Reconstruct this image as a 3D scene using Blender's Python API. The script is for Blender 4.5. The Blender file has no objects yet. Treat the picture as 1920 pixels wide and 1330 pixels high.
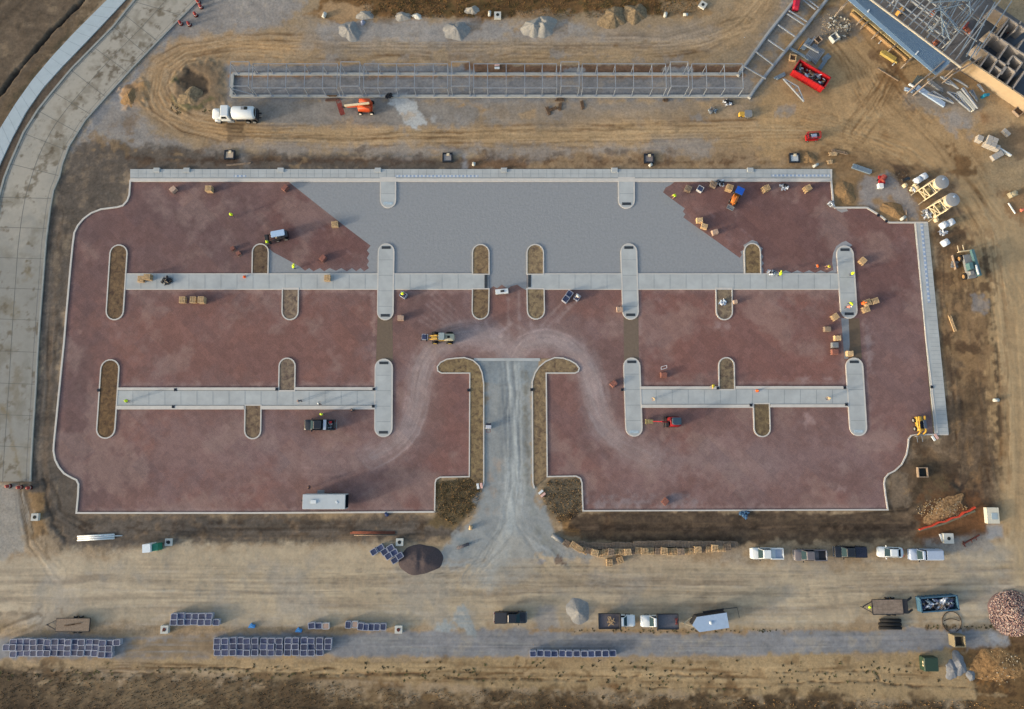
import bpy, bmesh, math, random
import numpy as np
from mathutils import Vector, Matrix
from mathutils.geometry import tessellate_polygon
R = math.radians
random.seed(7)
SC = bpy.context.scene
COL = SC.collection
# ------------------------------------------------------------------ camera, sky, sun, exposure
CAM_H = 121.8; TILT = R(8.0); FPX = 1280.0          # drone height, tilt towards +y, focal length in reference pixels
cd = bpy.data.cameras.new('camera'); cam = bpy.data.objects.new('camera', cd); COL.objects.link(cam)
cd.sensor_width = 36; cd.lens = 36 * FPX / 1920; cd.clip_start = 1; cd.clip_end = 6000
cam.location = (0, 0, CAM_H); cam.rotation_euler = (TILT, 0, 0)
SC.camera = cam
SUN_EL = R(11.5); SUN_AZ = R(200)                   # direction towards the sun, from +x anticlockwise
w = bpy.data.worlds.new('World'); SC.world = w; w.use_nodes = True
wn = w.node_tree.nodes; wn.clear()
sky = wn.new('ShaderNodeTexSky'); sky.sky_type = 'NISHITA'; sky.sun_disc = False
sky.sun_elevation = SUN_EL; sky.sun_rotation = math.pi / 2 - SUN_AZ
sky.air_density = 1.0; sky.dust_density = 3.0; sky.ozone_density = 0.6
bg = wn.new('ShaderNodeBackground'); bg.inputs[1].default_value = 0.15
wo = wn.new('ShaderNodeOutputWorld')
w.node_tree.links.new(sky.outputs[0], bg.inputs[0]); w.node_tree.links.new(bg.outputs[0], wo.inputs[0])
sl = bpy.data.lights.new('sun', 'SUN'); sl.energy = 1.45; sl.angle = R(4.0); sl.color = (1.0, .90, .77)
so = bpy.data.objects.new('sun', sl); COL.objects.link(so)
sd = Vector((math.cos(SUN_AZ) * math.cos(SUN_EL), math.sin(SUN_AZ) * math.cos(SUN_EL), math.sin(SUN_EL)))
so.rotation_euler = sd.to_track_quat('Z', 'Y').to_euler(); so.location = sd * 300
SC.view_settings.view_transform = 'Standard'; SC.view_settings.look = 'None'
SC.view_settings.exposure = 1.38; SC.view_settings.gamma = 1
# ------------------------------------------------------------------ helpers
ct, st = math.cos(TILT), math.sin(TILT)
def P(px, py, z=0.0):
    """survey point: ground-plan position of a point z metres high"""
    xr = (px - 960) / FPX; yr = -(py - 665) / FPX
    t = (CAM_H - z) / (ct - yr * st)
    return Vector((xr * t, (yr * ct + st) * t, z))
def PX(px, py, z=0.0):
    p = P(px, py, z); return (p.x, p.y)
def lin(c):
    return tuple(((v / 255) / 12.92 if v / 255 <= .04045 else (((v / 255) + .055) / 1.055) ** 2.4) for v in c)
_m = {}
def mat(name, c, rough=.8, var=.18, scale=3.0, metal=0.0, bump=.0, spec=.3, c2=None, stretch=None, gl=1.0, vr=0.0):
    """principled material with an irregular tone; c in sRGB 0-255 as seen, gl scales to albedo"""
    if name in _m: return _m[name]
    m = bpy.data.materials.new(name); m.use_nodes = True; nt = m.node_tree; n = nt.nodes; L = nt.links
    b = n['Principled BSDF']; b.inputs['Roughness'].default_value = rough; b.inputs['Metallic'].default_value = metal
    b.inputs['Specular IOR Level'].default_value = spec
    a = [v * gl for v in lin(c)]
    tc = n.new('ShaderNodeTexCoord'); mp = n.new('ShaderNodeMapping'); L.new(tc.outputs['Object'], mp.inputs[0])
    if stretch: mp.inputs['Scale'].default_value = stretch
    no = n.new('ShaderNodeTexNoise'); no.inputs['Scale'].default_value = scale; no.inputs['Detail'].default_value = 5
    no.inputs['Roughness'].default_value = .65; L.new(mp.outputs[0], no.inputs['Vector'])
    r = n.new('ShaderNodeValToRGB'); r.color_ramp.elements[0].position = .3; r.color_ramp.elements[1].position = .7
    lo = [v * (1 - var) for v in a]; hi = [min(1, v * (1 + var)) for v in (lin(c2) if c2 else a)]
    r.color_ramp.elements[0].color = (*lo, 1); r.color_ramp.elements[1].color = (*hi, 1)
    L.new(no.outputs[0], r.inputs[0])
    if vr:
        oi = n.new('ShaderNodeObjectInfo'); mr = n.new('ShaderNodeMapRange'); mr.inputs['To Min'].default_value = 1 - vr; mr.inputs['To Max'].default_value = 1 + vr
        L.new(oi.outputs['Random'], mr.inputs[0])
        hs = n.new('ShaderNodeHueSaturation'); L.new(mr.outputs[0], hs.inputs['Value']); L.new(r.outputs[0], hs.inputs['Color']); L.new(hs.outputs[0], b.inputs['Base Color'])
    else: L.new(r.outputs[0], b.inputs['Base Color'])
    if bump:
        bp = n.new('ShaderNodeBump'); bp.inputs['Strength'].default_value = bump; bp.inputs['Distance'].default_value = .1
        L.new(no.outputs[0], bp.inputs['Height']); L.new(bp.outputs[0], b.inputs['Normal'])
    _m[name] = m; return m
def tagset(o, label=None, cat=None, group=None, kind=None):
    if label: o['label'] = label
    if cat: o['category'] = cat
    if group: o['group'] = group
    if kind: o['kind'] = kind
    return o
class MB:
    """collects solids; build() links them as one mesh object"""
    def __init__(s): s.v = []; s.f = []; s.mi = []; s.cur = 0
    def add(s, vs, fs):
        k = len(s.v); s.v += [tuple(q) for q in vs]; s.f += [tuple(i + k for i in f) for f in fs]; s.mi += [s.cur] * len(fs); return s
    def box(s, x, y, z, sx, sy, sz, rz=0, ry=0, rx=0):
        """centre x,y; z = bottom"""
        M = Matrix.Translation((x, y, z + sz / 2)) @ Matrix.Rotation(rz, 4, 'Z') @ Matrix.Rotation(ry, 4, 'Y') @ Matrix.Rotation(rx, 4, 'X')
        b = .06 * min(sx, sy, sz)
        vs = []
        for zz, i in ((-sz / 2, 0), (sz / 2 - b, 0), (sz / 2, b)):
            for ux, uy in ((-1, -1), (1, -1), (1, 1), (-1, 1)):
                vs.append(M @ Vector((ux * (sx / 2 - i), uy * (sy / 2 - i), zz)))
        fs = [(3, 2, 1, 0), (8, 9, 10, 11)]
        for l in (0, 4):
            for i in range(4): j = (i + 1) % 4; fs.append((l + i, l + j, l + 4 + j, l + 4 + i))
        return s.add(vs, fs)
    def bar(s, a, b, w, h=None):
        """square bar between two points"""
        a = Vector(a); b = Vector(b); h = h or w; d = (b - a); L = d.length
        if L < 1e-6: return s
        d.normalize(); up = Vector((0, 0, 1)) if abs(d.z) < .95 else Vector((0, 1, 0))
        u = d.cross(up).normalized() * (w / 2); v = u.cross(d).normalized() * (h / 2)
        vs = [p + q for p in (a, b) for q in (-u - v, u - v, u + v, -u + v)]
        return s.add(vs, [(3, 2, 1, 0), (4, 5, 6, 7), (0, 1, 5, 4), (1, 2, 6, 5), (2, 3, 7, 6), (3, 0, 4, 7)])
    def cyl(s, a, b, r, r2=None, n=12, caps=True):
        a = Vector(a); b = Vector(b); r2 = r if r2 is None else r2; d = (b - a).normalized()
        up = Vector((0, 0, 1)) if abs(d.z) < .95 else Vector((0, 1, 0)); u = d.cross(up).normalized(); v = u.cross(d)
        vs = [];
        for p, q in ((a, r), (b, r2)):
            for i in range(n): t = 2 * math.pi * i / n; vs.append(p + (u * math.cos(t) + v * math.sin(t)) * q)
        fs = [(i, n + i, n + (i + 1) % n, (i + 1) % n) for i in range(n)]
        if caps: fs += [tuple(range(n)), tuple(reversed(range(n, 2 * n)))]
        return s.add(vs, fs)
    def lathe(s, prof, x=0, y=0, n=20):
        """profile [(r,z)...] about a vertical axis"""
        k = len(prof); vs = [(x + r * math.cos(2 * math.pi * i / n), y + r * math.sin(2 * math.pi * i / n), z) for r, z in prof for i in range(n)]
        fs = [(l * n + i, l * n + (i + 1) % n, (l + 1) * n + (i + 1) % n, (l + 1) * n + i) for l in range(k - 1) for i in range(n)]
        fs += [tuple(reversed(range(n))), tuple(range((k - 1) * n, k * n))]
        return s.add(vs, fs)
    def stack(s, levels, n=5):
        """rounded rectangles stacked: (z, x0, x1, y0, y1, radius)"""
        vs = []; m = 4 * n
        for z, x0, x1, y0, y1, r in levels:
            for q, (cx, cy) in enumerate(((x1 - r, y1 - r), (x0 + r, y1 - r), (x0 + r, y0 + r), (x1 - r, y0 + r))):
                for i in range(n):
                    t = math.pi / 2 * (q + i / (n - 1)); vs.append((cx + r * math.cos(t), cy + r * math.sin(t), z))
        fs = [(l * m + i, l * m + (i + 1) % m, (l + 1) * m + (i + 1) % m, (l + 1) * m + i) for l in range(len(levels) - 1) for i in range(m)]
        fs += [tuple(reversed(range(m))), tuple(range((len(levels) - 1) * m, len(levels) * m))]
        return s.add(vs, fs)
    def prism(s, pts, z0, z1):
        """extruded polygon (any outline)"""
        pts = [tuple(p[:2]) for p in pts]; A = sum(pts[i][0] * pts[(i + 1) % len(pts)][1] - pts[(i + 1) % len(pts)][0] * pts[i][1] for i in range(len(pts)))
        if A < 0: pts = pts[::-1]
        n = len(pts); tri = tessellate_polygon([[Vector((x, y, 0)) for x, y in pts]])
        vs = [(x, y, z0) for x, y in pts] + [(x, y, z1) for x, y in pts]; fs = []
        for t in tri:
            a, b, c = [pts[i] for i in t]; ar = (b[0] - a[0]) * (c[1] - a[1]) - (c[0] - a[0]) * (b[1] - a[1])
            t = t if ar > 0 else t[::-1]
            fs.append(tuple(i + n for i in t)); fs.append(tuple(reversed(t)))
        fs += [(i, (i + 1) % n, n + (i + 1) % n, n + i) for i in range(n)]
        return s.add(vs, fs)
    def plate(s, q, t=.015):
        """thin panel on four points, thickness outwards"""
        q = [Vector(p) for p in q]; nrm = (q[1] - q[0]).cross(q[3] - q[0]).normalized() * t
        vs = q + [p + nrm for p in q]
        return s.add(vs, [(3, 2, 1, 0), (4, 5, 6, 7), (0, 1, 5, 4), (1, 2, 6, 5), (2, 3, 7, 6), (3, 0, 4, 7)])
    def ribbon(s, pts, w, z0, z1, closed=False):
        """kerb-like strip along a centre line"""
        p = [Vector(q[:2]) for q in pts]; n = len(p); off = []
        for i in range(n):
            a = p[(i - 1) % n] if (closed or i > 0) else None; c = p[(i + 1) % n] if (closed or i < n - 1) else None
            d1 = (p[i] - a).normalized() if a is not None else None; d2 = (c - p[i]).normalized() if c is not None else None
            d1 = d1 or d2; d2 = d2 or d1
            n1 = Vector((-d1.y, d1.x)); n2 = Vector((-d2.y, d2.x)); m = (n1 + n2)
            m = m.normalized() if m.length > 1e-4 else n1; k = 1 / max(.45, m.dot(n1)); off.append(m * k * w / 2)
        vs = []
        for i in range(n):
            for q, z in ((p[i] - off[i], z0), (p[i] - off[i], z1), (p[i] + off[i], z1), (p[i] + off[i], z0)): vs.append((q.x, q.y, z))
        fs = []; m = n if closed else n - 1
        for i in range(m):
            j = (i + 1) % n
            for k in range(3): fs.append((i * 4 + k, j * 4 + k, j * 4 + k + 1, i * 4 + k + 1))
        if not closed: fs += [(0, 1, 2, 3), ((n - 1) * 4 + 3, (n - 1) * 4 + 2, (n - 1) * 4 + 1, (n - 1) * 4)]
        return s.add(vs, fs)
    def blob(s, x, y, z, sx, sy, sz, seed=0, amp=.18, n=10, m=7):
        """lumpy closed body"""
        rr = random.Random(seed); ph = [rr.uniform(0, 6.28) for _ in range(6)]; vs = []
        for j in range(m + 1):
            v = math.pi * j / m
            for i in range(n):
                u = 2 * math.pi * i / n
                k = 1 + amp * (math.sin(2 * u + ph[0]) * math.sin(v) + .6 * math.sin(3 * u + ph[1] + 2 * v) + .5 * math.sin(4 * v + ph[2] + u)) + rr.uniform(-amp, amp) * .3
                vs.append((x + sx * k * math.sin(v) * math.cos(u), y + sy * k * math.sin(v) * math.sin(u), z + sz * k * math.cos(v)))
        fs = [(j * n + i, (j + 1) * n + i, (j + 1) * n + (i + 1) % n, j * n + (i + 1) % n) for j in range(m) for i in range(n)]
        return s.add(vs, fs)
    def build(s, name, m=None, parent=None, smooth=False):
        me = bpy.data.meshes.new(name); me.from_pydata(s.v, [], s.f); me.validate()
        ms = m if isinstance(m, (list, tuple)) else [m]
        for q in ms: me.materials.append(q)
        if len(ms) > 1 and len(me.polygons) == len(s.mi): me.polygons.foreach_set('material_index', s.mi)
        if smooth: me.polygons.foreach_set('use_smooth', [True] * len(me.polygons))
        o = bpy.data.objects.new(name, me); COL.objects.link(o)
        if parent is not None: o.parent = parent
        return o
def thing(name, label, cat, loc, rz=0, group=None):
    o = bpy.data.objects.new(name, None); COL.objects.link(o); o.empty_display_size = .3
    o.location = loc; o.rotation_euler = (0, 0, rz)
    return tagset(o, label, cat, group)
def base(px, py, z=0.0):
    """ground point below something seen z metres up"""
    p = P(px, py, z); return (p.x, p.y, 0.03)
def solo(mb, name, m, label, cat, loc=(0, 0, 0), rz=0, group=None, smooth=False):
    o = mb.build(name, m, None, smooth); o.location = loc; o.rotation_euler = (0, 0, rz); return tagset(o, label, cat, group)
def struct(mb, name, m): return tagset(mb.build(name, m), kind='structure')
KIDS = {}
def dup(root, loc, rz, label, group=None):
    r = root.copy(); COL.objects.link(r); r.location = loc; r.rotation_euler = (0, 0, rz); r['label'] = label
    if group: r['group'] = group
    for ch in list(root.children):
        c = ch.copy(); COL.objects.link(c); c.parent = r
        for g in list(ch.children):
            d = g.copy(); COL.objects.link(d); d.parent = c
    return r
# ------------------------------------------------------------------ ground: one sheet, soil types laid out over it
GL = .86
def vnoise(x, y, sc, seed=0):
    rs = np.random.RandomState(seed); T = rs.rand(256, 256).astype(np.float32)
    u = x / sc + 1000.37 + seed * 3.1; v = y / sc + 1000.71; i = np.floor(u).astype(np.int32); j = np.floor(v).astype(np.int32)
    fu = (u - i).astype(np.float32); fv = (v - j).astype(np.float32); fu = fu * fu * (3 - 2 * fu); fv = fv * fv * (3 - 2 * fv)
    i &= 255; j &= 255; i1 = (i + 1) & 255; j1 = (j + 1) & 255
    return (T[i, j] * (1 - fu) + T[i1, j] * fu) * (1 - fv) + (T[i, j1] * (1 - fu) + T[i1, j1] * fu) * fv
def fbm(x, y, sc, octv=4, seed=0, g=.55):
    a = 1.; s = 0; t = 0
    for k in range(octv): s = s + a * (vnoise(x, y, sc / 2 ** k, seed + k * 17) * 2 - 1); t += a; a *= g
    return s / t
gx = np.arange(-104, 104.01, .2); gy = np.arange(-48, 92.01, .2)
gx = np.concatenate(([-2500, -900, -400, -200, -130], gx, [130, 200, 400, 900, 2500])); gy = np.concatenate(([-2500, -900, -400, -180, -80], gy, [120, 200, 400, 900, 2500]))
X, Y = np.meshgrid(gx, gy); X = X.astype(np.float32); Y = Y.astype(np.float32)
WX = fbm(X, Y, 9, 4, 11); WY = fbm(X, Y, 2.4, 4, 23); WZ = fbm(X, Y, .9, 3, 31)
class Sheet:
    def __init__(s, X, Y, c): s.X, s.Y = X, Y; s.C = np.empty(X.shape + (3,), np.float32); s.C[:] = np.array(lin(c), np.float32) * GL; s.Z = np.zeros(X.shape, np.float32); s.nz = (WX, WY, WZ) if X.shape == WX.shape and X is globals()['X'] else (fbm(X, Y, 9, 4, 11), fbm(X, Y, 2.4, 4, 23), fbm(X, Y, .9, 3, 31))
    def sub(s, pts, pad):
        xs = [p[0] for p in pts]; ys = [p[1] for p in pts]
        a = np.searchsorted(s.X[0], min(xs) - pad); b = np.searchsorted(s.X[0], max(xs) + pad); c = np.searchsorted(s.Y[:, 0], min(ys) - pad); d = np.searchsorted(s.Y[:, 0], max(ys) + pad)
        return (slice(c, d), slice(a, b))
    def dist(s, pts, sl, closed):
        x = s.X[sl]; y = s.Y[sl]; best = np.full(x.shape, 1e9, np.float32); side = np.zeros(x.shape, np.float32); par = np.zeros(x.shape, np.float32); ins = np.zeros(x.shape, bool)
        n = len(pts); acc = 0.
        for i in range(n if closed else n - 1):
            ax, ay = pts[i]; bx, by = pts[(i + 1) % n]; dx = bx - ax; dy = by - ay; L2 = dx * dx + dy * dy + 1e-9
            t = np.clip(((x - ax) * dx + (y - ay) * dy) / L2, 0, 1); ex = x - ax - t * dx; ey = y - ay - t * dy; d = ex * ex + ey * ey
            m = d < best; best[m] = d[m]; cr = dx * (y - ay) - dy * (x - ax); side[m] = np.sign(cr)[m]; L = L2 ** .5; par[m] = (acc + t * L)[m]; acc += L
            if closed:
                c = ((ay > y) != (by > y)) & (x < dx * (y - ay) / (dy if abs(dy) > 1e-9 else 1e-9) + ax); ins ^= c
        return np.sqrt(best), side, par, ins
    def put(s, sl, a, c):
        a = a[..., None]; c = np.array(lin(c), np.float32) * GL
        s.C[sl] = s.C[sl] * (1 - a) + c * a
    def fill(s, pts, c, soft=.6, rough=.8, op=1., z=0., w=(.35, .35, .3)):
        pts = [PX(*p) for p in pts]; sl = s.sub(pts, soft + rough + 1); d, _, _, ins = s.dist(pts, sl, True); sd = np.where(ins, d, -d)
        nz = sum(k * q[sl] for k, q in zip(w, s.nz)); a = np.clip((sd + rough * nz * 2.2) / soft + .5, 0, 1); a = a * a * (3 - 2 * a)
        if c is not None: s.put(sl, a * op, c)
        if z: s.Z[sl] += a * z
        return s
    def line(s, pts, wpx, c, soft=.5, rough=.3, op=1., z=0.):
        pts = [PX(*p) for p in pts]; w = wpx / 20.8; sl = s.sub(pts, w + soft + rough + 1); d, _, _, _ = s.dist(pts, sl, False)
        nz = .4 * s.nz[1][sl] + .6 * s.nz[2][sl]; a = np.clip((w - d + rough * nz * 2) / soft + .5, 0, 1); a = a * a * (3 - 2 * a)
        if c is not None: s.put(sl, a * op, c)
        if z: s.Z[sl] += a * z
        return s
    def tint(s, pts, wpx, k, soft=.3, z=0.):
        pts = [PX(*p) for p in pts]; w = wpx / 20.8; sl = s.sub(pts, w + 1); d, _, par, _ = s.dist(pts, sl, False); br = np.clip(vnoise(par, par * 0 + wpx * 9, 5, 3) * 2.2 - .4, 0, 1)
        a = np.clip((w - d + .12 * s.nz[2][sl]) / soft + .5, 0, 1) * br; s.C[sl] *= (1 + (k - 1) * a)[..., None]; s.Z[sl] += a * z
        return s
    def streak(s, pts, wpx, amp=.12, freq=.5, soft=1.5, z=.0, seed=5, tint=None, ts=.5):
        """wheel ruts running along a path"""
        pts = [PX(*p) for p in pts]; w = wpx / 20.8; sl = s.sub(pts, w + soft); d, side, par, _ = s.dist(pts, sl, False)
        lat = d * side; n = vnoise(lat + s.nz[0][sl] * .9, par * .045 + 0 * lat, freq, seed) + .6 * vnoise(lat + s.nz[1][sl] * .25, par * .03, freq * .45, seed + 3) - .8
        g = vnoise(s.X[sl], s.Y[sl], 7, seed + 9); e = np.clip((w - d) / soft + .5, 0, 1); n = n * e * (.4 + g)
        s.C[sl] *= (1 + amp * 3.2 * n)[..., None]
        if tint is not None: s.put(sl, np.clip(-n * ts * 3.4, 0, .85), tint)
        if z: s.Z[sl] += n * z
        return s
    def mott(s, sl_pts, amp, sc, seed=1, tint=None, thr=.1, op=.6, soft=2.):
        pts = [PX(*p) for p in sl_pts]; sl = s.sub(pts, soft); d, _, _, ins = s.dist(pts, sl, True); e = np.clip(np.where(ins, d, -d) / soft + .5, 0, 1)
        n = fbm(s.X[sl], s.Y[sl], sc, 5, seed, .65)
        if amp: s.C[sl] *= (1 + amp * n * e)[..., None]
        if tint is not None: s.put(sl, np.clip((n - thr) * 4, 0, 1) * e * op, tint)
        return s
G = Sheet(X, Y, (146, 127, 101))
ALL = [(-40, -40), (1960, -40), (1960, 1370), (-40, 1370)]
LOT = [(245, 338), (243, 366), (239, 377), (231, 386), (221, 389), (205, 391), (190, 393), (172, 400), (157, 411), (147, 423), (140, 437), (137, 460), (133, 500), (129, 545), (125, 590), (121, 640), (117, 680), (112, 730), (107, 780), (102, 830), (101, 845), (104, 862), (111, 876), (121, 888), (135, 896), (144, 900), (148, 908), (147, 930), (144, 962),
       (480, 962), (815, 960), (816, 905), (818, 899), (825, 894), (880, 893), (881, 700), (828, 700), (821, 696), (820, 688), (826, 680), (838, 674), (855, 672), (871, 671), (887, 673), (1012, 673), (1040, 671), (1056, 672), (1070, 677), (1080, 683), (1086, 691), (1084, 697), (1078, 700), (1024, 700), (1026, 893), (1080, 893), (1088, 897), (1091, 905), (1093, 958),
       (1380, 957), (1663, 956), (1660, 930), (1657, 906), (1659, 896), (1665, 889), (1677, 883), (1690, 871), (1699, 853), (1702, 836), (1703, 823), (1708, 817), (1717, 815), (1750, 814), (1714, 418), (1667, 418), (1625, 390), (1565, 390), (1562, 383), (1558, 338)]
PAT = [(-900, 700), (2300, 700)]
def paint_ground():
    g = G
    # north-west corner field
    g.fill([(-60, -60), (240, -60), (160, 30), (60, 150), (-30, 300), (-60, 300)], (96, 82, 66), 2, 1.5)
    g.mott([(-60, -60), (240, -60), (160, 30), (60, 150), (-30, 300), (-60, 300)], .35, 3, 3, (126, 108, 84), .12, .5)
    g.streak([(-40, 60), (60, -40)], 75, .16, .8, z=.05)
    g.line([(-20, 200), (40, 125), (95, 60), (150, 8), (175, -30)], 6, (43, 37, 32), .6, .25, .9, z=-.6)
    g.line([(-5, 228), (40, 165), (95, 92), (150, 35), (200, -20)], 24, (98, 81, 60), 1, .6, .8)
    g.line([(10, 212), (55, 150), (110, 85), (165, 30), (200, -10)], 4, (66, 62, 46), 1, .8, .7)
    g.line([(244, -10), (198, 50), (152, 100), (115, 140), (80, 180), (45, 230), (15, 290), (-2, 340), (-14, 400)], 17, (88, 76, 64), .6, .3)
    # grey stone apron beside the road, top left
    g.fill([(366, -40), (600, -40), (560, 20), (470, 75), (340, 105), (285, 150), (262, 200), (285, 250), (420, 292), (300, 290), (190, 300), (130, 300), (118, 290), (160, 227), (250, 127), (332, 42)], (134, 129, 124), 2.5, 2.5)
    g.line([(345, 45), (270, 125), (180, 225), (140, 280)], 17, (116, 119, 124), 2, 1, .8)
    g.mott([(340, -20), (560, -20), (340, 110), (290, 240), (140, 290), (120, 280)], .2, 2.5, 8, (150, 140, 124), .2, .5)
    g.mott([(140, 260), (300, 190), (430, 250), (430, 290), (150, 290)], 0, 4, 9, (122, 98, 70), .05, .6)
    # west belt
    g.fill([(140, 270), (190, 262), (250, 275), (700, 285), (925, 300), (925, 322), (240, 322), (240, 400), (150, 430), (125, 600), (104, 850), (150, 900), (150, 965), (870, 965), (870, 1000), (800, 1022), (330, 1022), (200, 1032), (110, 1020), (70, 960), (50, 920), (62, 800), (75, 560), (88, 420), (105, 340)], (89, 81, 73), 1.6, 1.4)
    g.mott([(100, 270), (245, 290), (240, 400), (140, 430), (100, 850), (55, 900), (70, 600)], .3, 1.6, 14, (118, 102, 84), .12, .6)
    g.streak([(112, 400), (95, 600), (80, 850), (85, 930)], 24, .2, .5, z=.05, tint=(62, 52, 43))
    g.line([(112, 420), (100, 600), (85, 850), (88, 930)], 5, (110, 92, 74), 1.4, .6, .7)
    g.line([(84, 900), (88, 940), (100, 980), (125, 1015)], 5, (56, 48, 40), 1, .6, .8, z=-.12)
    g.streak([(88, 900), (110, 960), (160, 990), (400, 995), (860, 992)], 22, .2, .6, z=.05, tint=(58, 48, 39))
    g.mott([(145, 962), (860, 962), (840, 1020), (200, 1030), (110, 1010)], .3, 2, 15, (120, 99, 76), .15, .5)
    g.line([(240, 296), (350, 302), (520, 300), (700, 300), (825, 303)], 9, (76, 60, 48), 1, .8, .85)
    g.line([(480, 292), (600, 294), (700, 296), (830, 297)], 2, (120, 98, 70), .8, .6, .5)
    g.fill([(925, 268), (1240, 282), (1560, 272), (1570, 318), (925, 318)], (141, 119, 92), 1.5, 1.2)
    g.mott([(925, 290), (1560, 290), (1560, 318), (925, 318)], .3, 1.6, 16, (95, 72, 52), .0, .7)
    g.fill([(880, 296), (935, 284), (985, 305), (985, 318), (870, 318)], (104, 82, 62), 1, 1)
    g.line([(970, 300), (1060, 303), (1130, 304)], 1, (84, 64, 46), .5, .3, .8); g.line([(1250, 303), (1340, 306), (1460, 304)], 1.5, (98, 74, 50), .5, .5, .8)
    for q in ((430, 290), (839, 295), (1217, 297), (1490, 296)): g.line([(q[0] - 3, q[1]), (q[0] + 3, q[1])], 15, (58, 50, 43), 1, .8, .8)
    g.line([(870, 290), (872, 316)], 10, (132, 134, 138), 1, .5, .8); g.line([(455, 290), (462, 312)], 12, (124, 120, 116), 1.5, .6, .7)
    # haul loop round the steel frame
    loop = [(1760, 330), (1620, 262), (1500, 246), (1300, 250), (1100, 252), (900, 256), (700, 256), (520, 254), (420, 246), (350, 228), (302, 195), (290, 160), (302, 125), (345, 98), (430, 86), (600, 90), (800, 92), (1000, 90), (1200, 92), (1320, 80), (1380, 50), (1425, 0), (1440, -40)]
    g.line(loop, 66, (152, 128, 96), 2.5, 1.5, .85)
    g.line(loop[:9], 40, (160, 135, 100), 2, 1.2, .6)
    g.line(loop[7:16], 34, (150, 120, 82), 2, 1.2, .75)
    g.streak(loop, 62, .13, .5, z=.03, tint=(112, 86, 58), ts=.7)
    g.streak(loop, 46, .08, .25, seed=77, tint=(175, 150, 116), ts=.45)
    g.fill([(560, 30), (700, 45), (900, 40), (1180, 45), (1360, 50), (1340, 90), (900, 105), (560, 100)], (143, 131, 116), 4, 3, .8)
    g.streak([(500, 80), (700, 82), (1000, 82), (1250, 80), (1400, 40)], 40, .12, .5, z=.02, seed=40)
    g.fill([(600, 40), (760, 38), (1090, 38), (1130, 70), (820, 78), (600, 72)], (138, 137, 136), 2.5, 2, .7)
    g.fill([(430, 186), (900, 188), (1300, 188), (1290, 205), (900, 235), (560, 238), (480, 232), (420, 215)], (126, 122, 117), 2, 1.6, .9)
    g.fill([(1290, 188), (1410, 188), (1400, 215), (1240, 225), (1000, 240), (900, 210)], (140, 124, 104), 3, 2, .7)
    g.fill([(400, 262), (640, 272), (1000, 282), (1330, 262), (1330, 285), (930, 292), (640, 290), (380, 284)], (134, 132, 130), 2.5, 2, .65)
    g.fill([(425, 122), (1400, 122), (1412, 150), (1410, 188), (425, 188)], (118, 118, 119), 1, .6)
    g.mott([(430, 145), (1405, 145), (1400, 182), (430, 182)], .18, 2, 22, (138, 124, 104), .15, .4)
    g.fill([(1378, 140), (1495, -30), (1575, -30), (1440, 150), (1412, 190), (1395, 185)], (130, 126, 120), 1.5, 1.2, .8); g.mott([(1390, 150), (1500, -20), (1560, -20), (1410, 180)], .1, 3, 29, (150, 122, 86), .12, .6)
    g.line([(430, 141), (1390, 141)], 10, (150, 114, 78), .7, .5, .9); g.fill([(870, 120), (1400, 122), (1390, 139), (870, 138)], (110, 80, 56), .6, .6, .9); g.line([(1062, 133), (1090, 133)], 14, (132, 130, 128), .5, .4)
    g.line([(1250, 132), (1292, 132)], 12, (136, 134, 132), .8, .5); g.line([(430, 118), (860, 121)], 5, (160, 128, 88), .8, .6, .8); g.line([(628, 141), (680, 141)], 12, (126, 126, 126), .8, .6); g.line([(840, 137), (885, 137)], 12, (124, 126, 128), .8, .6)
    g.line([(440, 147), (1385, 147)], 3, (98, 97, 98), .5, .4, .7)
    g.fill([(738, 190), (775, 188), (780, 205), (810, 222), (806, 230), (765, 232), (755, 210)], (176, 180, 180), 1, 2.2, .8)
    g.line([(855, 200), (880, 195), (910, 207)], 3, (165, 130, 80), 1, .8, .7)
    # planted mound inside the loop
    g.fill([(322, 152), (345, 128), (390, 118), (415, 140), (420, 190), (400, 205), (350, 208), (325, 185)], (120, 101, 78), 2.5, 1.2, 1, z=.28)
    g.fill([(335, 150), (355, 132), (385, 150), (395, 175), (375, 180), (350, 165)], (64, 55, 46), 1.6, 1, .9, z=-.25)
    g.line([(325, 150), (322, 180), (340, 203), (380, 200), (395, 185)], 6, (88, 86, 56), 1, 1.2, .8)
    g.fill([(225, 165), (255, 155), (275, 150), (270, 200), (240, 200)], (168, 128, 78), 1.5, 1.2, .8, z=.25); g.line([(236, 162), (258, 168)], 5, (90, 74, 58), .8, .6, .8)
    g.line([(180, 258), (215, 275), (250, 280)], 12, (132, 108, 76), 1.5, 2, .6)
    g.fill([(420, 230), (460, 230), (458, 262), (425, 270)], (104, 86, 66), .6, .8, .8)      # wet spill below the water truck
    # dry grass and spoil at the top edge
    g.fill([(570, 28), (600, 8), (640, -40), (1300, -40), (1330, 25), (1250, 30), (1190, 35), (1130, 22), (960, 35), (900, 38), (790, 30), (700, 34), (620, 40)], (112, 84, 52), 1.2, 1.4)
    g.mott([(640, -40), (1300, -40), (1260, 30), (700, 34)], .4, 1.2, 27, (80, 70, 40), .0, .7); g.mott([(640, -40), (1300, -40), (1260, 30), (700, 34)], .2, 3, 28, (138, 98, 58), .1, .6)
    g.fill([(575, 25), (640, 8), (690, 12), (705, 35), (640, 38)], (156, 128, 94), 1, 1.5); g.fill([(966, 20), (1030, 14), (1040, 32), (970, 34)], (150, 122, 90), 1, 1)
    g.fill([(1240, 5), (1320, 0), (1330, 28), (1255, 30)], (148, 122, 88), 1.5, 1.5)
    g.streak([(1250, 18), (1300, -10)], 30, .14, .5, z=.03)
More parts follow.
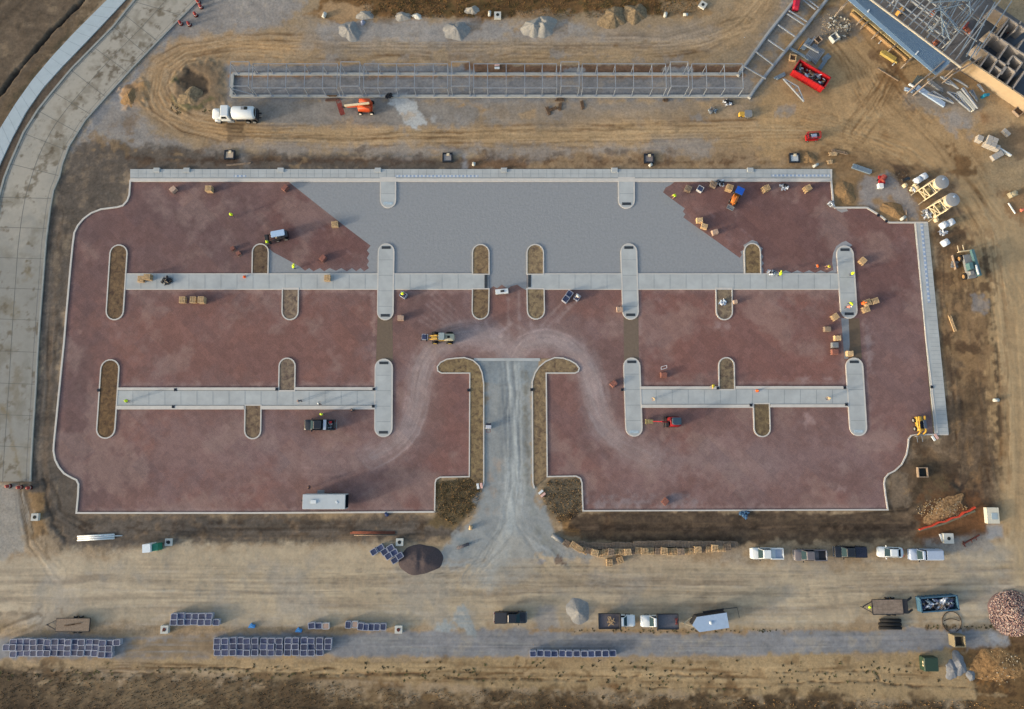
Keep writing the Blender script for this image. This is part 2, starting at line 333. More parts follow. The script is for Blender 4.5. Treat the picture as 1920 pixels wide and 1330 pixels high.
    # east yard: bare clay
    g.fill([(1420, 190), (1490, 60), (1560, -40), (1700, -40), (1960, 180), (1960, 1400), (1870, 1180), (1860, 960), (1790, 600), (1745, 410), (1560, 318), (1430, 280)], (160, 132, 94), 3, 2.5, .9)
    g.streak([(1560, 40), (1640, 130), (1760, 260), (1880, 420), (1900, 700), (1905, 1000)], 95, .1, .6, z=.02, seed=61, tint=(124, 92, 58), ts=.5)
    g.streak([(1430, 245), (1560, 252), (1700, 300), (1830, 400), (1900, 560)], 70, .09, .5, z=.02, seed=62, tint=(172, 148, 112), ts=.5)
    g.streak([(1600, 250), (1640, 190), (1680, 120)], 50, .16, .45, z=.05, seed=63, tint=(120, 88, 54), ts=.6)
    g.mott([(1440, 190), (1960, 150), (1960, 420), (1560, 318)], .14, 6, 64, (122, 92, 60), .18, .55)
    g.fill([(1500, 60), (1570, 10), (1620, 40), (1610, 70), (1540, 90), (1500, 110)], (120, 114, 106), 2, 2, .8)
    g.fill([(1700, 170), (1760, 150), (1850, 190), (1840, 225), (1820, 270), (1800, 250), (1770, 215), (1700, 190)], (134, 128, 120), 2, 2, .75)
    g.fill([(1830, 205), (1880, 215), (1885, 240), (1840, 235)], (120, 84, 54), 1, 1.5, .8); g.fill([(1840, 250), (1930, 240), (1930, 330), (1860, 300)], (128, 108, 88), 2, 2, .6)
    g.fill([(1560, 270), (1640, 285), (1760, 320), (1745, 415), (1670, 415), (1625, 392), (1562, 390)], (131, 107, 78), 1.5, 1.5, .9)
    g.fill([(1625, 330), (1665, 320), (1720, 385), (1722, 414), (1700, 412), (1660, 392), (1610, 385), (1608, 350)], (134, 130, 128), 1, 1, .9)
    g.fill([(1672, 310), (1700, 308), (1706, 335), (1690, 345)], (88, 70, 56), .8, 1, .85); g.fill([(1560, 335), (1600, 335), (1612, 375), (1570, 388)], (136, 108, 74), 1.5, 1.6, .8)
    g.fill([(1640, 378), (1680, 376), (1710, 410), (1670, 412)], (140, 112, 76), 1.5, 1.5, .85)
    g.fill([(1480, 280), (1600, 275), (1640, 320), (1550, 318), (1480, 312)], (122, 96, 66), 1.2, 1.5, .7)
    g.fill([(1500, 288), (1520, 285), (1530, 305), (1506, 306)], (158, 120, 72), .8, 1, .8)
    g.fill([(1770, 270), (1815, 290), (1825, 330), (1795, 330), (1775, 305)], (120, 90, 58), 1.5, 2, .7)
    g.fill([(1752, 340), (1795, 330), (1800, 400), (1760, 420)], (118, 100, 84), 2, 2, .6)
    # belt east of the walk
    g.fill([(1745, 420), (1800, 430), (1812, 560), (1840, 650), (1862, 800), (1880, 960), (1800, 1015), (1700, 1018), (1040, 1012), (1070, 960), (1660, 958), (1660, 890), (1700, 830), (1775, 820), (1760, 650)], (103, 86, 68), 1.5, 1.6)
    g.fill([(1750, 440), (1800, 470), (1830, 600), (1850, 730), (1790, 730), (1765, 600)], (130, 106, 76), 2, 2.5, .8)
    g.streak([(1762, 440), (1775, 600), (1795, 820), (1800, 930)], 14, .25, .45, z=.05, seed=71, tint=(76, 56, 38)); g.streak([(1810, 500), (1835, 700), (1868, 900)], 26, .2, .5, z=.05, seed=72, tint=(82, 62, 44))
    g.mott([(1750, 420), (1860, 600), (1880, 960), (1700, 1000), (1680, 880), (1780, 820)], .35, 2.5, 73, (70, 57, 45), .05, .6); g.mott([(1750, 420), (1820, 600), (1840, 800), (1790, 820)], 0, 3, 74, (158, 124, 80), .12, .5)
    g.line([(1806, 735), (1808, 800)], 8, (82, 66, 50), 1, .8, .8); g.line([(1804, 600), (1840, 640)], 3, (70, 54, 40), .6, .6, .7)
    g.fill([(1710, 860), (1770, 850), (1790, 890), (1730, 912), (1712, 900)], (78, 66, 52), 2, 1.5, .8); g.fill([(1735, 900), (1775, 895), (1770, 930), (1740, 930)], (104, 90, 56), 1.5, 2, .7)
    g.fill([(1790, 905), (1830, 905), (1845, 940), (1815, 945)], (64, 52, 44), 1, 1, .8, z=-.2)
    g.fill([(1735, 960), (1790, 928), (1830, 930), (1855, 965), (1848, 1010), (1715, 1010)], (112, 76, 46), 1.2, 1.2, .9); g.mott([(1735, 950), (1800, 925), (1840, 960), (1720, 1000)], .5, .9, 75, (168, 136, 90), .15, .8)
    g.line([(1725, 992), (1770, 980), (1825, 955)], 7, (96, 92, 76), .5, .4, .95)
    g.streak([(1380, 975), (1600, 970), (1700, 955), (1760, 880)], 22, .22, .6, z=.05, seed=76, tint=(56, 47, 38))
    # south-east belt behind the pallets
    g.fill([(1015, 905), (1050, 895), (1090, 895), (1095, 960), (1060, 985), (1020, 960)], (116, 103, 82), 1, 1); g.mott([(1015, 905), (1090, 895), (1095, 960), (1040, 985)], .35, 1., 77, (86, 74, 58), .05, .6)
    g.fill([(1035, 965), (1120, 962), (1140, 1000), (1060, 1010)], (128, 96, 58), 1, 1.2, .8)
    g.fill([(1060, 962), (1660, 960), (1720, 985), (1700, 1012), (1380, 1018), (1100, 1014)], (73, 61, 50), 1, 1, .95); g.streak([(1050, 990), (1300, 988), (1700, 985)], 22, .25, .5, z=.06, seed=79, tint=(104, 86, 68))
    g.line([(1140, 965), (1140, 1005)], 5, (112, 84, 58), 1, 1.5, .6)
    g.fill([(816, 905), (880, 895), (905, 900), (902, 930), (885, 965), (850, 990), (790, 990), (815, 960)], (104, 88, 62), 1, 1); g.mott([(816, 900), (905, 900), (890, 960), (830, 985)], .4, 1., 80, (74, 60, 44), .05, .7)
    # broad haul road, south
    g.fill([(-60, 1045), (60, 1040), (200, 1042), (330, 1024), (860, 1022), (1050, 1020), (1390, 1055), (1760, 1055), (1880, 1000), (1960, 1010), (1960, 1150), (1850, 1170), (1300, 1180), (900, 1178), (0, 1168), (-60, 1168)], (166, 152, 128), 2.5, 2, .95)
    g.fill([(1840, -40), (1960, -40), (1960, 1100), (1880, 1100), (1875, 700), (1850, 500)], (162, 141, 108), 3, 2, .7)
    hs = [(-80, 1110), (400, 1105), (900, 1110), (1400, 1112), (1960, 1100)]
    g.streak(hs, 70, .09, .7, z=.015, seed=83, tint=(136, 122, 104), ts=.5); g.streak(hs, 60, .05, .25, z=.006, seed=84)
    g.mott([(-40, 1040), (1900, 1030), (1900, 1180), (-40, 1180)], .08, 9, 85, (138, 134, 126), .05, .55)
    g.streak([(1895, 1000), (1890, 700), (1860, 450)], 26, .1, .4, z=.02, seed=86, tint=(140, 116, 84), ts=.6)
    g.fill([(-60, 905), (40, 912), (58, 960), (50, 1040), (-60, 1060)], (142, 138, 130), 1.5, 1.5, .9); g.fill([(56, 925), (80, 925), (85, 1000), (60, 1010)], (138, 108, 68), 1, 1.2, .9)
    g.streak([(40, 900), (60, 1020), (110, 1080)], 24, .22, .4, z=.05, seed=87, tint=(98, 80, 58)); g.line([(48, 990), (95, 1050)], 10, (112, 92, 66), 1, 1, .6)
    # driveway, crushed stone fanning out to the road
    g.fill([(905, 678), (1000, 678), (1001, 905), (1022, 960), (1062, 1010), (1120, 1050), (1000, 1050), (900, 1060), (800, 1060), (850, 1010), (890, 965), (902, 905)], (136, 140, 140), 1.2, 1.4)
    g.fill([(888, 674), (1012, 674), (1000, 720), (905, 720)], (126, 134, 138), .4, .3)
    g.line([(960, 690), (962, 800), (965, 900), (955, 1000), (915, 1090)], 20, (160, 166, 166), 3, 1.0, .85); g.line([(985, 700), (986, 900), (1010, 1000), (1070, 1070)], 5, (120, 124, 120), 1.5, .8, .7)
    g.streak([(958, 680), (962, 800), (965, 900), (950, 1000), (880, 1085)], 42, .12, .45, z=.02, seed=90, tint=(112, 120, 126))
    g.streak([(962, 900), (985, 1000), (1100, 1075)], 30, .08, .5, z=.01, seed=91)
    g.fill([(950, 1000), (1010, 1010), (1010, 1090), (870, 1095), (890, 1050)], (150, 148, 140), 3, 2, .6)
    g.line([(985, 700), (990, 905)], 5, (104, 98, 84), 1, .6, .55)
    # lower gravel track
    g.fill([(-60, 1195), (230, 1192), (700, 1186), (880, 1182), (1000, 1180), (1100, 1184), (1300, 1186), (1700, 1178), (1860, 1180), (1890, 1215), (1800, 1222), (1400, 1232), (700, 1234), (240, 1238), (-60, 1240)], (122, 123, 126), .8, .9)
    g.fill([(240, 1195), (400, 1190), (400, 1236), (225, 1238)], (132, 112, 84), 1.5, 1.5, .9)
    g.streak([(-60, 1210), (700, 1208), (1300, 1208), (1890, 1198)], 24, .12, .5, z=.03, seed=93, tint=(140, 142, 142)); g.mott([(600, 1180), (1890, 1175), (1890, 1230), (600, 1235)], .12, 3, 94, (144, 136, 122), .15, .5)
    g.fill([(820, 1180), (830, 1160), (850, 1172), (868, 1135), (885, 1170), (890, 1185)], (140, 148, 150), .8, 1.6, .9); g.fill([(998, 1130), (1050, 1128), (1052, 1190), (1002, 1190)], (132, 130, 128), 1.5, 1.2, .8)
    g.line([(990, 1182), (1140, 1182), (1400, 1186)], 3, (146, 116, 72), .8, .8, .7); g.line([(1330, 1180), (1650, 1180)], 3, (148, 122, 82), .8, .8, .6); g.line([(1740, 1178), (1870, 1176)], 2.5, (104, 82, 52), .6, 1, .8)
    g.line([(0, 1178), (90, 1185)], 12, (136, 116, 84), 1.5, 1.5, .7); g.line([(170, 1185), (320, 1180), (700, 1180)], 6, (126, 104, 74), 1.2, 1, .6); g.streak([(10, 1185), (70, 1160)], 14, .3, .5, z=.05, seed=95, tint=(96, 76, 54))
    g.line([(0, 1152), (100, 1150), (160, 1160)], 4, (112, 96, 76), 1, 1.5, .5)
    # slope and rough grass along the bottom
    g.fill([(-60, 1238), (700, 1235), (1400, 1233), (1800, 1222), (1850, 1240), (1840, 1320), (1400, 1305), (900, 1290), (400, 1262), (-60, 1250)], (150, 129, 96), .8, 1.2)
    g.streak([(-60, 1255), (700, 1262), (1400, 1262), (1840, 1260)], 26, .16, .5, z=.05, seed=97, tint=(106, 82, 54), ts=.7)
    rg = random.Random(31)
    for L in ([(1440, 1262), (1640, 1258), (1650, 1275)], [(1440, 1287), (1500, 1280), (1630, 1278), (1700, 1286), (1850, 1292)], [(1150, 1268), (1400, 1266)], [(600, 1266), (800, 1263)], [(0, 1268), (120, 1262), (300, 1264)], [(1490, 1248), (1520, 1258)], [(1700, 1250), (1860, 1246)], [(850, 1272), (1100, 1276)], [(1200, 1290), (1420, 1292)], [(300, 1252), (560, 1256)]):
        q = []
        for (xa, ya), (xb, yb) in zip(L, L[1:]):
            n_ = max(2, int(abs(xb - xa) / 12)); q += [(xa + (xb - xa) * i / n_, ya + (yb - ya) * i / n_ + rg.uniform(-2.2, 2.2)) for i in range(n_)]
        g.line(q + [L[-1]], 1.7, (88, 66, 44), .3, .2, .9, z=-.12)
    g.fill([(-60, 1258), (300, 1262), (480, 1272), (700, 1290), (1000, 1296), (1300, 1306), (1500, 1312), (1700, 1322), (1960, 1310), (1960, 1400), (-60, 1400)], (90, 74, 54), 2.5, 3)
    g.mott([(-60, 1260), (500, 1270), (1000, 1300), (1900, 1315), (1960, 1400), (-60, 1400)], .4, 2.2, 99, (118, 99, 72), .1, .7); g.fill([(-60, 1322), (500, 1325), (1300, 1312), (1960, 1325), (1960, 1400), (-60, 1400)], (66, 53, 38), 2.5, 2.5, .6)
    g.fill([(150, 1275), (320, 1280), (480, 1290), (470, 1325), (200, 1330), (100, 1300)], (122, 104, 78), 3, 3, .55); g.fill([(620, 1284), (760, 1278), (760, 1292), (640, 1295)], (88, 66, 44), 1.5, 1.5, .7); g.fill([(1122, 1280), (1160, 1278), (1170, 1292), (1125, 1298)], (98, 70, 42), 1, 1, .85)
    for L in ([(970, 1235), (966, 1250)], [(990, 1234), (980, 1262)], [(1008, 1236), (995, 1248), (984, 1260)], [(1000, 1263), (1085, 1267), (1150, 1268)]): g.line(L, 1.6, (100, 76, 50), .4, .3, .8)
    # bottom-right corner
    g.fill([(1800, 1225), (1875, 1205), (1870, 1180), (1960, 1160), (1960, 1400), (1850, 1400), (1830, 1300)], (110, 86, 56), 1.5, 1.8); g.mott([(1800, 1225), (1960, 1170), (1960, 1340), (1830, 1300)], .5, 1.2, 101, (70, 52, 34), .0, .8)
    g.mott([(1815, 1230), (1900, 1225), (1890, 1290), (1820, 1280)], 0, .9, 102, (160, 112, 58), .1, .8)
    g.fill([(1880, 1160), (1960, 1120), (1960, 1200), (1900, 1210)], (100, 76, 54), 1.2, 1.2, .7); g.fill([(1855, 1185), (1890, 1192), (1900, 1212), (1860, 1215)], (142, 146, 150), 1, 1, .8)
    g.fill([(1390, 1052), (1420, 1052), (1420, 1060), (1400, 1058)], (120, 104, 80), 1, 1, .5)
    g.fill([(1732, 1012), (1850, 1000), (1870, 1030), (1830, 1035), (1740, 1030)], (136, 132, 126), 1, 1, .8); g.fill([(1850, 985), (1880, 985), (1885, 1010), (1850, 1012)], (140, 144, 148), .8, .5, .8)
    for c, r, k in (((1021, 1052), 11, (136, 136, 140)), ((1050, 1051), 9, (88, 70, 62)), ((672, 1070), 5, (130, 118, 98)), ((869, 1020), 17, (122, 132, 136))): g.line([(c[0] - 3, c[1]), (c[0] + 3, c[1])], r, k, .5, .8, .9)
paint_ground()
def wear(g):
    rg = random.Random(4)
    for i in range(16):                                           # fanned ruts where lorries turn in the yard
        x = 1570 + i * 9; g.line([(x, 95 + i * 5), (x + 22, 150 + i * 4), (x + 50, 205 + i * 2)], .9, (122, 92, 58), .35, .25, .55, z=-.03)
    for i in range(10): g.line([(1560 + i * 7, 245 - i * 2), (1600 + i * 12, 200), (1640 + i * 10, 150 + i * 3)], .8, (172, 146, 108), .35, .25, .4, z=.02)
    for i in range(7): g.line([(1480 + i * 4, 200 + i * 6), (1560, 215 + i * 7), (1680, 262 + i * 8), (1790, 350 + i * 12)], .8, (128, 98, 64), .3, .25, .45, z=-.02)
    lp = [(560, 100), (430, 92), (350, 106), (306, 140), (298, 175), (318, 210), (370, 234), (440, 244), (620, 250)]
    for k in range(9):
        o = (k - 4) * 3.6; q = [(x + (o if x < 330 else 0) * -1 * (1 if True else 0), y + (o * (-1 if y < 150 else 1))) for x, y in lp]; g.line(q, .9, (118, 92, 62) if k % 2 else (176, 150, 112), .35, .2, .5, z=-.03 if k % 2 else .02)
    for k in range(7): y = 246 + k * 3; g.line([(480, y), (760, y + rg.uniform(-2, 2)), (1000, y + rg.uniform(-3, 3)), (1300, y - 6), (1520, y - 8)], .7, (122, 98, 68) if k % 2 else (170, 148, 114), .35, .3, .5)
    for k in range(6): y = 76 + k * 3.4; g.line([(640, y + 4), (900, y + 4), (1150, y + 6), (1300, y), (1380 + k * 2, 50 + k * 3), (1420 + k * 3, 0)], .7, (124, 98, 66) if k % 2 else (168, 144, 108), .35, .3, .5)
    for k in range(14):                                           # churned belt east and south of the lot
        x = 1765 + k * 8; g.line([(x, 440 + rg.uniform(0, 80)), (x + rg.uniform(0, 20), 600), (x + rg.uniform(5, 30), 760), (x + rg.uniform(5, 30), 900)], 1.0, rg.choice(((70, 54, 40), (134, 108, 78), (84, 66, 48))), .5, .9, .5)
    for k in range(60):
        x, y = rg.uniform(1690, 1860), rg.uniform(600, 940); g.line([(x, y), (x + rg.uniform(-16, 16), y + rg.uniform(-10, 14))], rg.uniform(1, 3.5), rg.choice(((68, 54, 40), (136, 112, 82), (90, 74, 56))), .6, .7, .5)
    for k in range(26): x, y = rg.uniform(60, 240), rg.uniform(290, 1010); x = min(x, 240 if y < 380 else 130 if y < 450 else 108); g.line([(x, y), (x + rg.uniform(-8, 8), y + rg.uniform(10, 40))], rg.uniform(.8, 2.4), rg.choice(((66, 57, 48), (122, 108, 90))), .5, .6, .5)
    for k in range(10): y = 965 + k * 5; g.line([(150, y), (400, y + rg.uniform(-3, 3)), (800, y)], .8, rg.choice(((66, 54, 44), (116, 98, 78))), .5, .7, .5); g.line([(1070, y), (1400, y + rg.uniform(-3, 3)), (1700, y)], .8, rg.choice(((48, 39, 32), (100, 84, 66))), .5, .7, .5)
    for k in range(16): y = 1050 + k * 8; g.line([(rg.uniform(0, 300), y), (rg.uniform(500, 900), y + rg.uniform(-5, 5)), (rg.uniform(1000, 1300), y + rg.uniform(-5, 5)), (1900, y + rg.uniform(-6, 6))], .8, rg.choice(((142, 128, 110), (172, 162, 146))), .4, .3, .45)
    for k in range(30): x, y = rg.uniform(905, 940), rg.uniform(860, 960); g.line([(x, y), (x + rg.uniform(-4, 10), y + rg.uniform(4, 14))], rg.uniform(3, 7), (146, 136, 126), .5, .7, .35)
    for k in range(50): x, y = rg.uniform(0, 1840), rg.uniform(1240, 1320); g.line([(x, y), (x + rg.uniform(20, 90), y + rg.uniform(-3, 3))], rg.uniform(.6, 2), rg.choice(((98, 76, 50), (164, 142, 108), (120, 96, 64))), .5, .6, .55)
def patches(g):
    for p, c, o in (([(1768, 268), (1800, 270), (1822, 300), (1826, 332), (1800, 335), (1780, 305)], (112, 84, 54), .75), ([(1750, 345), (1775, 335), (1800, 395), (1800, 420), (1760, 425)], (108, 88, 68), .7), ([(1755, 430), (1800, 420), (1812, 455), (1800, 500), (1770, 480)], (104, 82, 60), .75), ([(1800, 500), (1830, 520), (1835, 560), (1815, 560)], (96, 76, 56), .7), ([(1745, 520), (1775, 510), (1775, 540), (1750, 545)], (96, 74, 54), .7),
                    ([(1868, 355), (1930, 340), (1930, 440), (1890, 400)], (132, 100, 68), .7), ([(1850, 250), (1930, 235), (1930, 290), (1870, 290)], (104, 78, 58), .5), ([(1640, 95), (1690, 130), (1680, 135), (1635, 105)], (104, 80, 58), .75), ([(1760, 215), (1800, 205), (1825, 240), (1790, 262)], (142, 136, 130), .7), ([(1655, 140), (1690, 155), (1700, 175), (1660, 165)], (126, 96, 62), .6),
                    ([(1800, 570), (1850, 600), (1850, 720), (1800, 700)], (140, 112, 80), .6), ([(1800, 640), (1840, 640), (1838, 655), (1800, 652)], (84, 64, 46), .7), ([(1830, 555), (1850, 560), (1850, 580), (1830, 580)], (136, 134, 134), .6), ([(1690, 835), (1770, 825), (1800, 850), (1700, 860)], (124, 106, 86), .6), ([(1735, 850), (1775, 845), (1790, 865), (1745, 870)], (142, 120, 96), .6)):
        g.fill(p, c, 1.0, 1.6, o, w=(.2, .45, .4))
    for p, c, o in (([(1700, 905), (1730, 850), (1775, 855), (1800, 900), (1770, 950), (1715, 960)], (80, 66, 50), .7), ([(1780, 880), (1830, 890), (1850, 945), (1810, 950)], (70, 57, 46), .75), ([(1672, 900), (1700, 870), (1710, 930), (1675, 950)], (118, 104, 88), .6), ([(1725, 935), (1790, 925), (1840, 945), (1852, 1000), (1730, 1008)], (104, 72, 46), .6), ([(1755, 700), (1790, 690), (1800, 820), (1765, 825)], (92, 78, 64), .6), ([(1815, 730), (1862, 720), (1872, 860), (1830, 850)], (96, 78, 58), .55)):
        g.fill(p, c, 1.2, 2.0, o, w=(.3, .5, .4))
    rg = random.Random(9)
    for k in range(60): x, y = rg.uniform(1700, 1858), rg.uniform(430, 950); g.fill([(x - 6, y - 4), (x + 8, y - 5), (x + 9, y + 6), (x - 7, y + 5)], rg.choice(((78, 60, 44), (140, 112, 80), (92, 74, 56), (120, 96, 70))), .7, 1.3, .55, w=(.1, .5, .5))
    for k in range(50): x, y = rg.uniform(260, 1560), rg.uniform(282, 314); g.fill([(x - 8, y - 2), (x + 8, y - 3), (x + 9, y + 3), (x - 7, y + 3)], rg.choice(((70, 54, 42), (150, 124, 90), (96, 76, 56))), .6, 1.0, .5, w=(.1, .5, .5))
    for k in range(70): x, y = rg.uniform(560, 1500), rg.choice((rg.uniform(38, 60), rg.uniform(100, 120), rg.uniform(190, 240))); g.fill([(x - 12, y - 3), (x + 14, y - 4), (x + 12, y + 4), (x - 10, y + 4)], rg.choice(((166, 138, 98), (132, 130, 128), (120, 100, 74))), 1, 1.4, .45, w=(.2, .5, .4))
    for k in range(60): x, y = rg.uniform(0, 1800), rg.uniform(1236, 1300); g.fill([(x - 10, y - 2), (x + 14, y - 3), (x + 12, y + 3), (x - 10, y + 3)], rg.choice(((160, 138, 104), (110, 86, 58), (132, 110, 80))), .8, 1.3, .5, w=(.2, .5, .4))
def off(path, o, wob):
    out = []
    for i, (x, y) in enumerate(path):
        a = path[max(0, i - 1)]; b = path[min(len(path) - 1, i + 1)]; dx, dy = b[0] - a[0], b[1] - a[1]; L = math.hypot(dx, dy) or 1; k = o + wob * math.sin(i * 1.3 + o)
        out.append((x - dy / L * k, y + dx / L * k))
    return out
def ruts(g):
    rg = random.Random(21)
    LP = [(1760, 330), (1620, 262), (1500, 248), (1300, 250), (1100, 253), (900, 256), (700, 256), (520, 254), (420, 246), (350, 228), (305, 195), (292, 160), (305, 125), (350, 99), (430, 88), (600, 90), (800, 92), (1000, 90), (1200, 92), (1320, 80), (1380, 50), (1425, 0)]
    guides = [(LP[1:9], 20, 9), (LP[7:16], 20, 14), (LP[14:], 18, 10), ([(0, 1110), (300, 1104), (700, 1108), (1100, 1100), (1500, 1108), (1900, 1095)], 56, 22), ([(955, 690), (960, 850), (955, 980), (915, 1060), (820, 1095), (600, 1105)], 16, 9), ([(965, 690), (970, 850), (985, 980), (1040, 1060), (1150, 1090), (1400, 1100)], 16, 9),
              ([(1898, 1090), (1896, 850), (1880, 620), (1850, 450), (1780, 340), (1650, 262), (1500, 240)], 42, 16), ([(1620, 90), (1650, 150), (1700, 220), (1770, 300), (1850, 420)], 40, 12), ([(1450, 200), (1520, 225), (1600, 200), (1650, 150)], 22, 8), ([(1440, 262), (1560, 240), (1660, 190), (1740, 200)], 26, 8), ([(0, 1208), (500, 1206), (1000, 1208), (1500, 1206), (1860, 1198)], 12, 7),
              ([(40, 905), (50, 1000), (120, 1075), (260, 1100), (500, 1105)], 20, 9), ([(1775, 440), (1785, 560), (1800, 700), (1815, 820), (1800, 930), (1700, 985), (1500, 990)], 16, 8), ([(105, 420), (92, 600), (80, 840), (95, 950), (180, 992), (450, 995), (800, 995)], 12, 6)]
    for path, hw, n in guides:
        for k in range(n):
            o = rg.uniform(-hw, hw); wob = rg.uniform(1, 5); c = rg.random(); dark = rg.random() < .55; px0, py0 = path[len(path) // 2]
            for e in (0, 18 / 10.4 * 10.4 * .95): 
                q = off(path, o + e * .55 * 1.0, wob); a = rg.randint(0, max(0, len(q) - 4)); q = q[a:a + rg.randint(4, 8)]
                sl = None; g.tint(q, .42 + .4 * c, .80 if dark else 1.16, z=-.025 if dark else .01)
wear(G); patches(G); ruts(G)
paint_ground = None
sl_in = None
smooth = np.clip(lum0 / .16, 0, 1) if False else np.clip(((G.C @ np.array([.2126, .7152, .0722], np.float32)) - .09) / .14, 0, 1)
tone = 1 + .09 * fbm(X, Y, 14, 3, 201) + (.34 - .2 * smooth) * fbm(X, Y, 1.3, 4, 202, .8) + (.34 - .22 * smooth) * fbm(X * .4 + 2.5 * WX, Y * 1.7 + 2.5 * WY, 1.3, 4, 210, .7)
tone = np.clip(tone, .45, 1.6) * 1.05; G.C *= tone[..., None]
lum = G.C @ np.array([.2126, .7152, .0722], np.float32); sat = .96 - .12 * np.clip((-X - 30) / 60, 0, 1); G.C = lum[..., None] + (G.C - lum[..., None]) * sat[..., None]
ed = np.clip(np.maximum(np.maximum((np.abs(X) - 100.5) / 3, (Y - 88.5) / 3), (-44.5 - Y) / 3), 0, 1)[..., None]; G.C = G.C * (1 - ed) + np.array(lin((132, 114, 90)), np.float32) * GL * ed
far = (np.abs(X) > 110) | (Y > 95) | (Y < -50)
G.Z += .05 * fbm(X, Y, 3.5, 4, 301) + .018 * fbm(X, Y, .7, 2, 305)
WALL = .12 * GL
def grid_object(name, S, keep, zofs=0., m=None, flat=None):
    """cut one soil area out of the sheet as its own object; neighbours share their edge"""
    ny, nx = S.X.shape; idx = np.arange(nx * ny).reshape(ny, nx)
    q = np.stack([idx[:-1, :-1], idx[:-1, 1:], idx[1:, 1:], idx[1:, :-1]], -1)[keep]
    used = np.unique(q); rm = np.zeros(nx * ny, np.int32); rm[used] = np.arange(len(used)); q = rm[q]
    me = bpy.data.meshes.new(name); nv = len(used); nf = len(q)
    Z = (S.Z if flat is None else np.full(S.X.shape, flat, np.float32)) + zofs
    co = np.stack([S.X.ravel()[used], S.Y.ravel()[used], Z.ravel()[used]], -1).astype(np.float32)
    me.vertices.add(nv); me.vertices.foreach_set('co', co.ravel()); me.loops.add(nf * 4); me.loops.foreach_set('vertex_index', q.ravel().astype(np.int32))
    me.polygons.add(nf); me.polygons.foreach_set('loop_start', np.arange(0, nf * 4, 4, dtype=np.int32)); me.polygons.foreach_set('loop_total', np.full(nf, 4, np.int32))
    me.polygons.foreach_set('use_smooth', np.ones(nf, bool)); me.update(calc_edges=True)
    a = me.color_attributes.new('soil', 'FLOAT_COLOR', 'POINT'); cc = np.ones((nv, 4), np.float32); cc[:, :3] = np.clip(S.C.reshape(-1, 3)[used], 0, 1); a.data.foreach_set('color', cc.ravel())
    me.materials.append(m); o = bpy.data.objects.new(name, me); COL.objects.link(o); o['kind'] = 'structure'; return o
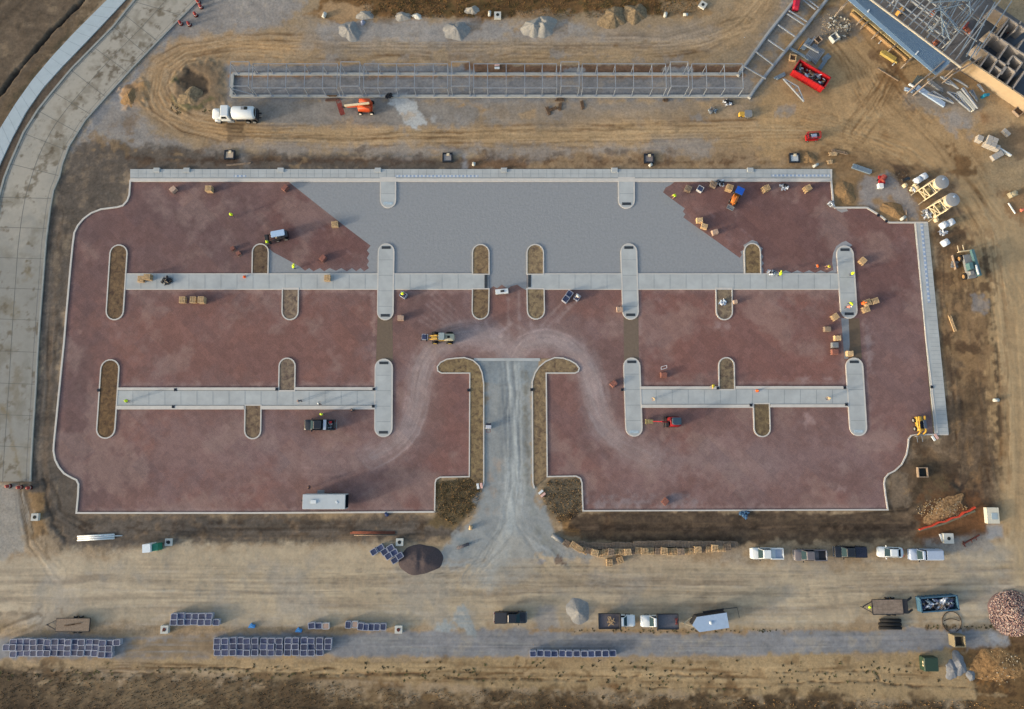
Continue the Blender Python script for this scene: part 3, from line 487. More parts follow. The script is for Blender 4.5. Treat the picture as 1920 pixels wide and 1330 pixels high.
def soil_mat(name, fine=.3, sc=2.2, bump=.6, herring=0, gritc=None):
    m = bpy.data.materials.new(name); m.use_nodes = True; n = m.node_tree.nodes; L = m.node_tree.links; b = n['Principled BSDF']
    b.inputs['Roughness'].default_value = .92; b.inputs['Specular IOR Level'].default_value = .15
    at = n.new('ShaderNodeAttribute'); at.attribute_name = 'soil'; tc = n.new('ShaderNodeTexCoord')
    no = n.new('ShaderNodeTexNoise'); no.inputs['Scale'].default_value = sc; no.inputs['Detail'].default_value = 6; no.inputs['Roughness'].default_value = .75; L.new(tc.outputs['Object'], no.inputs['Vector'])
    mr = n.new('ShaderNodeMapRange'); mr.inputs['From Min'].default_value = .25; mr.inputs['From Max'].default_value = .75; mr.inputs['To Min'].default_value = 1 - fine; mr.inputs['To Max'].default_value = 1 + fine; L.new(no.outputs[0], mr.inputs[0])
    vm = n.new('ShaderNodeVectorMath'); vm.operation = 'SCALE'; L.new(at.outputs['Color'], vm.inputs[0]); L.new(mr.outputs[0], vm.inputs['Scale'])
    src = vm.outputs[0]
    n2 = n.new('ShaderNodeTexNoise'); n2.inputs['Scale'].default_value = 3.3; n2.inputs['Detail'].default_value = 4; n2.inputs['Roughness'].default_value = .8; L.new(tc.outputs['Object'], n2.inputs['Vector'])
    r2 = n.new('ShaderNodeMapRange'); r2.inputs['From Min'].default_value = .57; r2.inputs['From Max'].default_value = .7; r2.inputs['To Min'].default_value = 1; r2.inputs['To Max'].default_value = 1 - fine * 1.1; L.new(n2.outputs[0], r2.inputs[0])
    vs = n.new('ShaderNodeVectorMath'); vs.operation = 'SCALE'; L.new(src, vs.inputs[0]); L.new(r2.outputs[0], vs.inputs['Scale']); src = vs.outputs[0]
    if herring:
        mp = n.new('ShaderNodeMapping'); mp.inputs['Rotation'].default_value = (0, 0, R(45)); L.new(tc.outputs['Object'], mp.inputs[0])
        br = n.new('ShaderNodeTexBrick'); br.inputs['Scale'].default_value = 1; br.inputs['Brick Width'].default_value = 1.25; br.inputs['Row Height'].default_value = 1.05; br.inputs['Mortar Size'].default_value = .0; br.inputs['Bias'].default_value = -.1
        br.inputs['Color1'].default_value = (1 - herring,) * 3 + (1,); br.inputs['Color2'].default_value = (1 + herring,) * 3 + (1,); L.new(mp.outputs[0], br.inputs['Vector'])
        b2 = n.new('ShaderNodeTexBrick'); b2.inputs['Scale'].default_value = 1; b2.inputs['Brick Width'].default_value = .24; b2.inputs['Row Height'].default_value = .12; b2.inputs['Mortar Size'].default_value = .008
        b2.inputs['Color1'].default_value = (.88, .88, .9, 1); b2.inputs['Color2'].default_value = (1.1, 1.08, 1.06, 1); b2.inputs['Mortar'].default_value = (.6, .6, .6, 1); L.new(mp.outputs[0], b2.inputs['Vector'])
        b3_ = n.new('ShaderNodeTexBrick'); b3_.inputs['Scale'].default_value = 1; b3_.inputs['Brick Width'].default_value = 6.5; b3_.inputs['Row Height'].default_value = 2.9; b3_.inputs['Mortar Size'].default_value = 0; b3_.inputs['Color1'].default_value = (.94, .95, .97, 1); b3_.inputs['Color2'].default_value = (1.07, 1.03, 1.0, 1); L.new(mp.outputs[0], b3_.inputs['Vector'])
        v2 = n.new('ShaderNodeVectorMath'); v2.operation = 'MULTIPLY'; L.new(src, v2.inputs[0]); L.new(br.outputs['Color'], v2.inputs[1])
        v3 = n.new('ShaderNodeVectorMath'); v3.operation = 'MULTIPLY'; L.new(v2.outputs[0], v3.inputs[0]); L.new(b2.outputs['Color'], v3.inputs[1]); v4 = n.new('ShaderNodeVectorMath'); v4.operation = 'MULTIPLY'; L.new(v3.outputs[0], v4.inputs[0]); L.new(b3_.outputs['Color'], v4.inputs[1]); src = v4.outputs[0]
    L.new(src, b.inputs['Base Color'])
    bp = n.new('ShaderNodeBump'); bp.inputs['Strength'].default_value = bump; bp.inputs['Distance'].default_value = .06; L.new(no.outputs[0], bp.inputs['Height']); L.new(bp.outputs[0], b.inputs['Normal'])
    return m
def inside(S, pts, cells=True):
    w = [PX(*p) for p in pts]; xc = (S.X[:-1, :-1] + S.X[1:, 1:]) / 2; yc = (S.Y[:-1, :-1] + S.Y[1:, 1:]) / 2; r = np.zeros(xc.shape, bool)
    for i in range(len(w)):
        ax, ay = w[i]; bx, by = w[(i + 1) % len(w)]
        if ay == by: continue
        r ^= ((ay > yc) != (by > yc)) & (xc < (bx - ax) * (yc - ay) / (by - ay) + ax)
    return r
lot = inside(G, LOT)
# sheet dips under everything paved
def dip(pts, z=-.12):
    w = [PX(*p) for p in pts]; sl = G.sub(w, .5); d, _, _, ins = G.dist(w, sl, True); a = np.clip(np.where(ins, d, -d) / .5 + .2, 0, 1); G.Z[sl] = G.Z[sl] * (1 - a) + z * a
dip(LOT)
ROADL = [(262, -10), (212, 52), (135, 130), (100, 172), (72, 207), (45, 250), (20, 307), (9, 335), (0, 368), (-8, 410), (-16, 470), (-22, 560), (-30, 700), (-45, 905)]
ROADR = [(384, -10), (332, 42), (295, 80), (250, 127), (200, 182), (160, 227), (130, 275), (118, 307), (112, 333), (101, 358), (94, 398), (87, 453), (81, 533), (75, 608), (71, 666), (68, 728), (62, 816), (59, 870), (58, 903)]
WALKL = [(212, -10), (140, 62), (100, 105), (62, 150), (30, 195), (0, 243), (-20, 285), (-45, 350)]
WALKR = [(246, -10), (190, 50), (150, 92), (118, 125), (82, 165), (50, 210), (25, 257), (0, 310), (-14, 350), (-25, 400)]
dip(ROADL + ROADR[::-1]); dip(WALKL + WALKR[::-1])
# named soil areas
haul = inside(G, [(-60, 1045), (60, 1040), (200, 1042), (330, 1024), (860, 1022), (1050, 1050), (1390, 1055), (1760, 1055), (1845, 1020), (1860, 985), (1875, 960), (1868, 800), (1840, 640), (1815, 480), (1780, 330), (1620, 262), (1700, 240), (1960, 420), (1960, 1150), (1850, 1170), (1300, 1180), (900, 1178), (0, 1168), (-60, 1168)])
grav = inside(G, [(-60, 1195), (230, 1192), (700, 1186), (880, 1182), (1100, 1184), (1300, 1186), (1700, 1178), (1860, 1180), (1890, 1215), (1800, 1222), (1400, 1232), (700, 1234), (240, 1238), (-60, 1240)])
drv = inside(G, [(888, 674), (1012, 674), (1001, 720), (1001, 905), (1022, 960), (1062, 1010), (1050, 1050), (860, 1050), (850, 1010), (890, 965), (906, 905), (906, 720)])
scrub = inside(G, [(-60, 1262), (480, 1272), (700, 1290), (1000, 1296), (1500, 1312), (1700, 1322), (1960, 1310), (1960, 1400), (-60, 1400)])
MS = soil_mat('soil'); MH = soil_mat('packed_soil', fine=.15, bump=.4)
grid_object('haul_road', G, haul & ~lot, m=MH); grid_object('gravel_track', G, grav & ~haul, m=MH); grid_object('driveway', G, drv & ~haul & ~lot, m=MH)
grid_object('ground', G, ~haul & ~grav & ~(drv & ~lot), m=MS)
# ------------------------------------------------------------------ car park surface
xs = [PX(*p) for p in LOT]; a0 = np.searchsorted(X[0], min(p[0] for p in xs) - .6); a1 = np.searchsorted(X[0], max(p[0] for p in xs) + .6)
b0 = np.searchsorted(Y[:, 0], min(p[1] for p in xs) - .6); b1 = np.searchsorted(Y[:, 0], max(p[1] for p in xs) + .6)
S = Sheet(X[b0:b1, a0:a1].copy(), Y[b0:b1, a0:a1].copy(), (109, 84, 80))
def paint_lot():
    s = S; A = [(90, 330), (1780, 330), (1780, 980), (90, 980)]
    s.mott(A, .08, 12, 401, (118, 82, 74), .05, .55); s.mott(A, .05, 5, 402, (120, 99, 98), .15, .45)
    s.fill([(145, 380), (700, 345), (700, 500), (240, 510), (225, 460), (200, 600), (180, 820), (300, 830), (420, 900), (160, 950), (105, 850), (120, 600)], (94, 74, 74), 8, 4, .75)
    s.fill([(240, 560), (700, 560), (700, 715), (230, 715)], (115, 80, 72), 6, 4, .65); s.fill([(1200, 545), (1570, 545), (1570, 715), (1205, 715)], (116, 80, 73), 5, 4, .7)
    s.fill([(1290, 350), (1560, 350), (1700, 420), (1720, 600), (1610, 600), (1560, 500), (1440, 500), (1380, 450)], (100, 71, 68), 5, 3, .7)
    s.fill([(560, 350), (690, 455), (690, 500), (560, 480), (500, 400)], (104, 72, 68), 4, 3, .6); s.fill([(1030, 705), (1090, 705), (1100, 850), (1200, 900), (1090, 890), (1030, 890)], (114, 82, 77), 4, 2, .6)
    s.fill([(835, 705), (880, 705), (880, 890), (780, 890), (820, 830)], (113, 80, 75), 3, 2, .6)
    s.fill([(200, 780), (700, 790), (740, 860), (600, 900), (300, 900)], (119, 97, 95), 8, 5, .6); s.fill([(1150, 850), (1400, 830), (1680, 800), (1640, 880), (1400, 920), (1150, 900)], (120, 99, 98), 8, 5, .65)
    s.fill([(1620, 560), (1720, 560), (1740, 780), (1640, 800), (1625, 680)], (112, 88, 86), 5, 3, .6)
    lt = [(956, 672), (946, 648), (925, 632), (880, 626), (832, 640), (800, 668), (786, 710), (780, 770), (764, 815), (720, 850), (640, 872), (540, 868)]
    rt = [(966, 672), (976, 650), (998, 637), (1032, 634), (1070, 650), (1097, 680), (1110, 718), (1120, 770), (1140, 812), (1195, 848), (1290, 866), (1440, 872)]
    def chaikin(p):
        q = [p[0]]
        for (ax, ay), (bx, by) in zip(p, p[1:]): q += [(ax * .75 + bx * .25, ay * .75 + by * .25), (ax * .25 + bx * .75, ay * .25 + by * .75)]
        return q + [p[-1]]
    lt = chaikin(lt); rt = chaikin(rt)
    s.fill([(840, 600), (1075, 600), (1090, 655), (1060, 670), (870, 670), (830, 650)], (122, 106, 104), 6, 1.5, .45)
    for t, q in ((lt, 1), (rt, 2)):
        s.line(t, 44, (122, 104, 102), 5, 1, .6); s.line(t[:20], 42, (126, 111, 109), 3, .5, .6); s.line(t[:18], 34, (133, 121, 120), 1.6, .3, .6); s.line(t[:14], 20, (138, 128, 127), 2, .3, .45)
        rg = random.Random(50 + q)
        for k in range(26):
            o = rg.uniform(-24, 24); p = off(t, o, rg.uniform(0, 2)); a = rg.randint(0, 9); s.tint(p[a:a + rg.randint(7, 16)], rg.uniform(.9, 1.8), rg.choice((.88, 1.13, 1.18, .92)), soft=.35)
        s.streak(t[:20], 48, .035, .4, seed=410 + q, tint=(146, 137, 137), ts=.3); s.streak(t[:18], 38, .035, .22, seed=420 + q)
    for k in range(30):
        x, y = random.uniform(250, 1650), random.choice((random.uniform(560, 700), random.uniform(800, 930))); s.tint([(x, y), (x + random.uniform(40, 150), y + random.uniform(-14, 14)), (x + random.uniform(160, 260), y + random.uniform(-30, 30))], random.uniform(.9, 1.6), random.choice((.93, 1.08, 1.1)), soft=.4)
    s.mott([(90, 330), (1780, 330), (1780, 980), (90, 980)], 0, 7, 470, (134, 114, 107), .08, .4)
    for k in range(5): s.line([(900 + k * 8, 662 - k * 2), (925 + k * 5, 630 - k * 3), (960, 612 - k * 2), (1000 - k * 5, 628 - k * 3), (1025 - k * 8, 660 - k * 2)], .8, (140, 126, 125), .6, .2, .35)
    for i in range(7): s.line([(930 - i * 8, 655 + i), (815 - i * 5, 545 + i * 9)], .9, (142, 124, 122), .9, .3, .5)
    for a, b in (((1015, 612), (1058, 562)), ((1028, 612), (1070, 570)), ((1040, 606), (1085, 562)), ((1002, 640), (985, 560)), ((975, 630), (972, 550)), ((955, 640), (952, 560)), ((925, 640), (910, 600))): s.line([a, b], 1.2, (142, 126, 124), .9, .3, .6)
    for a in ([(245, 546), (525, 547)], [(562, 547), (703, 547)], [(740, 547), (884, 547)], [(1200, 546), (1340, 546)], [(1378, 546), (1574, 546)], [(225, 723), (522, 723)], [(556, 723), (700, 723)], [(1203, 719), (1345, 719)], [(1382, 718), (1582, 718)], [(702, 550), (700, 720)], [(1200, 550), (1200, 716)], [(1574, 550), (1582, 712)], [(1617, 600), (1624, 680), (1632, 800)], [(150, 957), (810, 956)], [(1096, 952), (1655, 951)]): s.line(a, 3, (140, 118, 112), 1, .6, .55)
    s.line([(1098, 945), (1300, 940)], 8, (124, 116, 118), 2, 1.5, .6)
    for a in ([(1625, 610), (1632, 700)],): s.line(a, 5, (136, 122, 122), 1.5, 1, .6)
    for q in ((1505, 712), (1550, 710), (1345, 606), (1360, 610), (1240, 565), (645, 760), (1515, 787), (1580, 916)): s.line([(q[0] - 3, q[1]), (q[0] + 4, q[1] + 1)], 5, (140, 120, 118), 1.2, 1, .55)
    for q in ((1300, 390), (1330, 400), (1390, 430), (1405, 442), (570, 360), (590, 410), (600, 425), (650, 470)): s.line([(q[0], q[1]), (q[0] + 8, q[1] + 6)], 4, (122, 99, 98), .5, .2, .6)
paint_lot(); _l = S.C @ np.array([.2126, .7152, .0722], np.float32); S.C = (_l[..., None] * np.array([1.02, .985, .985], np.float32) + (S.C - _l[..., None]) * .80) * 1.34; S.C *= (1 + .05 * fbm(S.X, S.Y, 1.3, 4, 430, .8))[..., None]
MPAV = soil_mat('red_pavers', fine=.10, sc=1.2, bump=.12, herring=.085)
grid_object('paver_lot', S, inside(S, LOT), m=MPAV, flat=.03)
GLc = .88
M_con = mat('concrete', (163, 168, 169), .85, .13, .35, bump=.05, gl=GLc); M_con2 = mat('concrete_old', (148, 148, 141), .88, .14, .35, bump=.05, gl=GLc)
M_kerb = mat('kerb_concrete', (188, 185, 179), .8, .08, 1.2, gl=GLc); M_joint = mat('joint', (118, 124, 124), .9, .1, 1, gl=GLc); M_mat = mat('dark_mat', (46, 52, 58), .6, .2, 2); M_jnt2 = mat('old_joint', (92, 92, 88), .9, .15, 1)
M_bed = soil_mat('bedding_stone', fine=.10, sc=3.0, bump=.3); 
def bed(pts, c, name, z=.036):
    mb = MB(); w = [PX(*p) for p in pts]; mb.prism(w, z - .004, z); n = name; m = mat('bed_%d_%d_%d' % c, c, .9, .09, 2.2, bump=.4, gl=GLc); return struct(mb, n, m)
GB = [(541, 341), (600, 388), (650, 427), (695, 461), (688, 470), (693, 476), (688, 484), (692, 490), (688, 497), (692, 503), (683, 509), (676, 503), (668, 509), (660, 503), (650, 509), (640, 503), (630, 508), (618, 503), (608, 509), (600, 503), (588, 509), (580, 503), (572, 508), (562, 500), (540, 488), (512, 473), (504, 466), (502, 470), (502, 514),
      (917, 514), (917, 543), (925, 537), (932, 541), (941, 534), (952, 542), (958, 537), (970, 534), (978, 540), (988, 545), (988, 514), (1431, 514), (1431, 505), (1428, 500), (1432, 494), (1428, 488), (1431, 481), (1426, 474), (1430, 466), (1424, 462), (1420, 454), (1410, 450), (1402, 455), (1394, 460), (1396, 468), (1388, 472), (1391, 478), (1387, 484), (1340, 450), (1281, 408), (1285, 402), (1280, 397), (1284, 391), (1275, 385), (1243, 361), (1248, 352), (1256, 348), (1263, 343), (1264, 341)]
bed(GB, (133, 137, 141), 'stone_bed')
zz = [(1431, 514)] + [(1440 + 11 * i, 507 if i % 2 else 512) for i in range(12)] + [(1566, 514)]
bed(zz, (136, 140, 143), 'stone_bed', .0365)
bed([(1563, 512), (1560, 490), (1562, 475), (1568, 462), (1578, 455), (1586, 452), (1598, 460), (1590, 466), (1574, 470), (1568, 490), (1569, 512)], (140, 142, 146), 'stone_bed', .0368)
bed([(1567, 391), (1587, 391), (1590, 396), (1578, 399), (1570, 395)], (146, 144, 143), 'stone_bed')
bed([(1577, 597), (1591, 597), (1593, 648), (1590, 673), (1583, 673)], (126, 131, 136), 'stone_bed')
bed([(1591, 597), (1611, 597), (1616, 673), (1591, 673), (1593, 648)], (98, 84, 70), 'soil_strip'); bed([(708, 594), (736, 594), (737, 678), (705, 678)], (104, 91, 78), 'soil_strip'); bed([(1169, 594), (1197, 594), (1198, 678), (1170, 678)], (107, 94, 82), 'soil_strip')
kb = MB()                                                             # outer kerb and thin dark edges
def kerb(pts, wpx=3.4, closed=False, z=.17): kb.ribbon([PX(*p) for p in pts], wpx / 10.4, .0, z, closed)
kerb(LOT[:31] , 3.0); kerb([(815, 961), (816, 905), (818, 899), (825, 895), (880, 894), (881, 700), (828, 700), (821, 696), (820, 688), (826, 680), (838, 674), (855, 672), (871, 671), (887, 676), (898, 686), (904, 700), (907, 720), (907, 908), (903, 916)], 2.2)
kerb([(1002, 916), (999, 905), (998, 716), (1003, 700), (1011, 688), (1023, 678), (1040, 671), (1056, 672), (1070, 677), (1080, 683), (1086, 691), (1084, 697), (1078, 700), (1024, 700), (1026, 894), (1080, 893), (1088, 897), (1091, 905), (1093, 958), (1380, 957), (1664, 956), (1660, 930), (1657, 906), (1659, 896), (1665, 889), (1677, 883), (1690, 871), (1699, 853), (1702, 836), (1703, 823), (1708, 817), (1717, 815), (1777, 815)], 2.4)
kerb([(1558, 318), (1558, 340), (1562, 383), (1565, 390), (1625, 390), (1645, 402)], 3.2); kerb([(1650, 405), (1660, 413)], 3.2); kerb([(1664, 417), (1668, 418), (1739, 418)], 3.2)
kerb([(1716, 419), (1736, 640), (1757, 813)], 1.8, z=.185)
struct(kb, 'kerb', M_kerb); mb = MB(); mb.prism([PX(*p) for p in ((889, 672), (1012, 672), (1013, 677), (888, 677))], 0, .045); struct(mb, 'threshold', M_con)
def oval(x0, x1, y0, y1, top, bot, sk=0, n=9):
    """stadium outline in survey pixels; sk = lean"""
    r = (x1 - x0) / 2; cx = (x0 + x1) / 2; pts = []
    if top: pts += [(cx - r * math.cos(math.pi * i / n), y0 + r - r * math.sin(math.pi * i / n)) for i in range(n + 1)]
    else: pts += [(x0, y0), (x1, y0)]
    if bot: pts += [(cx + r * math.cos(math.pi * i / n), y1 - r + r * math.sin(math.pi * i / n)) for i in range(n + 1)]
    else: pts += [(x1, y1), (x0, y1)]
    return [(x + sk * (y - y0) / (y1 - y0), y) for x, y in pts]
ISL = [((208, 240, 460, 600), 1, 1, -9, (88, 72, 52)), ((191, 225, 675, 822), 1, 1, -10, (86, 68, 46)), ((474, 504, 458, 514), 1, 0, -1, (84, 70, 54)), ((530, 560, 541, 600), 0, 1, -1, (104, 91, 75)), ((524, 554, 672, 733), 1, 0, -1, (100, 88, 74)), ((460, 490, 760, 823), 0, 1, -1, (98, 84, 66)),
       ((886, 917, 459, 515), 1, 0, 0, (106, 90, 66)), ((886, 917, 542, 599), 0, 1, -1, (100, 84, 62)), ((988, 1019, 459, 515), 1, 0, 0, (112, 98, 74)), ((988, 1020, 542, 599), 0, 1, 1, (108, 95, 72)), ((1395, 1425, 457, 514), 1, 0, 1, (104, 88, 62)), ((1342, 1372, 541, 600), 0, 1, 1, (106, 94, 76)), ((1347, 1376, 671, 731), 1, 0, 1, (102, 90, 70)), ((1412, 1442, 757, 819), 0, 1, 2, (92, 80, 58))]
ik = MB()
def msoil(c):
    m = mat('planting_soil_%d_%d_%d' % c, (int(c[0] * .94), int(c[1] * .88), int(c[2] * 1.04)), .95, .42, 1.1, bump=.7, gl=GLc, c2=tuple(int(v * 1.16) for v in c)); n = m.node_tree.nodes
    for q in n:
        if q.type == 'VALTORGB': q.color_ramp.elements[0].position = .32; q.color_ramp.elements[1].position = .7
        if q.type == 'TEX_NOISE': q.inputs['Distortion'].default_value = .5; q.inputs['Roughness'].default_value = .75
    return m
for (x0, x1, y0, y1), t, b, sk, c in ISL:
    o = oval(x0, x1, y0, y1, t, b, sk); mb = MB(); mb.prism([PX(*p) for p in o], .0, .12); struct(mb, 'planting_bed', msoil(c)); ik.ribbon([PX(*p) for p in o], .21, 0, .18, True)
for o, c in (([(826, 697), (821, 692), (824, 683), (838, 675), (855, 673), (871, 673), (887, 677), (897, 687), (903, 700), (906, 720), (906, 905), (902, 912), (883, 898), (882, 699)], (106, 92, 66)), ([(1000, 905), (1000, 716), (1004, 700), (1012, 689), (1023, 680), (1040, 673), (1056, 674), (1070, 679), (1080, 685), (1084, 691), (1080, 698), (1023, 699), (1025, 895), (1004, 912)], (107, 93, 69))):
    mb = MB(); mb.prism([PX(*p) for p in o], .0, .12); struct(mb, 'planting_bed', msoil(c))
struct(ik, 'island_kerb', M_kerb)
# concrete walks
def slab(o, name='concrete_walk', z=.15, m=None, edge=True, w=.22):
    mb = MB(); W = [PX(*p) for p in o]; mb.prism(W, 0, z); q = struct(mb, name, m or M_con)
    if edge: ek.ribbon(W, w, 0, z + .012, True)
    return q
ek = MB(); jt = MB(); tm = []
def joint(a, b, z=.156, w=.05): p = PX(*a); q = PX(*b); jt.bar((p[0], p[1], z), (q[0], q[1], z), w, .006)
def band(x0, x1, y0, y1, step=30, edge=True, z=.15, m=None):
    o = [(x0, y0), (x1, y0), (x1, y1), (x0, y1)]; mb = MB(); mb.prism([PX(*p) for p in o], 0, z); struct(mb, 'concrete_walk', m or M_con)
    if edge:
        for yy in (y0, y1): ek.ribbon([PX(x0, yy), PX(x1, yy)], .16, 0, z + .008)
    x = x0 + step
    while x < x1 - 4: joint((x, y0 + 1), (x, y1 - 1), z + .005); x += step
band(235, 709, 514, 543); band(739, 887, 514, 543); band(887, 916, 515, 542, 60, False); band(989, 1018, 515, 542, 60, False); band(1018, 1165, 514, 543); band(1196, 1572, 514, 543)
band(220, 704, 733, 760, edge=False); band(1200, 1590, 730, 758, edge=False)
for (x0, x1, ya, yb) in ((221, 522, 727, 732), (554, 705, 726.5, 731.5), (219, 458, 761, 768), (489, 704, 761, 768), (1201, 1348, 725, 730), (1379, 1588, 724.5, 729.5), (1203, 1412, 759, 765), (1444, 1590, 758.5, 764)):
    mb = MB(); mb.prism([PX(*p) for p in ((x0, ya), (x1, ya), (x1, yb), (x0, yb))], 0, .22); struct(mb, 'low_wall', M_kerb)
    yj = yb if ya < 745 else ya; joint((x0, yj + (.4 if ya < 745 else -.4)), (x1, yj + (.4 if ya < 745 else -.4)), .157, .08)
for (x0, x1, y0, y1, t, b, sk) in ((714, 742, 334, 390, 0, 1, 0), (710, 739, 458, 600, 1, 1, -2), (704, 736, 674, 819, 1, 1, -1), (1160, 1189, 334, 391, 0, 1, 0), (1164, 1193, 458, 599, 1, 1, 4), (1169, 1199, 672, 818, 1, 1, 5), (1568, 1598, 462, 597, 1, 1, 9), (1585, 1616, 672, 817, 1, 1, 9)):
    o = oval(x0, x1, y0, y1, t, b, sk); slab(o, 'concrete_walk', .165)
    def rect(cy, h=5, wd=17):
        cx = (x0 + x1) / 2 + sk * (cy - y0) / (y1 - y0); p = [PX(*q) for q in ((cx - wd / 2, cy - h / 2), (cx + wd / 2, cy - h / 2), (cx + wd / 2, cy + h / 2), (cx - wd / 2, cy + h / 2))]; tm.append(p)
    if t: rect(y0 + 7)
    if b: rect(y1 - 8)
    y = y0 + 30
    while y < y1 - 20: cx = (x0 + x1) / 2 + sk * (y - y0) / (y1 - y0); joint((cx - 13, y), (cx + 13, y), .171); y += 29
tm.append([PX(*p) for p in ((908.5, 516), (914.5, 516), (914.5, 541), (908.5, 541))]); tm.append([PX(*p) for p in ((990, 516), (995.5, 516), (995.5, 539), (990, 539))])
wh = [(731, 719), (1190, 1180), (1610, 1605)]
for i, p in enumerate(tm):
    cx = sum(q[0] for q in p) / 4; cy = sum(q[1] for q in p) / 4; mb = MB(); mb.prism([(q[0] - cx, q[1] - cy) for q in p], 0, .02)
    for j in range(5):
        for k in range(2): mb.box((p[0][0] - cx) + (p[2][0] - p[0][0]) * (j + .5) / 5, (p[0][1] - cy) + (p[2][1] - p[0][1]) * (k + .5) / 2, .02, .12, .08, .012)
    tag = ['north-west tongue of walk', 'left cross-walk, upper end', 'left cross-walk, lower end', 'left lower cross-walk, upper end', 'left lower cross-walk, lower end', 'north-east tongue of walk', 'right-of-centre cross-walk, upper end', 'right-of-centre cross-walk, lower end', 'right-of-centre lower cross-walk, upper end', 'right-of-centre lower cross-walk, lower end', 'far right cross-walk, upper end', 'far right cross-walk, lower end', 'far right lower cross-walk, upper end', 'far right lower cross-walk, lower end', 'walk end left of the central gap', 'walk end right of the central gap'][i]
    pale = i in (0, 9, 13)
    solo(mb, 'tactile_mat', mat('pale_mat', (150, 166, 176), .6, .25, 3) if pale else M_mat, ('pale wrapped' if pale else 'dark ribbed') + ' tactile mat on the ' + tag, 'tactile mat', (cx, cy, .166), group='tactile mats at the walk ends')
# north walk with its strip of inset blocks
mb = MB(); mb.prism([PX(*p) for p in ((245, 318), (1557, 318), (1557, 334), (245, 334))], 0, .16); struct(mb, 'concrete_walk', M_con)
mb = MB(); mb.prism([PX(*p) for p in ((245, 335.2), (1557, 335.2), (1557, 341.5), (245, 341.5))], 0, .19); struct(mb, 'low_wall', M_kerb)
for i in range(1, 88): x = 245 + i * 15; joint((x, 319), (x, 333), .164, .04)
joint((246, 334.6), (1556, 334.6), .12, .12); joint((246, 327), (1556, 327), .165, .03)
for x in (295, 351, 527, 709, 945, 1152, 1406): mb = MB(); q = PX(x, 320); mb.box(q[0], q[1], 0, 1.15, .85, .34); struct(mb, 'concrete_block', M_con)
struct(ek, 'walk_edge', M_kerb)
# east walk
mb = MB(); mb.prism([PX(*p) for p in ((1714, 418), (1739, 418), (1778, 815), (1752, 815))], 0, .15); struct(mb, 'concrete_walk', M_con)
for i in range(1, 50): y = 418 + i * 8; f = (y - 418) / 397; joint((1723 + f * 36, y), (1738 + f * 38, y), .156, .035)
struct(jt, 'joint_line', M_joint)
M_ins = mat('inset_block', (128, 146, 172), .8, .2, 4); M_ins2 = mat('inset_pale', (176, 182, 184), .8, .1, 3)
ins = MB(); in2 = MB()
def inset(a, b, wpx, n):
    p = Vector(PX(*a)); q = Vector(PX(*b)); ins.ribbon([p, q], wpx / 10.4, .1, .166)
    for i in range(n): t = (i + .5) / n; c = p.lerp(q, t); in2.box(c.x, c.y, .166, .34, .34, .008)
inset((1727, 420), (1741, 568), 5, 18); inset((742, 331), (897, 331), 4, 22); inset((1446, 330), (1556, 330), 4, 15); inset((439, 331), (462, 331), 4, 3)
struct(ins, 'inset_strip', M_ins); struct(in2, 'inset_strip', M_ins2)
# street and footway, north-west
def between(A, B, n=60):
    def rs(L):
        w = [Vector(PX(*p)) for p in L]; d = [0]
        for i in range(len(w) - 1): d.append(d[-1] + (w[i + 1] - w[i]).length)
        o = []
        for k in range(n + 1):
            t = d[-1] * k / n; i = max(j for j in range(len(d)) if d[j] <= t + 1e-6); i = min(i, len(w) - 2); f = (t - d[i]) / (d[i + 1] - d[i]); o.append(w[i].lerp(w[i + 1], f))
        return o
    return rs(A), rs(B)
# the street is a fine sheet so that its stains can be laid on it
SR = Sheet(X[:, :np.searchsorted(X[0], -58)].copy(), Y[:, :np.searchsorted(X[0], -58)].copy(), (136, 136, 131))
def paint_road():
    s = SR; A = [(-60, -40), (420, -40), (300, 120), (100, 400), (70, 920), (-60, 920)]; s.fill([(200, -60), (460, -60), (200, 240), (110, 420), (-60, 420), (0, 300)], (160, 156, 146), 14, 6, .95); s.fill([(-60, 840), (60, 830), (60, 950), (-60, 950)], (142, 138, 128), 3, 3, .8)
    s.mott(A, .08, 5, 501, (114, 110, 99), .05, .6); s.mott(A, .05, 1.6, 502, (96, 87, 72), .22, .75)
    s.line([(290, 20), (250, 75), (170, 160), (120, 220), (95, 290)], 12, (112, 104, 90), 3, 2.5, .55); s.mott([(330, 0), (330, 60), (220, 190), (120, 290), (70, 300), (200, 90), (270, 0)], 0, 1.5, 503, (84, 74, 60), .12, .75)
    s.line([(0, 760), (15, 780), (30, 850), (42, 910)], 3, (118, 106, 82), 1, .6, .8); s.line([(30, 700), (35, 745)], 14, (112, 104, 88), 2, 1.5, .6); s.line([(50, 510), (55, 520)], 9, (118, 108, 88), 2, 1.5, .6); s.line([(25, 560), (28, 600)], 7, (118, 110, 92), 2, 1.5, .5)
    s.line([(57, 560), (42, 800), (46, 905)], 5, (122,122,116), 1.5, 1, .6)
paint_road()
mr = inside(SR, ROADL[:-1] + [(-45, 903)] + ROADR[::-1]); M_road = soil_mat('road_concrete', fine=.07, sc=1.4, bump=.06)
grid_object('street', SR, mr, m=M_road, flat=.1)
rk = MB(); rk.ribbon([PX(*p) for p in ROADR], .3, -.1, .22); rk.ribbon([PX(*p) for p in ROADL], .35, -.1, .24); struct(rk, 'street_kerb', mat('street_kerb', (136, 140, 138), .85, .12, 1, gl=GLc))
A_, B_ = between(ROADL, ROADR); rj = MB()
def jb(p, q, z=.104, w=.09): rj.bar((p.x, p.y, z), (q.x, q.y, z), w, .008)
cen = [a.lerp(b, .49) for a, b in zip(A_, B_)]; cr = [a.lerp(b, .92) for a, b in zip(A_, B_)]; cl = [a.lerp(b, .06) for a, b in zip(A_, B_)]
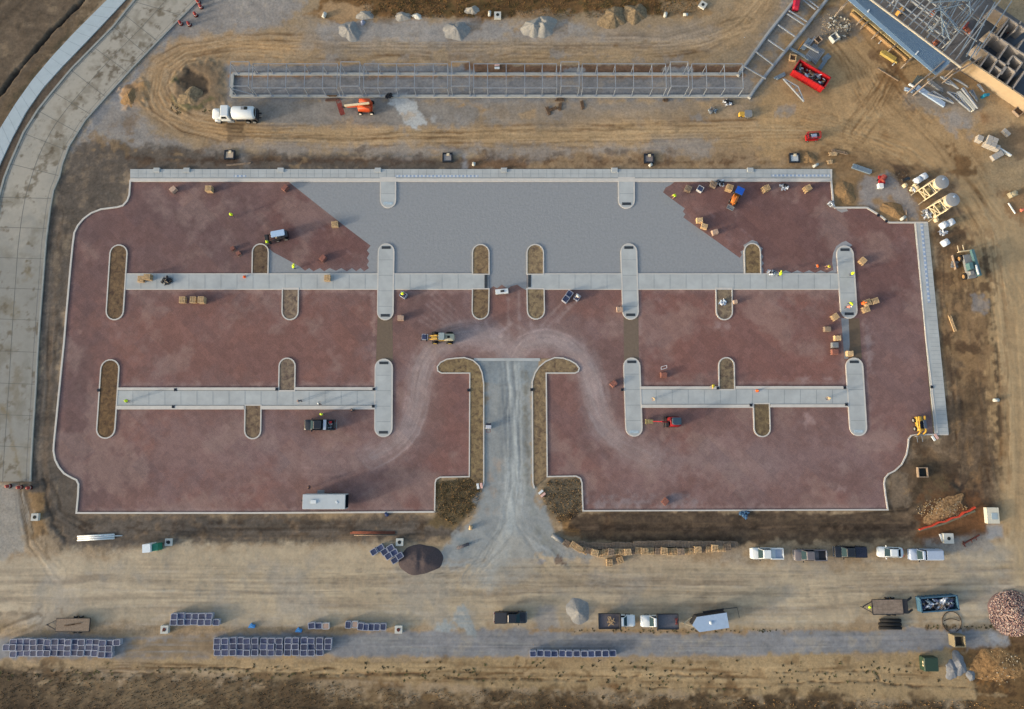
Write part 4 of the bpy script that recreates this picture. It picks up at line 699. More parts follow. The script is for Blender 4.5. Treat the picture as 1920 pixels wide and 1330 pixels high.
for L, ww in ((cen, .09), (cr, .05), (cl, .05)):
    for i in range(60): jb(L[i], L[i + 1], w=ww)
for a, b in (((256, 5), (342, 45 - 15)), ((232, 27), (297, 79)), ((215, 52), (276, 103)), ((180, 92), (241, 137)), ((135, 133), (198, 182)), ((100, 173), (170, 215)), ((75, 210), (148, 250)), ((48, 252), (128, 283)), ((20, 308), (111, 330))): jb(P(*a), P(*b))
for y, xr in ((372, 98), (428, 90), (485, 83), (542, 79), (600, 74), (660, 70), (720, 67), (779, 63), (838, 60)): jb(P(-18, y - 2), P(xr, y + 1))
struct(rj, 'joint_line', M_jnt2)
wa, wb = between(WALKL, WALKR, 40); mb = MB(); mb.prism([(p.x, p.y) for p in wa] + [(p.x, p.y) for p in wb[::-1]], -.1, .14); struct(mb, 'footway', mat('footway_concrete', (158, 172, 180), .8, .06, .6, gl=GLc, bump=.03))
fj = MB()
for i in range(1, 40, 2): fj.bar((wa[i].x, wa[i].y, .144), (wb[i].x, wb[i].y, .144), .035, .006)
struct(fj, 'joint_line', M_joint)
# ------------------------------------------------------------------ object materials
def mm(n, c, rough=.6, var=.12, sc=4, **k): return mat(n, c, rough, var, sc, gl=.88, **k)
M_white = mm('white_paint', (206, 212, 214), .35, .05, spec=.5); M_lblue = mm('pale_blue_metal', (150, 170, 194), .4, .06, 1.5, spec=.5); M_black = mm('black_paint', (28, 31, 38), .25, .1, spec=.6); M_navy = mm('navy_paint', (30, 32, 48), .25, .1, spec=.6)
M_taupe = mm('taupe_paint', (102, 98, 102), .35, .08, spec=.5); M_silver = mm('silver_paint', (158, 172, 192), .35, .06, spec=.5); M_glass = mm('tinted_glass', (52, 70, 76), .7, .1, 1, spec=.0); M_glassd = mm('dark_glass', (20, 26, 34), .6, .1, 1, spec=.0)
M_tyre = mm('tyre_rubber', (30, 30, 31), .9, .15); M_rim = mm('wheel_rim', (150, 150, 150), .4, .1, metal=.3); M_dkmet = mm('dark_metal', (44, 44, 48), .6, .2); M_steel = mm('galvanised_steel', (140, 148, 158), .45, .14, 2, metal=.2); M_steel2 = mm('blue_steel', (108, 124, 138), .5, .15, 2)
M_grey = mm('grey_metal', (118, 122, 126), .6, .15); M_red = mm('red_paint', (156, 26, 32), .5, .16, 1.5); M_redd = mm('dull_red', (128, 60, 54), .7, .2); M_orange = mm('orange_paint', (204, 84, 44), .45, .14, 2); M_yel = mm('machine_yellow', (184, 148, 62), .5, .16, 2); M_cream = mm('cream_paint', (204, 190, 160), .5, .1)
M_blue = mm('tarp_blue', (22, 78, 170), .6, .15, 3); M_blued = mm('skip_blue', (58, 92, 116), .6, .2, 2); M_wood = mm('pallet_wood', (160, 134, 100), .85, .25, 5, c2=(186, 160, 124), vr=.14); M_wood2 = mm('grey_wood', (136, 120, 104), .9, .25, 4, vr=.12); M_wdark = mm('dark_wood', (92, 74, 58), .9, .3, 3)
M_pav = mm('red_paver_stack', (132, 88, 78), .9, .2, 6, vr=.1); M_pavw = mm('pale_paver_wrap', (176, 150, 132), .7, .2, 5, vr=.1); M_wrapb = mm('dark_blue_fill', (32, 41, 68), .6, .25, 3, c2=(50, 60, 90), vr=.3); M_rimg = mm('grey_crate', (146, 151, 166), .6, .1, 4, vr=.1); M_wrapp = mm('dusty_fill', (150, 128, 116), .7, .2, 4)
M_lime = mm('hi_vis_lime', (206, 236, 40), .6, .05); M_hor = mm('hi_vis_orange', (246, 104, 34), .6, .05); M_skin = mm('skin', (190, 140, 112), .6, .05); M_jean = mm('work_trousers', (52, 56, 74), .9, .15); M_shirt = mm('grey_shirt', (110, 108, 112), .9, .12); M_tan = mm('tan_jacket', (172, 156, 126), .9, .1); M_boot = mm('boots', (48, 38, 30), .9, .1); M_hat = mm('white_helmet', (226, 226, 220), .4, .03)
M_conc = mm('cast_concrete', (182, 184, 178), .85, .1, 2); M_hole = mm('dark_opening', (34, 38, 36), .9, .1); M_tarpw = mm('white_film', (206, 212, 220), .45, .15, 6); M_tarpk = mm('black_film', (28, 30, 38), .45, .3, 6); M_green = mm('green_plastic', (40, 120, 96), .5, .15); M_box = mm('utility_green', (42, 62, 50), .5, .12); M_teal = mm('teal_metal', (74, 106, 112), .5, .15)
# ------------------------------------------------------------------ vehicles (built along +x = front)
def wheels(t, pts, r=.38, w=.26, rim=M_rim):
    for x, y in pts:
        mb = MB(); mb.cyl((x, y - w / 2, r), (x, y + w / 2, r), r, n=16); o = mb.build('wheel', M_tyre, t, True)
        s = 1 if y > 0 else -1; mb = MB(); mb.cyl((x, y + s * (w / 2 - .03), r), (x, y + s * (w / 2 + .012), r), r * .6, n=12); mb.build('rim', rim, o)
def glaze(t, z0, z1, f0, f1, r0, r1, w0, w1, glass=M_glass, side=M_glassd, split=None):
    """windscreen, rear window and side windows on a tapered cabin"""
    def lp(a, b, k): return a + (b - a) * k
    def pt(k, u, end):
        x = lp(f0, f1, k) if end else lp(r0, r1, k); y = lp(w0, w1, k) * u; return (x, y, lp(z0, z1, k))
    MB().plate([pt(.08, -.9, 1), pt(.08, .9, 1), pt(.95, .88, 1), pt(.95, -.88, 1)], .02).build('windscreen', glass, t)
    MB().plate([pt(.2, .85, 0), pt(.2, -.85, 0), pt(.92, -.85, 0), pt(.92, .85, 0)], .06).build('rear_window', side, t)
    sp = split or [(.06, .48), (.53, .94)]
    for s in (1, -1):
        for a, b in sp:
            def q(k, u): x = lp(lp(r0, r1, k), lp(f0, f1, k), u); return (x, s * (lp(w0, w1, k) + .005), lp(z0, z1, k))
            P4 = [q(.15, a), q(.15, b), q(.88, b), q(.88, a)]
            if s > 0: P4 = P4[::-1]
            MB().plate(P4, .02).build('side_window', side, t)
def lights(t, xf, xr, y, z, m=None):
    for s in (1, -1):
        MB().box(xf, s * y, z, .12, .34, .16).build('headlight', mm('lamp_glass', (222, 222, 214), .2, .03), t)
        MB().box(xr, s * y, z, .06, .2, .3).build('tail_light', mm('tail_red', (150, 24, 24), .3, .05), t)
def mirrors(t, x, y, z, m):
    for s in (1, -1):
        mb = MB(); mb.box(x, s * (y + .16), z, .12, .22, .2); mb.bar((x, s * (y - .04), z + .05), (x, s * (y + .1), z + .08), .05); mb.build('mirror', m, t)
def pickup(label, loc, rz, m, bed='open', roof=None, L=5.5, W=1.9, name='pickup_truck', bedm=None, group=None, crew=True):
    t = thing(name, label, 'pickup truck', loc, rz, group); h = L / 2; w = W / 2
    cabr = -.55 if crew else .35                                        # rear of cab
    b = MB(); b.stack([(.35, -h + .05, h - .05, -w + .05, w - .05, .25), (.55, -h, h, -w, w, .3), (.92, -h, h, -w, w, .34), (1.02, cabr, h - .06, -w + .03, w - .03, .32), (1.1, cabr, h - .25, -w + .1, w - .1, .3)]); b.build('body', m, t, True)
    c = MB(); f0, f1 = 1.62, .95; r0, r1 = cabr, cabr + .12; z0, z1 = 1.05, 1.82
    c.stack([(z0, r0, f0, -w + .06, w - .06, .1), (z1, r1, f1, -w + .24, w - .24, .14), (z1 + .07, r1 + .1, f1 - .15, -w + .34, w - .34, .12)]); c.build('cab', roof or m, t)
    glaze(t, z0, z1, f0, f1, r0, r1, w - .06, w - .24, split=None if crew else [(.15, .9)])
    x0, x1 = -h + .05, cabr - .03; xm = (x0 + x1) / 2; bl = x1 - x0
    if bed == 'open':
        MB().box(xm, 0, .93, bl - .16, W - .34, .05).build('bed_floor', bedm or M_dkmet, t)
        r = MB(); [r.box(xm, s * (w - .09), .93, bl, .17, .42) for s in (1, -1)]; r.box(x1 - .05, 0, .93, .08, W - .4, .42); r.build('bed_side', m, t)
        MB().box(x0 + .03, 0, .9, .1, W - .2, .45).build('tailgate', mm('bed_trim', (150, 154, 164), .5, .1) if m is M_taupe else m, t)
    elif bed == 'cover':
        MB().stack([(.93, x0, x1, -w + .03, w - .03, .12), (1.36, x0, x1, -w + .03, w - .03, .12)]).build('bed_side', m, t)
        MB().stack([(1.36, x0 + .06, x1 - .04, -w + .1, w - .1, .06), (1.42, x0 + .08, x1 - .06, -w + .12, w - .12, .06)]).build('bed_cover', bedm or m, t)
    elif bed == 'cap':
        MB().box(x1 + .02, 0, 1.0, .06, W - .3, .84).build('cab_gap_shade', M_glassd, t); MB().stack([(.93, x0, x1 - .06, -w + .03, w - .03, .1), (1.35, x0, x1 - .06, -w + .03, w - .03, .1), (1.84, x0 + .1, x1 - .08, -w + .2, w - .2, .1), (1.88, x0 + .2, x1 - .1, -w + .3, w - .3, .1)]).build('camper_cap', bedm or m, t)  # dark box between cab and cap paints the shade of the gap
    elif bed == 'flat':
        fw = 1.22; MB().box(xm - .15, 0, 1.0, bl + .3, 2 * fw, .1).build('flatbed', bedm or M_dkmet, t)
        r = MB(); [r.box(xm - .15, s * fw, 1.0, bl + .3, .09, .32) for s in (1, -1)]; r.box(x0 - .3, 0, 1.0, .1, 2 * fw, .3); r.build('bed_rail', M_dkmet, t)
        g = MB(); g.box(x1 + .02, 0, 1.0, .1, 2 * fw + .1, .95); g.box(x1 + .1, 0, 1.75, .16, 2 * fw + .2, .12); g.build('headboard', M_dkmet, t)
    wheels(t, [(h - 1.05, w - .12), (h - 1.05, -w + .12), (-h + 1.2, w - .12), (-h + 1.2, -w + .12)], .4, .28)
    lights(t, h - .12, -h - .02, w - .28, .78); mirrors(t, 1.35, w - .02, 1.12, M_black if m is not M_white or bed == 'open' else M_black)
    g = MB(); g.stack([(.42, h - .1, h + .08, -w + .1, w - .1, .08), (.62, h - .1, h + .1, -w + .08, w - .08, .08)]); g.build('bumper', M_rim if m in (M_taupe, M_black) else m, t); g = MB(); g.box(-h - .06, 0, .42, .16, W - .2, .2); g.build('bumper', M_rim if m in (M_taupe, M_black) else m, t)
    return t
def sedan(label, loc, rz, m, L=4.5, W=1.75):
    t = thing('parked_car', label, 'car', loc, rz); h = L / 2; w = W / 2
    MB().stack([(.25, -h + .1, h - .1, -w + .05, w - .05, .35), (.45, -h, h, -w, w, .5), (.75, -h, h, -w, w, .52), (.9, -h + .12, h - .25, -w + .06, w - .06, .5)]).build('body', m, t, True)
    MB().stack([(.88, -1.75, 1.15, -w + .08, w - .08, .25), (1.38, -1.05, .3, -w + .26, w - .26, .2), (1.43, -.9, .15, -w + .36, w - .36, .2)]).build('cabin', m, t)
    glaze(t, .88, 1.38, 1.15, .3, -1.75, -1.05, w - .08, w - .26)
    wheels(t, [(h - .95, w - .1), (h - .95, -w + .1), (-h + .95, w - .1), (-h + .95, -w + .1)], .32, .22); lights(t, h - .22, -h, w - .36, .62); mirrors(t, .85, w, .9, m); return t
def at(px, py, z=.9): b = P(px, py, z); return (b.x, b.y, .03)
pickup('black pickup with a silver toolbox across its bed, on the red pavers', at(600, 797), R(180), M_black, 'open'); tk = COL.objects[-1]
BP = [o for o in COL.objects if o.name == 'pickup_truck'][0]
MB().box(-1.0, 0, 1.32, .5, 1.75, .28).build('toolbox', mm('alu_toolbox', (176, 186, 200), .4, .06, metal=.3), BP)
cgo = MB(); [cgo.blob(random.uniform(-2.5, -1.5), random.uniform(-.6, .6), 1.08, .2, .16, .14, i) for i in range(6)]; cgo.build('tools', M_grey, BP); MB().box(-1.9, -.45, .98, .5, .4, .3).build('fuel_can', M_red, BP)
pickup('white pickup with open bed, leftmost in the row of five parked vehicles', at(1438, 1038), R(180), M_white, 'open', bedm=mm('pale_bed', (152, 166, 186), .5, .12))
pickup('grey brown pickup with open dark bed, second in the parked row', at(1519, 1041), R(180), M_taupe, 'open')
pickup('black pickup with covered bed, in the middle of the parked row', at(1594, 1035), R(180), M_black, 'cover', bedm=M_navy)
sedan('white saloon car parked between the black and the silver pickups', at(1670, 1036), R(178), M_white)
pickup('pale silver blue pickup with capped bed, rightmost in the parked row', at(1735, 1040), R(180), M_silver, 'cap', crew=False)
pickup('black pickup with black bed cover facing right, parked beside the gravel track', at(957, 1158), 0, M_black, 'cover', bedm=mm('vinyl_cover', (48, 52, 60), .8, .06))
pickup('white flatbed truck facing right, loaded with lumber pieces', at(1157.5, 1164), 0, M_white, 'flat', L=5.9, name='flatbed_truck', bedm=mm('steel_deck', (82, 80, 86), .7, .2), crew=False, group='flatbed trucks nose to nose')
FB1 = [o for o in COL.objects if o.name == 'flatbed_truck'][0]
lb = MB(); [lb.bar((-1.9 + random.uniform(0, .9), random.uniform(-.8, .8), 1.16 + i * .02), (-1.3 + random.uniform(0, .9), random.uniform(-.8, .8), 1.16 + i * .02), .09, .05) for i in range(14)]; lb.build('lumber', M_wood, FB1)
FB1['category'] = 'truck'
pickup('white flatbed truck facing left, red ramp pieces on its grey deck', at(1235, 1165), R(180), M_white, 'flat', L=6.0, name='flatbed_truck', bedm=mm('steel_deck2', (96, 96, 102), .7, .2), crew=False, group='flatbed trucks nose to nose')
FB2 = [o for o in COL.objects if o.name.startswith('flatbed_truck')][1]; FB2['category'] = 'truck'
rb = MB(); rb.bar((-2.8, .5, 1.2), (-3.1, -.6, 1.2), .12); rb.bar((-2.7, -.6, 1.2), (-3.1, .5, 1.2), .1); rb.build('ramp', M_redd, FB2)
def dish(t, x, y, z, r=.3): MB().lathe([(r, z), (r, z + .08), (r * .5, z + .18), (.02, z + .2)], x, y, 14).build('roof_vent', M_white, t)
# enclosed trailers
t = thing('box_trailer', 'long white box trailer standing on the pavers by the south kerb', 'trailer', at(611, 940, 1.5), R(180))
MB().stack([(.5, -3.65, 3.65, -1.25, 1.25, .08), (2.72, -3.65, 3.65, -1.25, 1.25, .08), (2.8, -3.6, 3.6, -1.2, 1.2, .08)]).build('body', mm('white_skin', (176, 184, 188), .4, .08, .6), t)
MB().box(1.75, 0, 2.8, .95, .6, .14).build('roof_hatch', M_white, t); MB().box(-2.2, .1, 2.8, .3, .5, .06, rz=.7).build('roof_antenna', M_white, t)
s = MB(); s.box(1.2, -1.55, .35, 1.2, .6, .08); s.box(1.2, -1.42, .6, 1.2, .3, .06); s.build('steps', M_grey, t)
s = MB(); s.bar((3.6, .6, .5), (4.5, 0, .5), .1); s.bar((3.6, -.6, .5), (4.5, 0, .5), .1); s.cyl((4.5, 0, .1), (4.5, 0, .7), .06); s.build('tow_bar', M_dkmet, t)
MB().plate([(-3.66, -1.1, .6), (-3.66, 1.1, .6), (-3.66, 1.1, 2.6), (-3.66, -1.1, 2.6)], -.02).build('rear_door', M_glassd, t); wheels(t, [(-.5, 1.2), (-1.4, 1.2), (-.5, -1.2), (-1.4, -1.2)], .36, .22)
t = thing('box_trailer', 'pale blue V-nosed box trailer skewed behind the flatbed truck', 'trailer', at(1328, 1165, 1.5), R(188))
pr = [(-3.0, -1.2), (2.0, -1.2), (3.0, 0), (2.0, 1.2), (-3.0, 1.2)]
b = MB(); b.prism(pr, .5, 2.5); b.build('body', M_dkmet, t); b = MB(); b.prism([(x * 1.01, y * 1.02) for x, y in pr], 2.5, 2.58); b.build('roof', M_lblue, t); dish(t, -.1, 0, 2.58, .28)
s = MB(); s.bar((2.4, .8, .55), (4.0, 0, .5), .12); s.bar((2.4, -.8, .55), (4.0, 0, .5), .12); s.cyl((4, 0, .1), (4, 0, .9), .07); s.build('tow_bar', M_cream, t); wheels(t, [(-.4, 1.22), (-1.3, 1.22), (-.4, -1.22), (-1.3, -1.22)], .36, .22)
s = MB(); s.box(-1.3, -1.4, .9, 3.6, .3, .08); s.bar((-2.5, -1.45, .9), (-5.4, -1.35, .9), .1); s.bar((-5.4, -1.35, .9), (-5.5, .4, .8), .06); s.build('ladder_rack', M_dkmet, t)
# flat trailers
def flat_trailer(label, px, py, rz, L, W, m, ramps):
    t = thing('flatbed_trailer', label, 'trailer', at(px, py, .7), rz, 'flat trailers'); mb = MB(); n = 9
    for i in range(n): mb.box(0, -W / 2 + (i + .5) * W / n, .72, L, W / n * .93, .06)
    mb.build('deck', m, t); f = MB(); [f.box(0, s * (W / 2 + .04), .6, L + .1, .08, .24) for s in (1, -1)]; [f.box(s * (L / 2 + .03), 0, .58, .1, W, .2) for s in (1, -1)]; f.build('frame', M_dkmet, t)
    s = MB(); s.bar((L / 2, W * .4, .65), (L / 2 + 1.7, 0, .6), .12); s.bar((L / 2, -W * .4, .65), (L / 2 + 1.7, 0, .6), .12); s.cyl((L / 2 + 1.7, 0, .05), (L / 2 + 1.7, 0, .8), .07); s.build('tow_bar', M_dkmet, t)
    wheels(t, [(-.2, W / 2 + .2), (-1.1, W / 2 + .2), (-.2, -W / 2 - .2), (-1.1, -W / 2 - .2)], .36, .22)
    if ramps:
        MB().box(-L / 2 - .5, 0, .62, .9, W, .08).build('beaver_tail', M_dkmet, t)
        for s in (1, -1):
            r = MB(); r.bar((-L / 2 - .95, s * W * .42, .66), (-L / 2 - 2.0, s * W * .42 - .35, .1), .34, .06); r.build('ramp', M_dkmet, t)
        MB().blob(L / 2 + .55, 0, .8, .2, .26, .14, 3).build('strap_bundle', M_lime, t)
    else:
        for i in range(3): MB().bar((-1.4 + i, -.3 + .2 * i, .83), (.2 + i * .6, -.1 + .1 * i, .83), .16, .05).build('plank', M_wdark, t)
flat_trailer('wooden decked trailer without ramps, beside the far left crates', 137, 1172, R(180), 5.6, 2.1, M_wood2, False)
flat_trailer('wooden decked trailer with two open ramps, left of the blue skip', 1664, 1138, R(181), 5.1, 2.35, mm('trailer_deck', (128, 114, 102), .9, .3, 1.5), True)
# water truck
t = thing('tank_truck', 'white water truck standing above a wet patch of track', 'truck', at(440, 214, 1.6), R(180))
MB().stack([(1.2, 1.0, 4.1, -1.0, 1.0, .3), (1.75, 1.0, 4.1, -1.0, 1.0, .35), (1.95, 1.0, 3.8, -.9, .9, .3)]).build('bonnet', M_white, t, True)
MB().stack([(1.1, .7, 2.6, -1.2, 1.2, .1), (2.1, .7, 2.6, -1.2, 1.2, .15), (2.85, .75, 2.2, -1.1, 1.1, .18), (2.92, .85, 2.1, -1.0, 1.0, .18)]).build('cab', M_white, t)
MB().plate([(2.62, -1.0, 2.15), (2.62, 1.0, 2.15), (2.26, .95, 2.8), (2.26, -.95, 2.8)], .02).build('windscreen', M_glass, t)
for s in (1, -1):
    q = [(1.2, s * 1.21, 2.1), (2.2, s * 1.21, 2.1), (2.0, s * 1.14, 2.7), (1.2, s * 1.14, 2.7)]; MB().plate(q if s < 0 else q[::-1], .02).build('side_window', M_glassd, t)
    MB().stack([(.9, 2.7, 3.9, s * 1.05 - .2, s * 1.05 + .2, .1), (1.25, 2.85, 3.75, s * 1.05 - .2, s * 1.05 + .2, .1)]).build('mudguard', M_white, t, True)
k = MB(); vs = []; n = 18
for x, f in ((.3, .72), (.18, .9), (0, 1), (-3.6, 1), (-3.85, .9), (-3.95, .7)):
    for i in range(n): a = 2 * math.pi * i / n; vs.append((x, 1.22 * f * math.cos(a), 2.05 + .98 * f * math.sin(a)))
k.add(vs, [(l * n + i, l * n + (i + 1) % n, (l + 1) * n + (i + 1) % n, (l + 1) * n + i) for l in range(5) for i in range(n)] + [tuple(range(n)), tuple(reversed(range(5 * n, 6 * n)))]); k.build('tank', M_white, t, True)
MB().box(-2.0, -.4, 3.0, .6, .6, .12).build('hatch', M_grey, t); MB().box(-2.6, -.4, 2.98, .55, .6, .1).build('hatch', M_hole, t)
f = MB(); [f.box(-1.2, s * .45, .85, 7.2, .15, .3) for s in (1, -1)]; f.box(-4.1, 0, .7, .3, 2.2, .9); f.box(-1.0, 1.1, 1.0, 1.5, .2, .3); f.build('chassis', M_dkmet, t); MB().box(.9, 1.1, .6, 1.3, .35, .5).build('step_box', M_grey, t)
wheels(t, [(3.3, 1.0), (3.3, -1.0), (-2.2, 1.0), (-2.2, -1.0), (-3.4, 1.0), (-3.4, -1.0)], .52, .34)
t['category'] = 'truck'
# articulating boom lift
t = thing('boom_lift', 'orange boom lift with cream boom and red basket by the frame', 'boom lift', at(684, 200, 1.0), 0)
MB().stack([(.6, -1.1, 1.4, -.95, .95, .2), (1.1, -1.1, 1.4, -.95, .95, .2)]).build('chassis', M_orange, t)
MB().stack([(1.15, -1.2, 1.3, -1.15, -.25, .25), (2.0, -1.1, 1.2, -1.05, -.3, .25)]).build('engine_cover', M_orange, t, True); MB().stack([(1.15, -1.0, 1.3, .1, 1.1, .25), (2.1, -.9, 1.2, .2, 1.0, .25)]).build('engine_cover', M_orange, t, True)
b = MB(); b.bar((1.1, -.02, 2.3), (-3.6, -.35, 1.9), .3, .34); b.build('boom', M_cream, t); b = MB(); b.bar((-1.0, -.35, 1.7), (-3.2, -.42, 1.6), .2); b.build('lower_boom', M_orange, t); MB().bar((-3.6, -.35, 1.6), (-4.2, -.3, 1.3), .28).build('jib', M_dkmet, t)
k = MB(); R4 = [(-4.9, 1.15), (-4.1, 1.0), (-3.9, -1.4), (-4.7, -1.3)]
k = MB(); c_, s_ = math.cos(R(18)), math.sin(R(18))
def rr(x, y, z): return (-4.55 + x * c_ - y * s_, -.25 + x * s_ + y * c_, z)
k.add([rr(*q) for q in ((-.4, -1.25, .5), (.4, -1.25, .5), (.4, 1.25, .5), (-.4, 1.25, .5), (-.4, -1.25, .56), (.4, -1.25, .56), (.4, 1.25, .56), (-.4, 1.25, .56))], [(3, 2, 1, 0), (4, 5, 6, 7), (0, 1, 5, 4), (1, 2, 6, 5), (2, 3, 7, 6), (3, 0, 4, 7)]); k.build('basket_floor', M_redd, t)
k = MB()
for z in (.85, 1.2, 1.55):
    q = [rr(-.4, -1.25, z), rr(.4, -1.25, z), rr(.4, 1.25, z), rr(-.4, 1.25, z)]
    for i in range(4): k.bar(q[i], q[(i + 1) % 4], .06)
for u, v in ((-.4, -1.25), (.4, -1.25), (.4, 1.25), (-.4, 1.25), (-.4, 0), (.4, 0)): k.bar(rr(u, v, .5), rr(u, v, 1.58), .06)
k.build('guard_rail', M_redd, t); wheels(t, [(-.95, 1.1), (1.2, 1.1), (-.95, -1.1), (1.2, -1.1)], .45, .34, mm('white_rim', (220, 214, 206), .5, .05))
# scissor lift, small red machines
t = thing('scissor_lift', 'small red scissor lift with pale deck beside the haul road', 'scissor lift', at(1523, 257, .8), R(3))
MB().stack([(.3, -1.15, 1.15, -.6, .6, .12), (.75, -1.15, 1.15, -.6, .6, .12)]).build('chassis', M_red, t); k = MB(); [k.bar((-.8, s * .3, .75), (.8, s * .3, 1.1), .08) for s in (1, -1)]; [k.bar((.8, s * .3, .75), (-.8, s * .3, 1.1), .08) for s in (1, -1)]; k.build('scissor_arm', M_dkmet, t)
MB().box(0, 0, 1.1, 2.3, 1.1, .1).build('platform', M_dkmet, t); MB().box(.15, 0, 1.2, 1.0, .7, .12).build('deck_box', M_lblue, t); k = MB()
for z in (1.5, 1.9):
    for s in (1, -1): k.bar((-1.15, s * .55, z), (1.15, s * .55, z), .07); k.bar((s * 1.15, -.55, z), (s * 1.15, .55, z), .07)
for u in (-1.15, 0, 1.15): [k.bar((u, s * .55, 1.15), (u, s * .55, 1.92), .06) for s in (1, -1)]
k.build('guard_rail', M_red, t); wheels(t, [(-.8, .55), (.8, .55), (-.8, -.55), (.8, -.55)], .26, .16)
t = thing('scissor_lift', 'dark red lift standing inside the angled steel frame', 'scissor lift', at(1493, 9, .8), R(80))
MB().stack([(.3, -1.1, 1.1, -.6, .6, .15), (.9, -1.1, 1.1, -.6, .6, .2), (1.3, -.7, .9, -.45, .45, .2)]).build('chassis', mm('crimson_paint', (152, 26, 52), .5, .12), t, True); MB().box(0, 0, 1.3, 1.5, .8, .1).build('platform', mm('crimson_paint', (152, 26, 52)), t); wheels(t, [(-.8, .55), (.8, .55), (-.8, -.55), (.8, -.55)], .3, .18)
# ------------------------------------------------------------------ machines on the pavers
t = thing('compact_loader', 'black compact loader with white canopy beside the lime clad worker', 'loader', at(524, 441, 1.2), R(191))
MB().stack([(.45, -1.5, 1.1, -.6, .6, .2), (1.3, -1.5, .9, -.6, .6, .2), (1.5, -1.4, .2, -.55, .55, .2)]).build('body', M_black, t, True)
MB().stack([(2.15, -1.25, 1.25, -.58, .58, .12), (2.27, -1.2, 1.2, -.54, .54, .12)]).build('canopy', mm('canopy_white', (160, 186, 214), .5, .05), t); k = MB(); [k.bar((x, s * .5, 1.3), (x, s * .52, 2.16), .08) for x in (-1.0, 1.0) for s in (1, -1)]; k.build('canopy_post', M_dkmet, t)
for s in (1, -1): k = MB(); k.bar((-.9, s * .75, 1.4), (1.4, s * .75, 1.0), .14); k.bar((1.4, s * .75, 1.0), (2.2, s * .6, .5), .14); k.build('lift_arm', M_dkmet, t)
k = MB(); k.box(2.5, .1, .3, .6, 1.5, .7); k.blob(2.4, .9, .5, .5, .4, .4, 4); k.build('clamp', M_dkmet, t); wheels(t, [(-.9, .72), (.65, .72), (-.9, -.72), (.65, -.72)], .42, .3)
t = thing('wheel_loader', 'yellow wheel loader with grey cab roof on the swept turning lane', 'loader', at(828, 633, 1.2), R(180))
MB().stack([(.8, -2.3, -.3, -.62, .62, .25), (1.6, -2.3, -.3, -.6, .6, .3), (1.75, -2.1, -.5, -.5, .5, .25)]).build('engine_cover', mm('sand_paint', (176, 172, 150), .5, .1), t, True); MB().box(-1.3, 0, 1.76, .45, .45, .08).build('air_intake', M_hole, t)
MB().stack([(.9, -.6, .6, -.62, .62, .1), (1.5, -.6, .6, -.62, .62, .1)]).build('cab_base', M_yel, t); k = MB(); k.stack([(1.5, -.55, .55, -.58, .58, .08), (2.45, -.5, .4, -.52, .52, .08)]); k.build('cab_glass', M_glassd, t)
MB().stack([(2.45, -.62, .42, -.66, .66, .15), (2.58, -.58, .38, -.6, .6, .15)]).build('cab_roof', mm('roof_grey', (142, 156, 158), .5, .08), t)
MB().box(.95, 0, .9, .9, .7, .5).build('front_frame', M_grey, t)
for s in (1, -1): MB().bar((.7, s * .32, 1.5), (2.6, s * .3, .7), .18, .3).build('lift_arm', M_yel, t)
MB().box(1.3, 0, 1.2, 1.0, .3, .25).build('cylinder', M_yel, t); k = MB(); k.box(2.75, 0, .3, .12, 1.3, .9); [k.bar((2.8, s * .35, .32), (3.9, s * .35, .32), .12, .06) for s in (1, -1)]; k.build('fork', M_dkmet, t)
wheels(t, [(1.2, .82), (1.2, -.82), (-1.4, .82), (-1.4, -.82)], .6, .45, mm('yellow_rim', (190, 160, 80), .6, .1))
t = thing('paver_machine', 'orange paver laying machine with bright blue canopy', 'machine', at(1379, 372, 1.1), R(243))
MB().stack([(.35, -1.0, .9, -.55, .55, .2), (.95, -1.0, .8, -.5, .5, .2)]).build('body', mm('burnt_orange', (196, 116, 52), .5, .15), t, True); MB().stack([(2.05, -1.9, -.55, -.72, .72, .06), (2.13, -1.88, -.57, -.7, .7, .06)]).build('canopy', M_blue, t)
k = MB(); [k.bar((x, s * .5, .9), (x, s * .55, 2.06), .07) for x in (-1.7, -.75) for s in (1, -1)]; k.build('canopy_post', M_dkmet, t); MB().bar((-.4, .05, 1.2), (1.4, .05, 1.0), .22).build('boom', mm('burnt_orange', (196, 116, 52)), t); MB().box(-1.3, 0, .6, .8, .9, .6).build('seat_box', M_dkmet, t)
k = MB(); k.box(1.75, 0, .25, .7, 1.25, .12); k.bar((1.4, -.6, .5), (1.4, .6, .5), .1); k.bar((2.1, -.6, .4), (2.1, .6, .4), .08); [k.bar((1.4, s * .6, .5), (2.1, s * .6, .4), .08) for s in (1, -1)]; k.build('clamp_frame', M_grey, t); wheels(t, [(-1.2, .55), (.6, .6), (-1.2, -.55), (.6, -.6)], .4, .28)
t = thing('mini_excavator', 'red mini excavator with dark cab roof and long arm reaching left', 'excavator', at(1263, 791, 1.0), R(180))
for s in (1, -1): k = MB(); k.stack([(.02, -1.15, 1.15, s * .78 - .17, s * .78 + .17, .12), (.5, -1.1, 1.1, s * .78 - .17, s * .78 + .17, .12)]); k.build('track', M_tyre, t)
MB().stack([(.55, -1.3, 1.0, -.85, .85, .35), (1.2, -1.3, .9, -.85, .85, .35)]).build('body', mm('dark_red', (150, 30, 36), .5, .15), t, True); MB().stack([(1.2, -1.0, .45, -.65, .45, .1), (2.2, -.95, .35, -.6, .4, .1)]).build('cab_glass', M_glassd, t)
MB().stack([(2.2, -1.1, .5, -.72, .6, .28), (2.3, -1.0, .42, -.62, .5, .25)]).build('cab_roof', mm('roof_slate', (52, 72, 88), .4, .1), t); MB().box(1.55, 0, .15, .14, 2.0, .45).build('dozer_blade', M_dkmet, t)
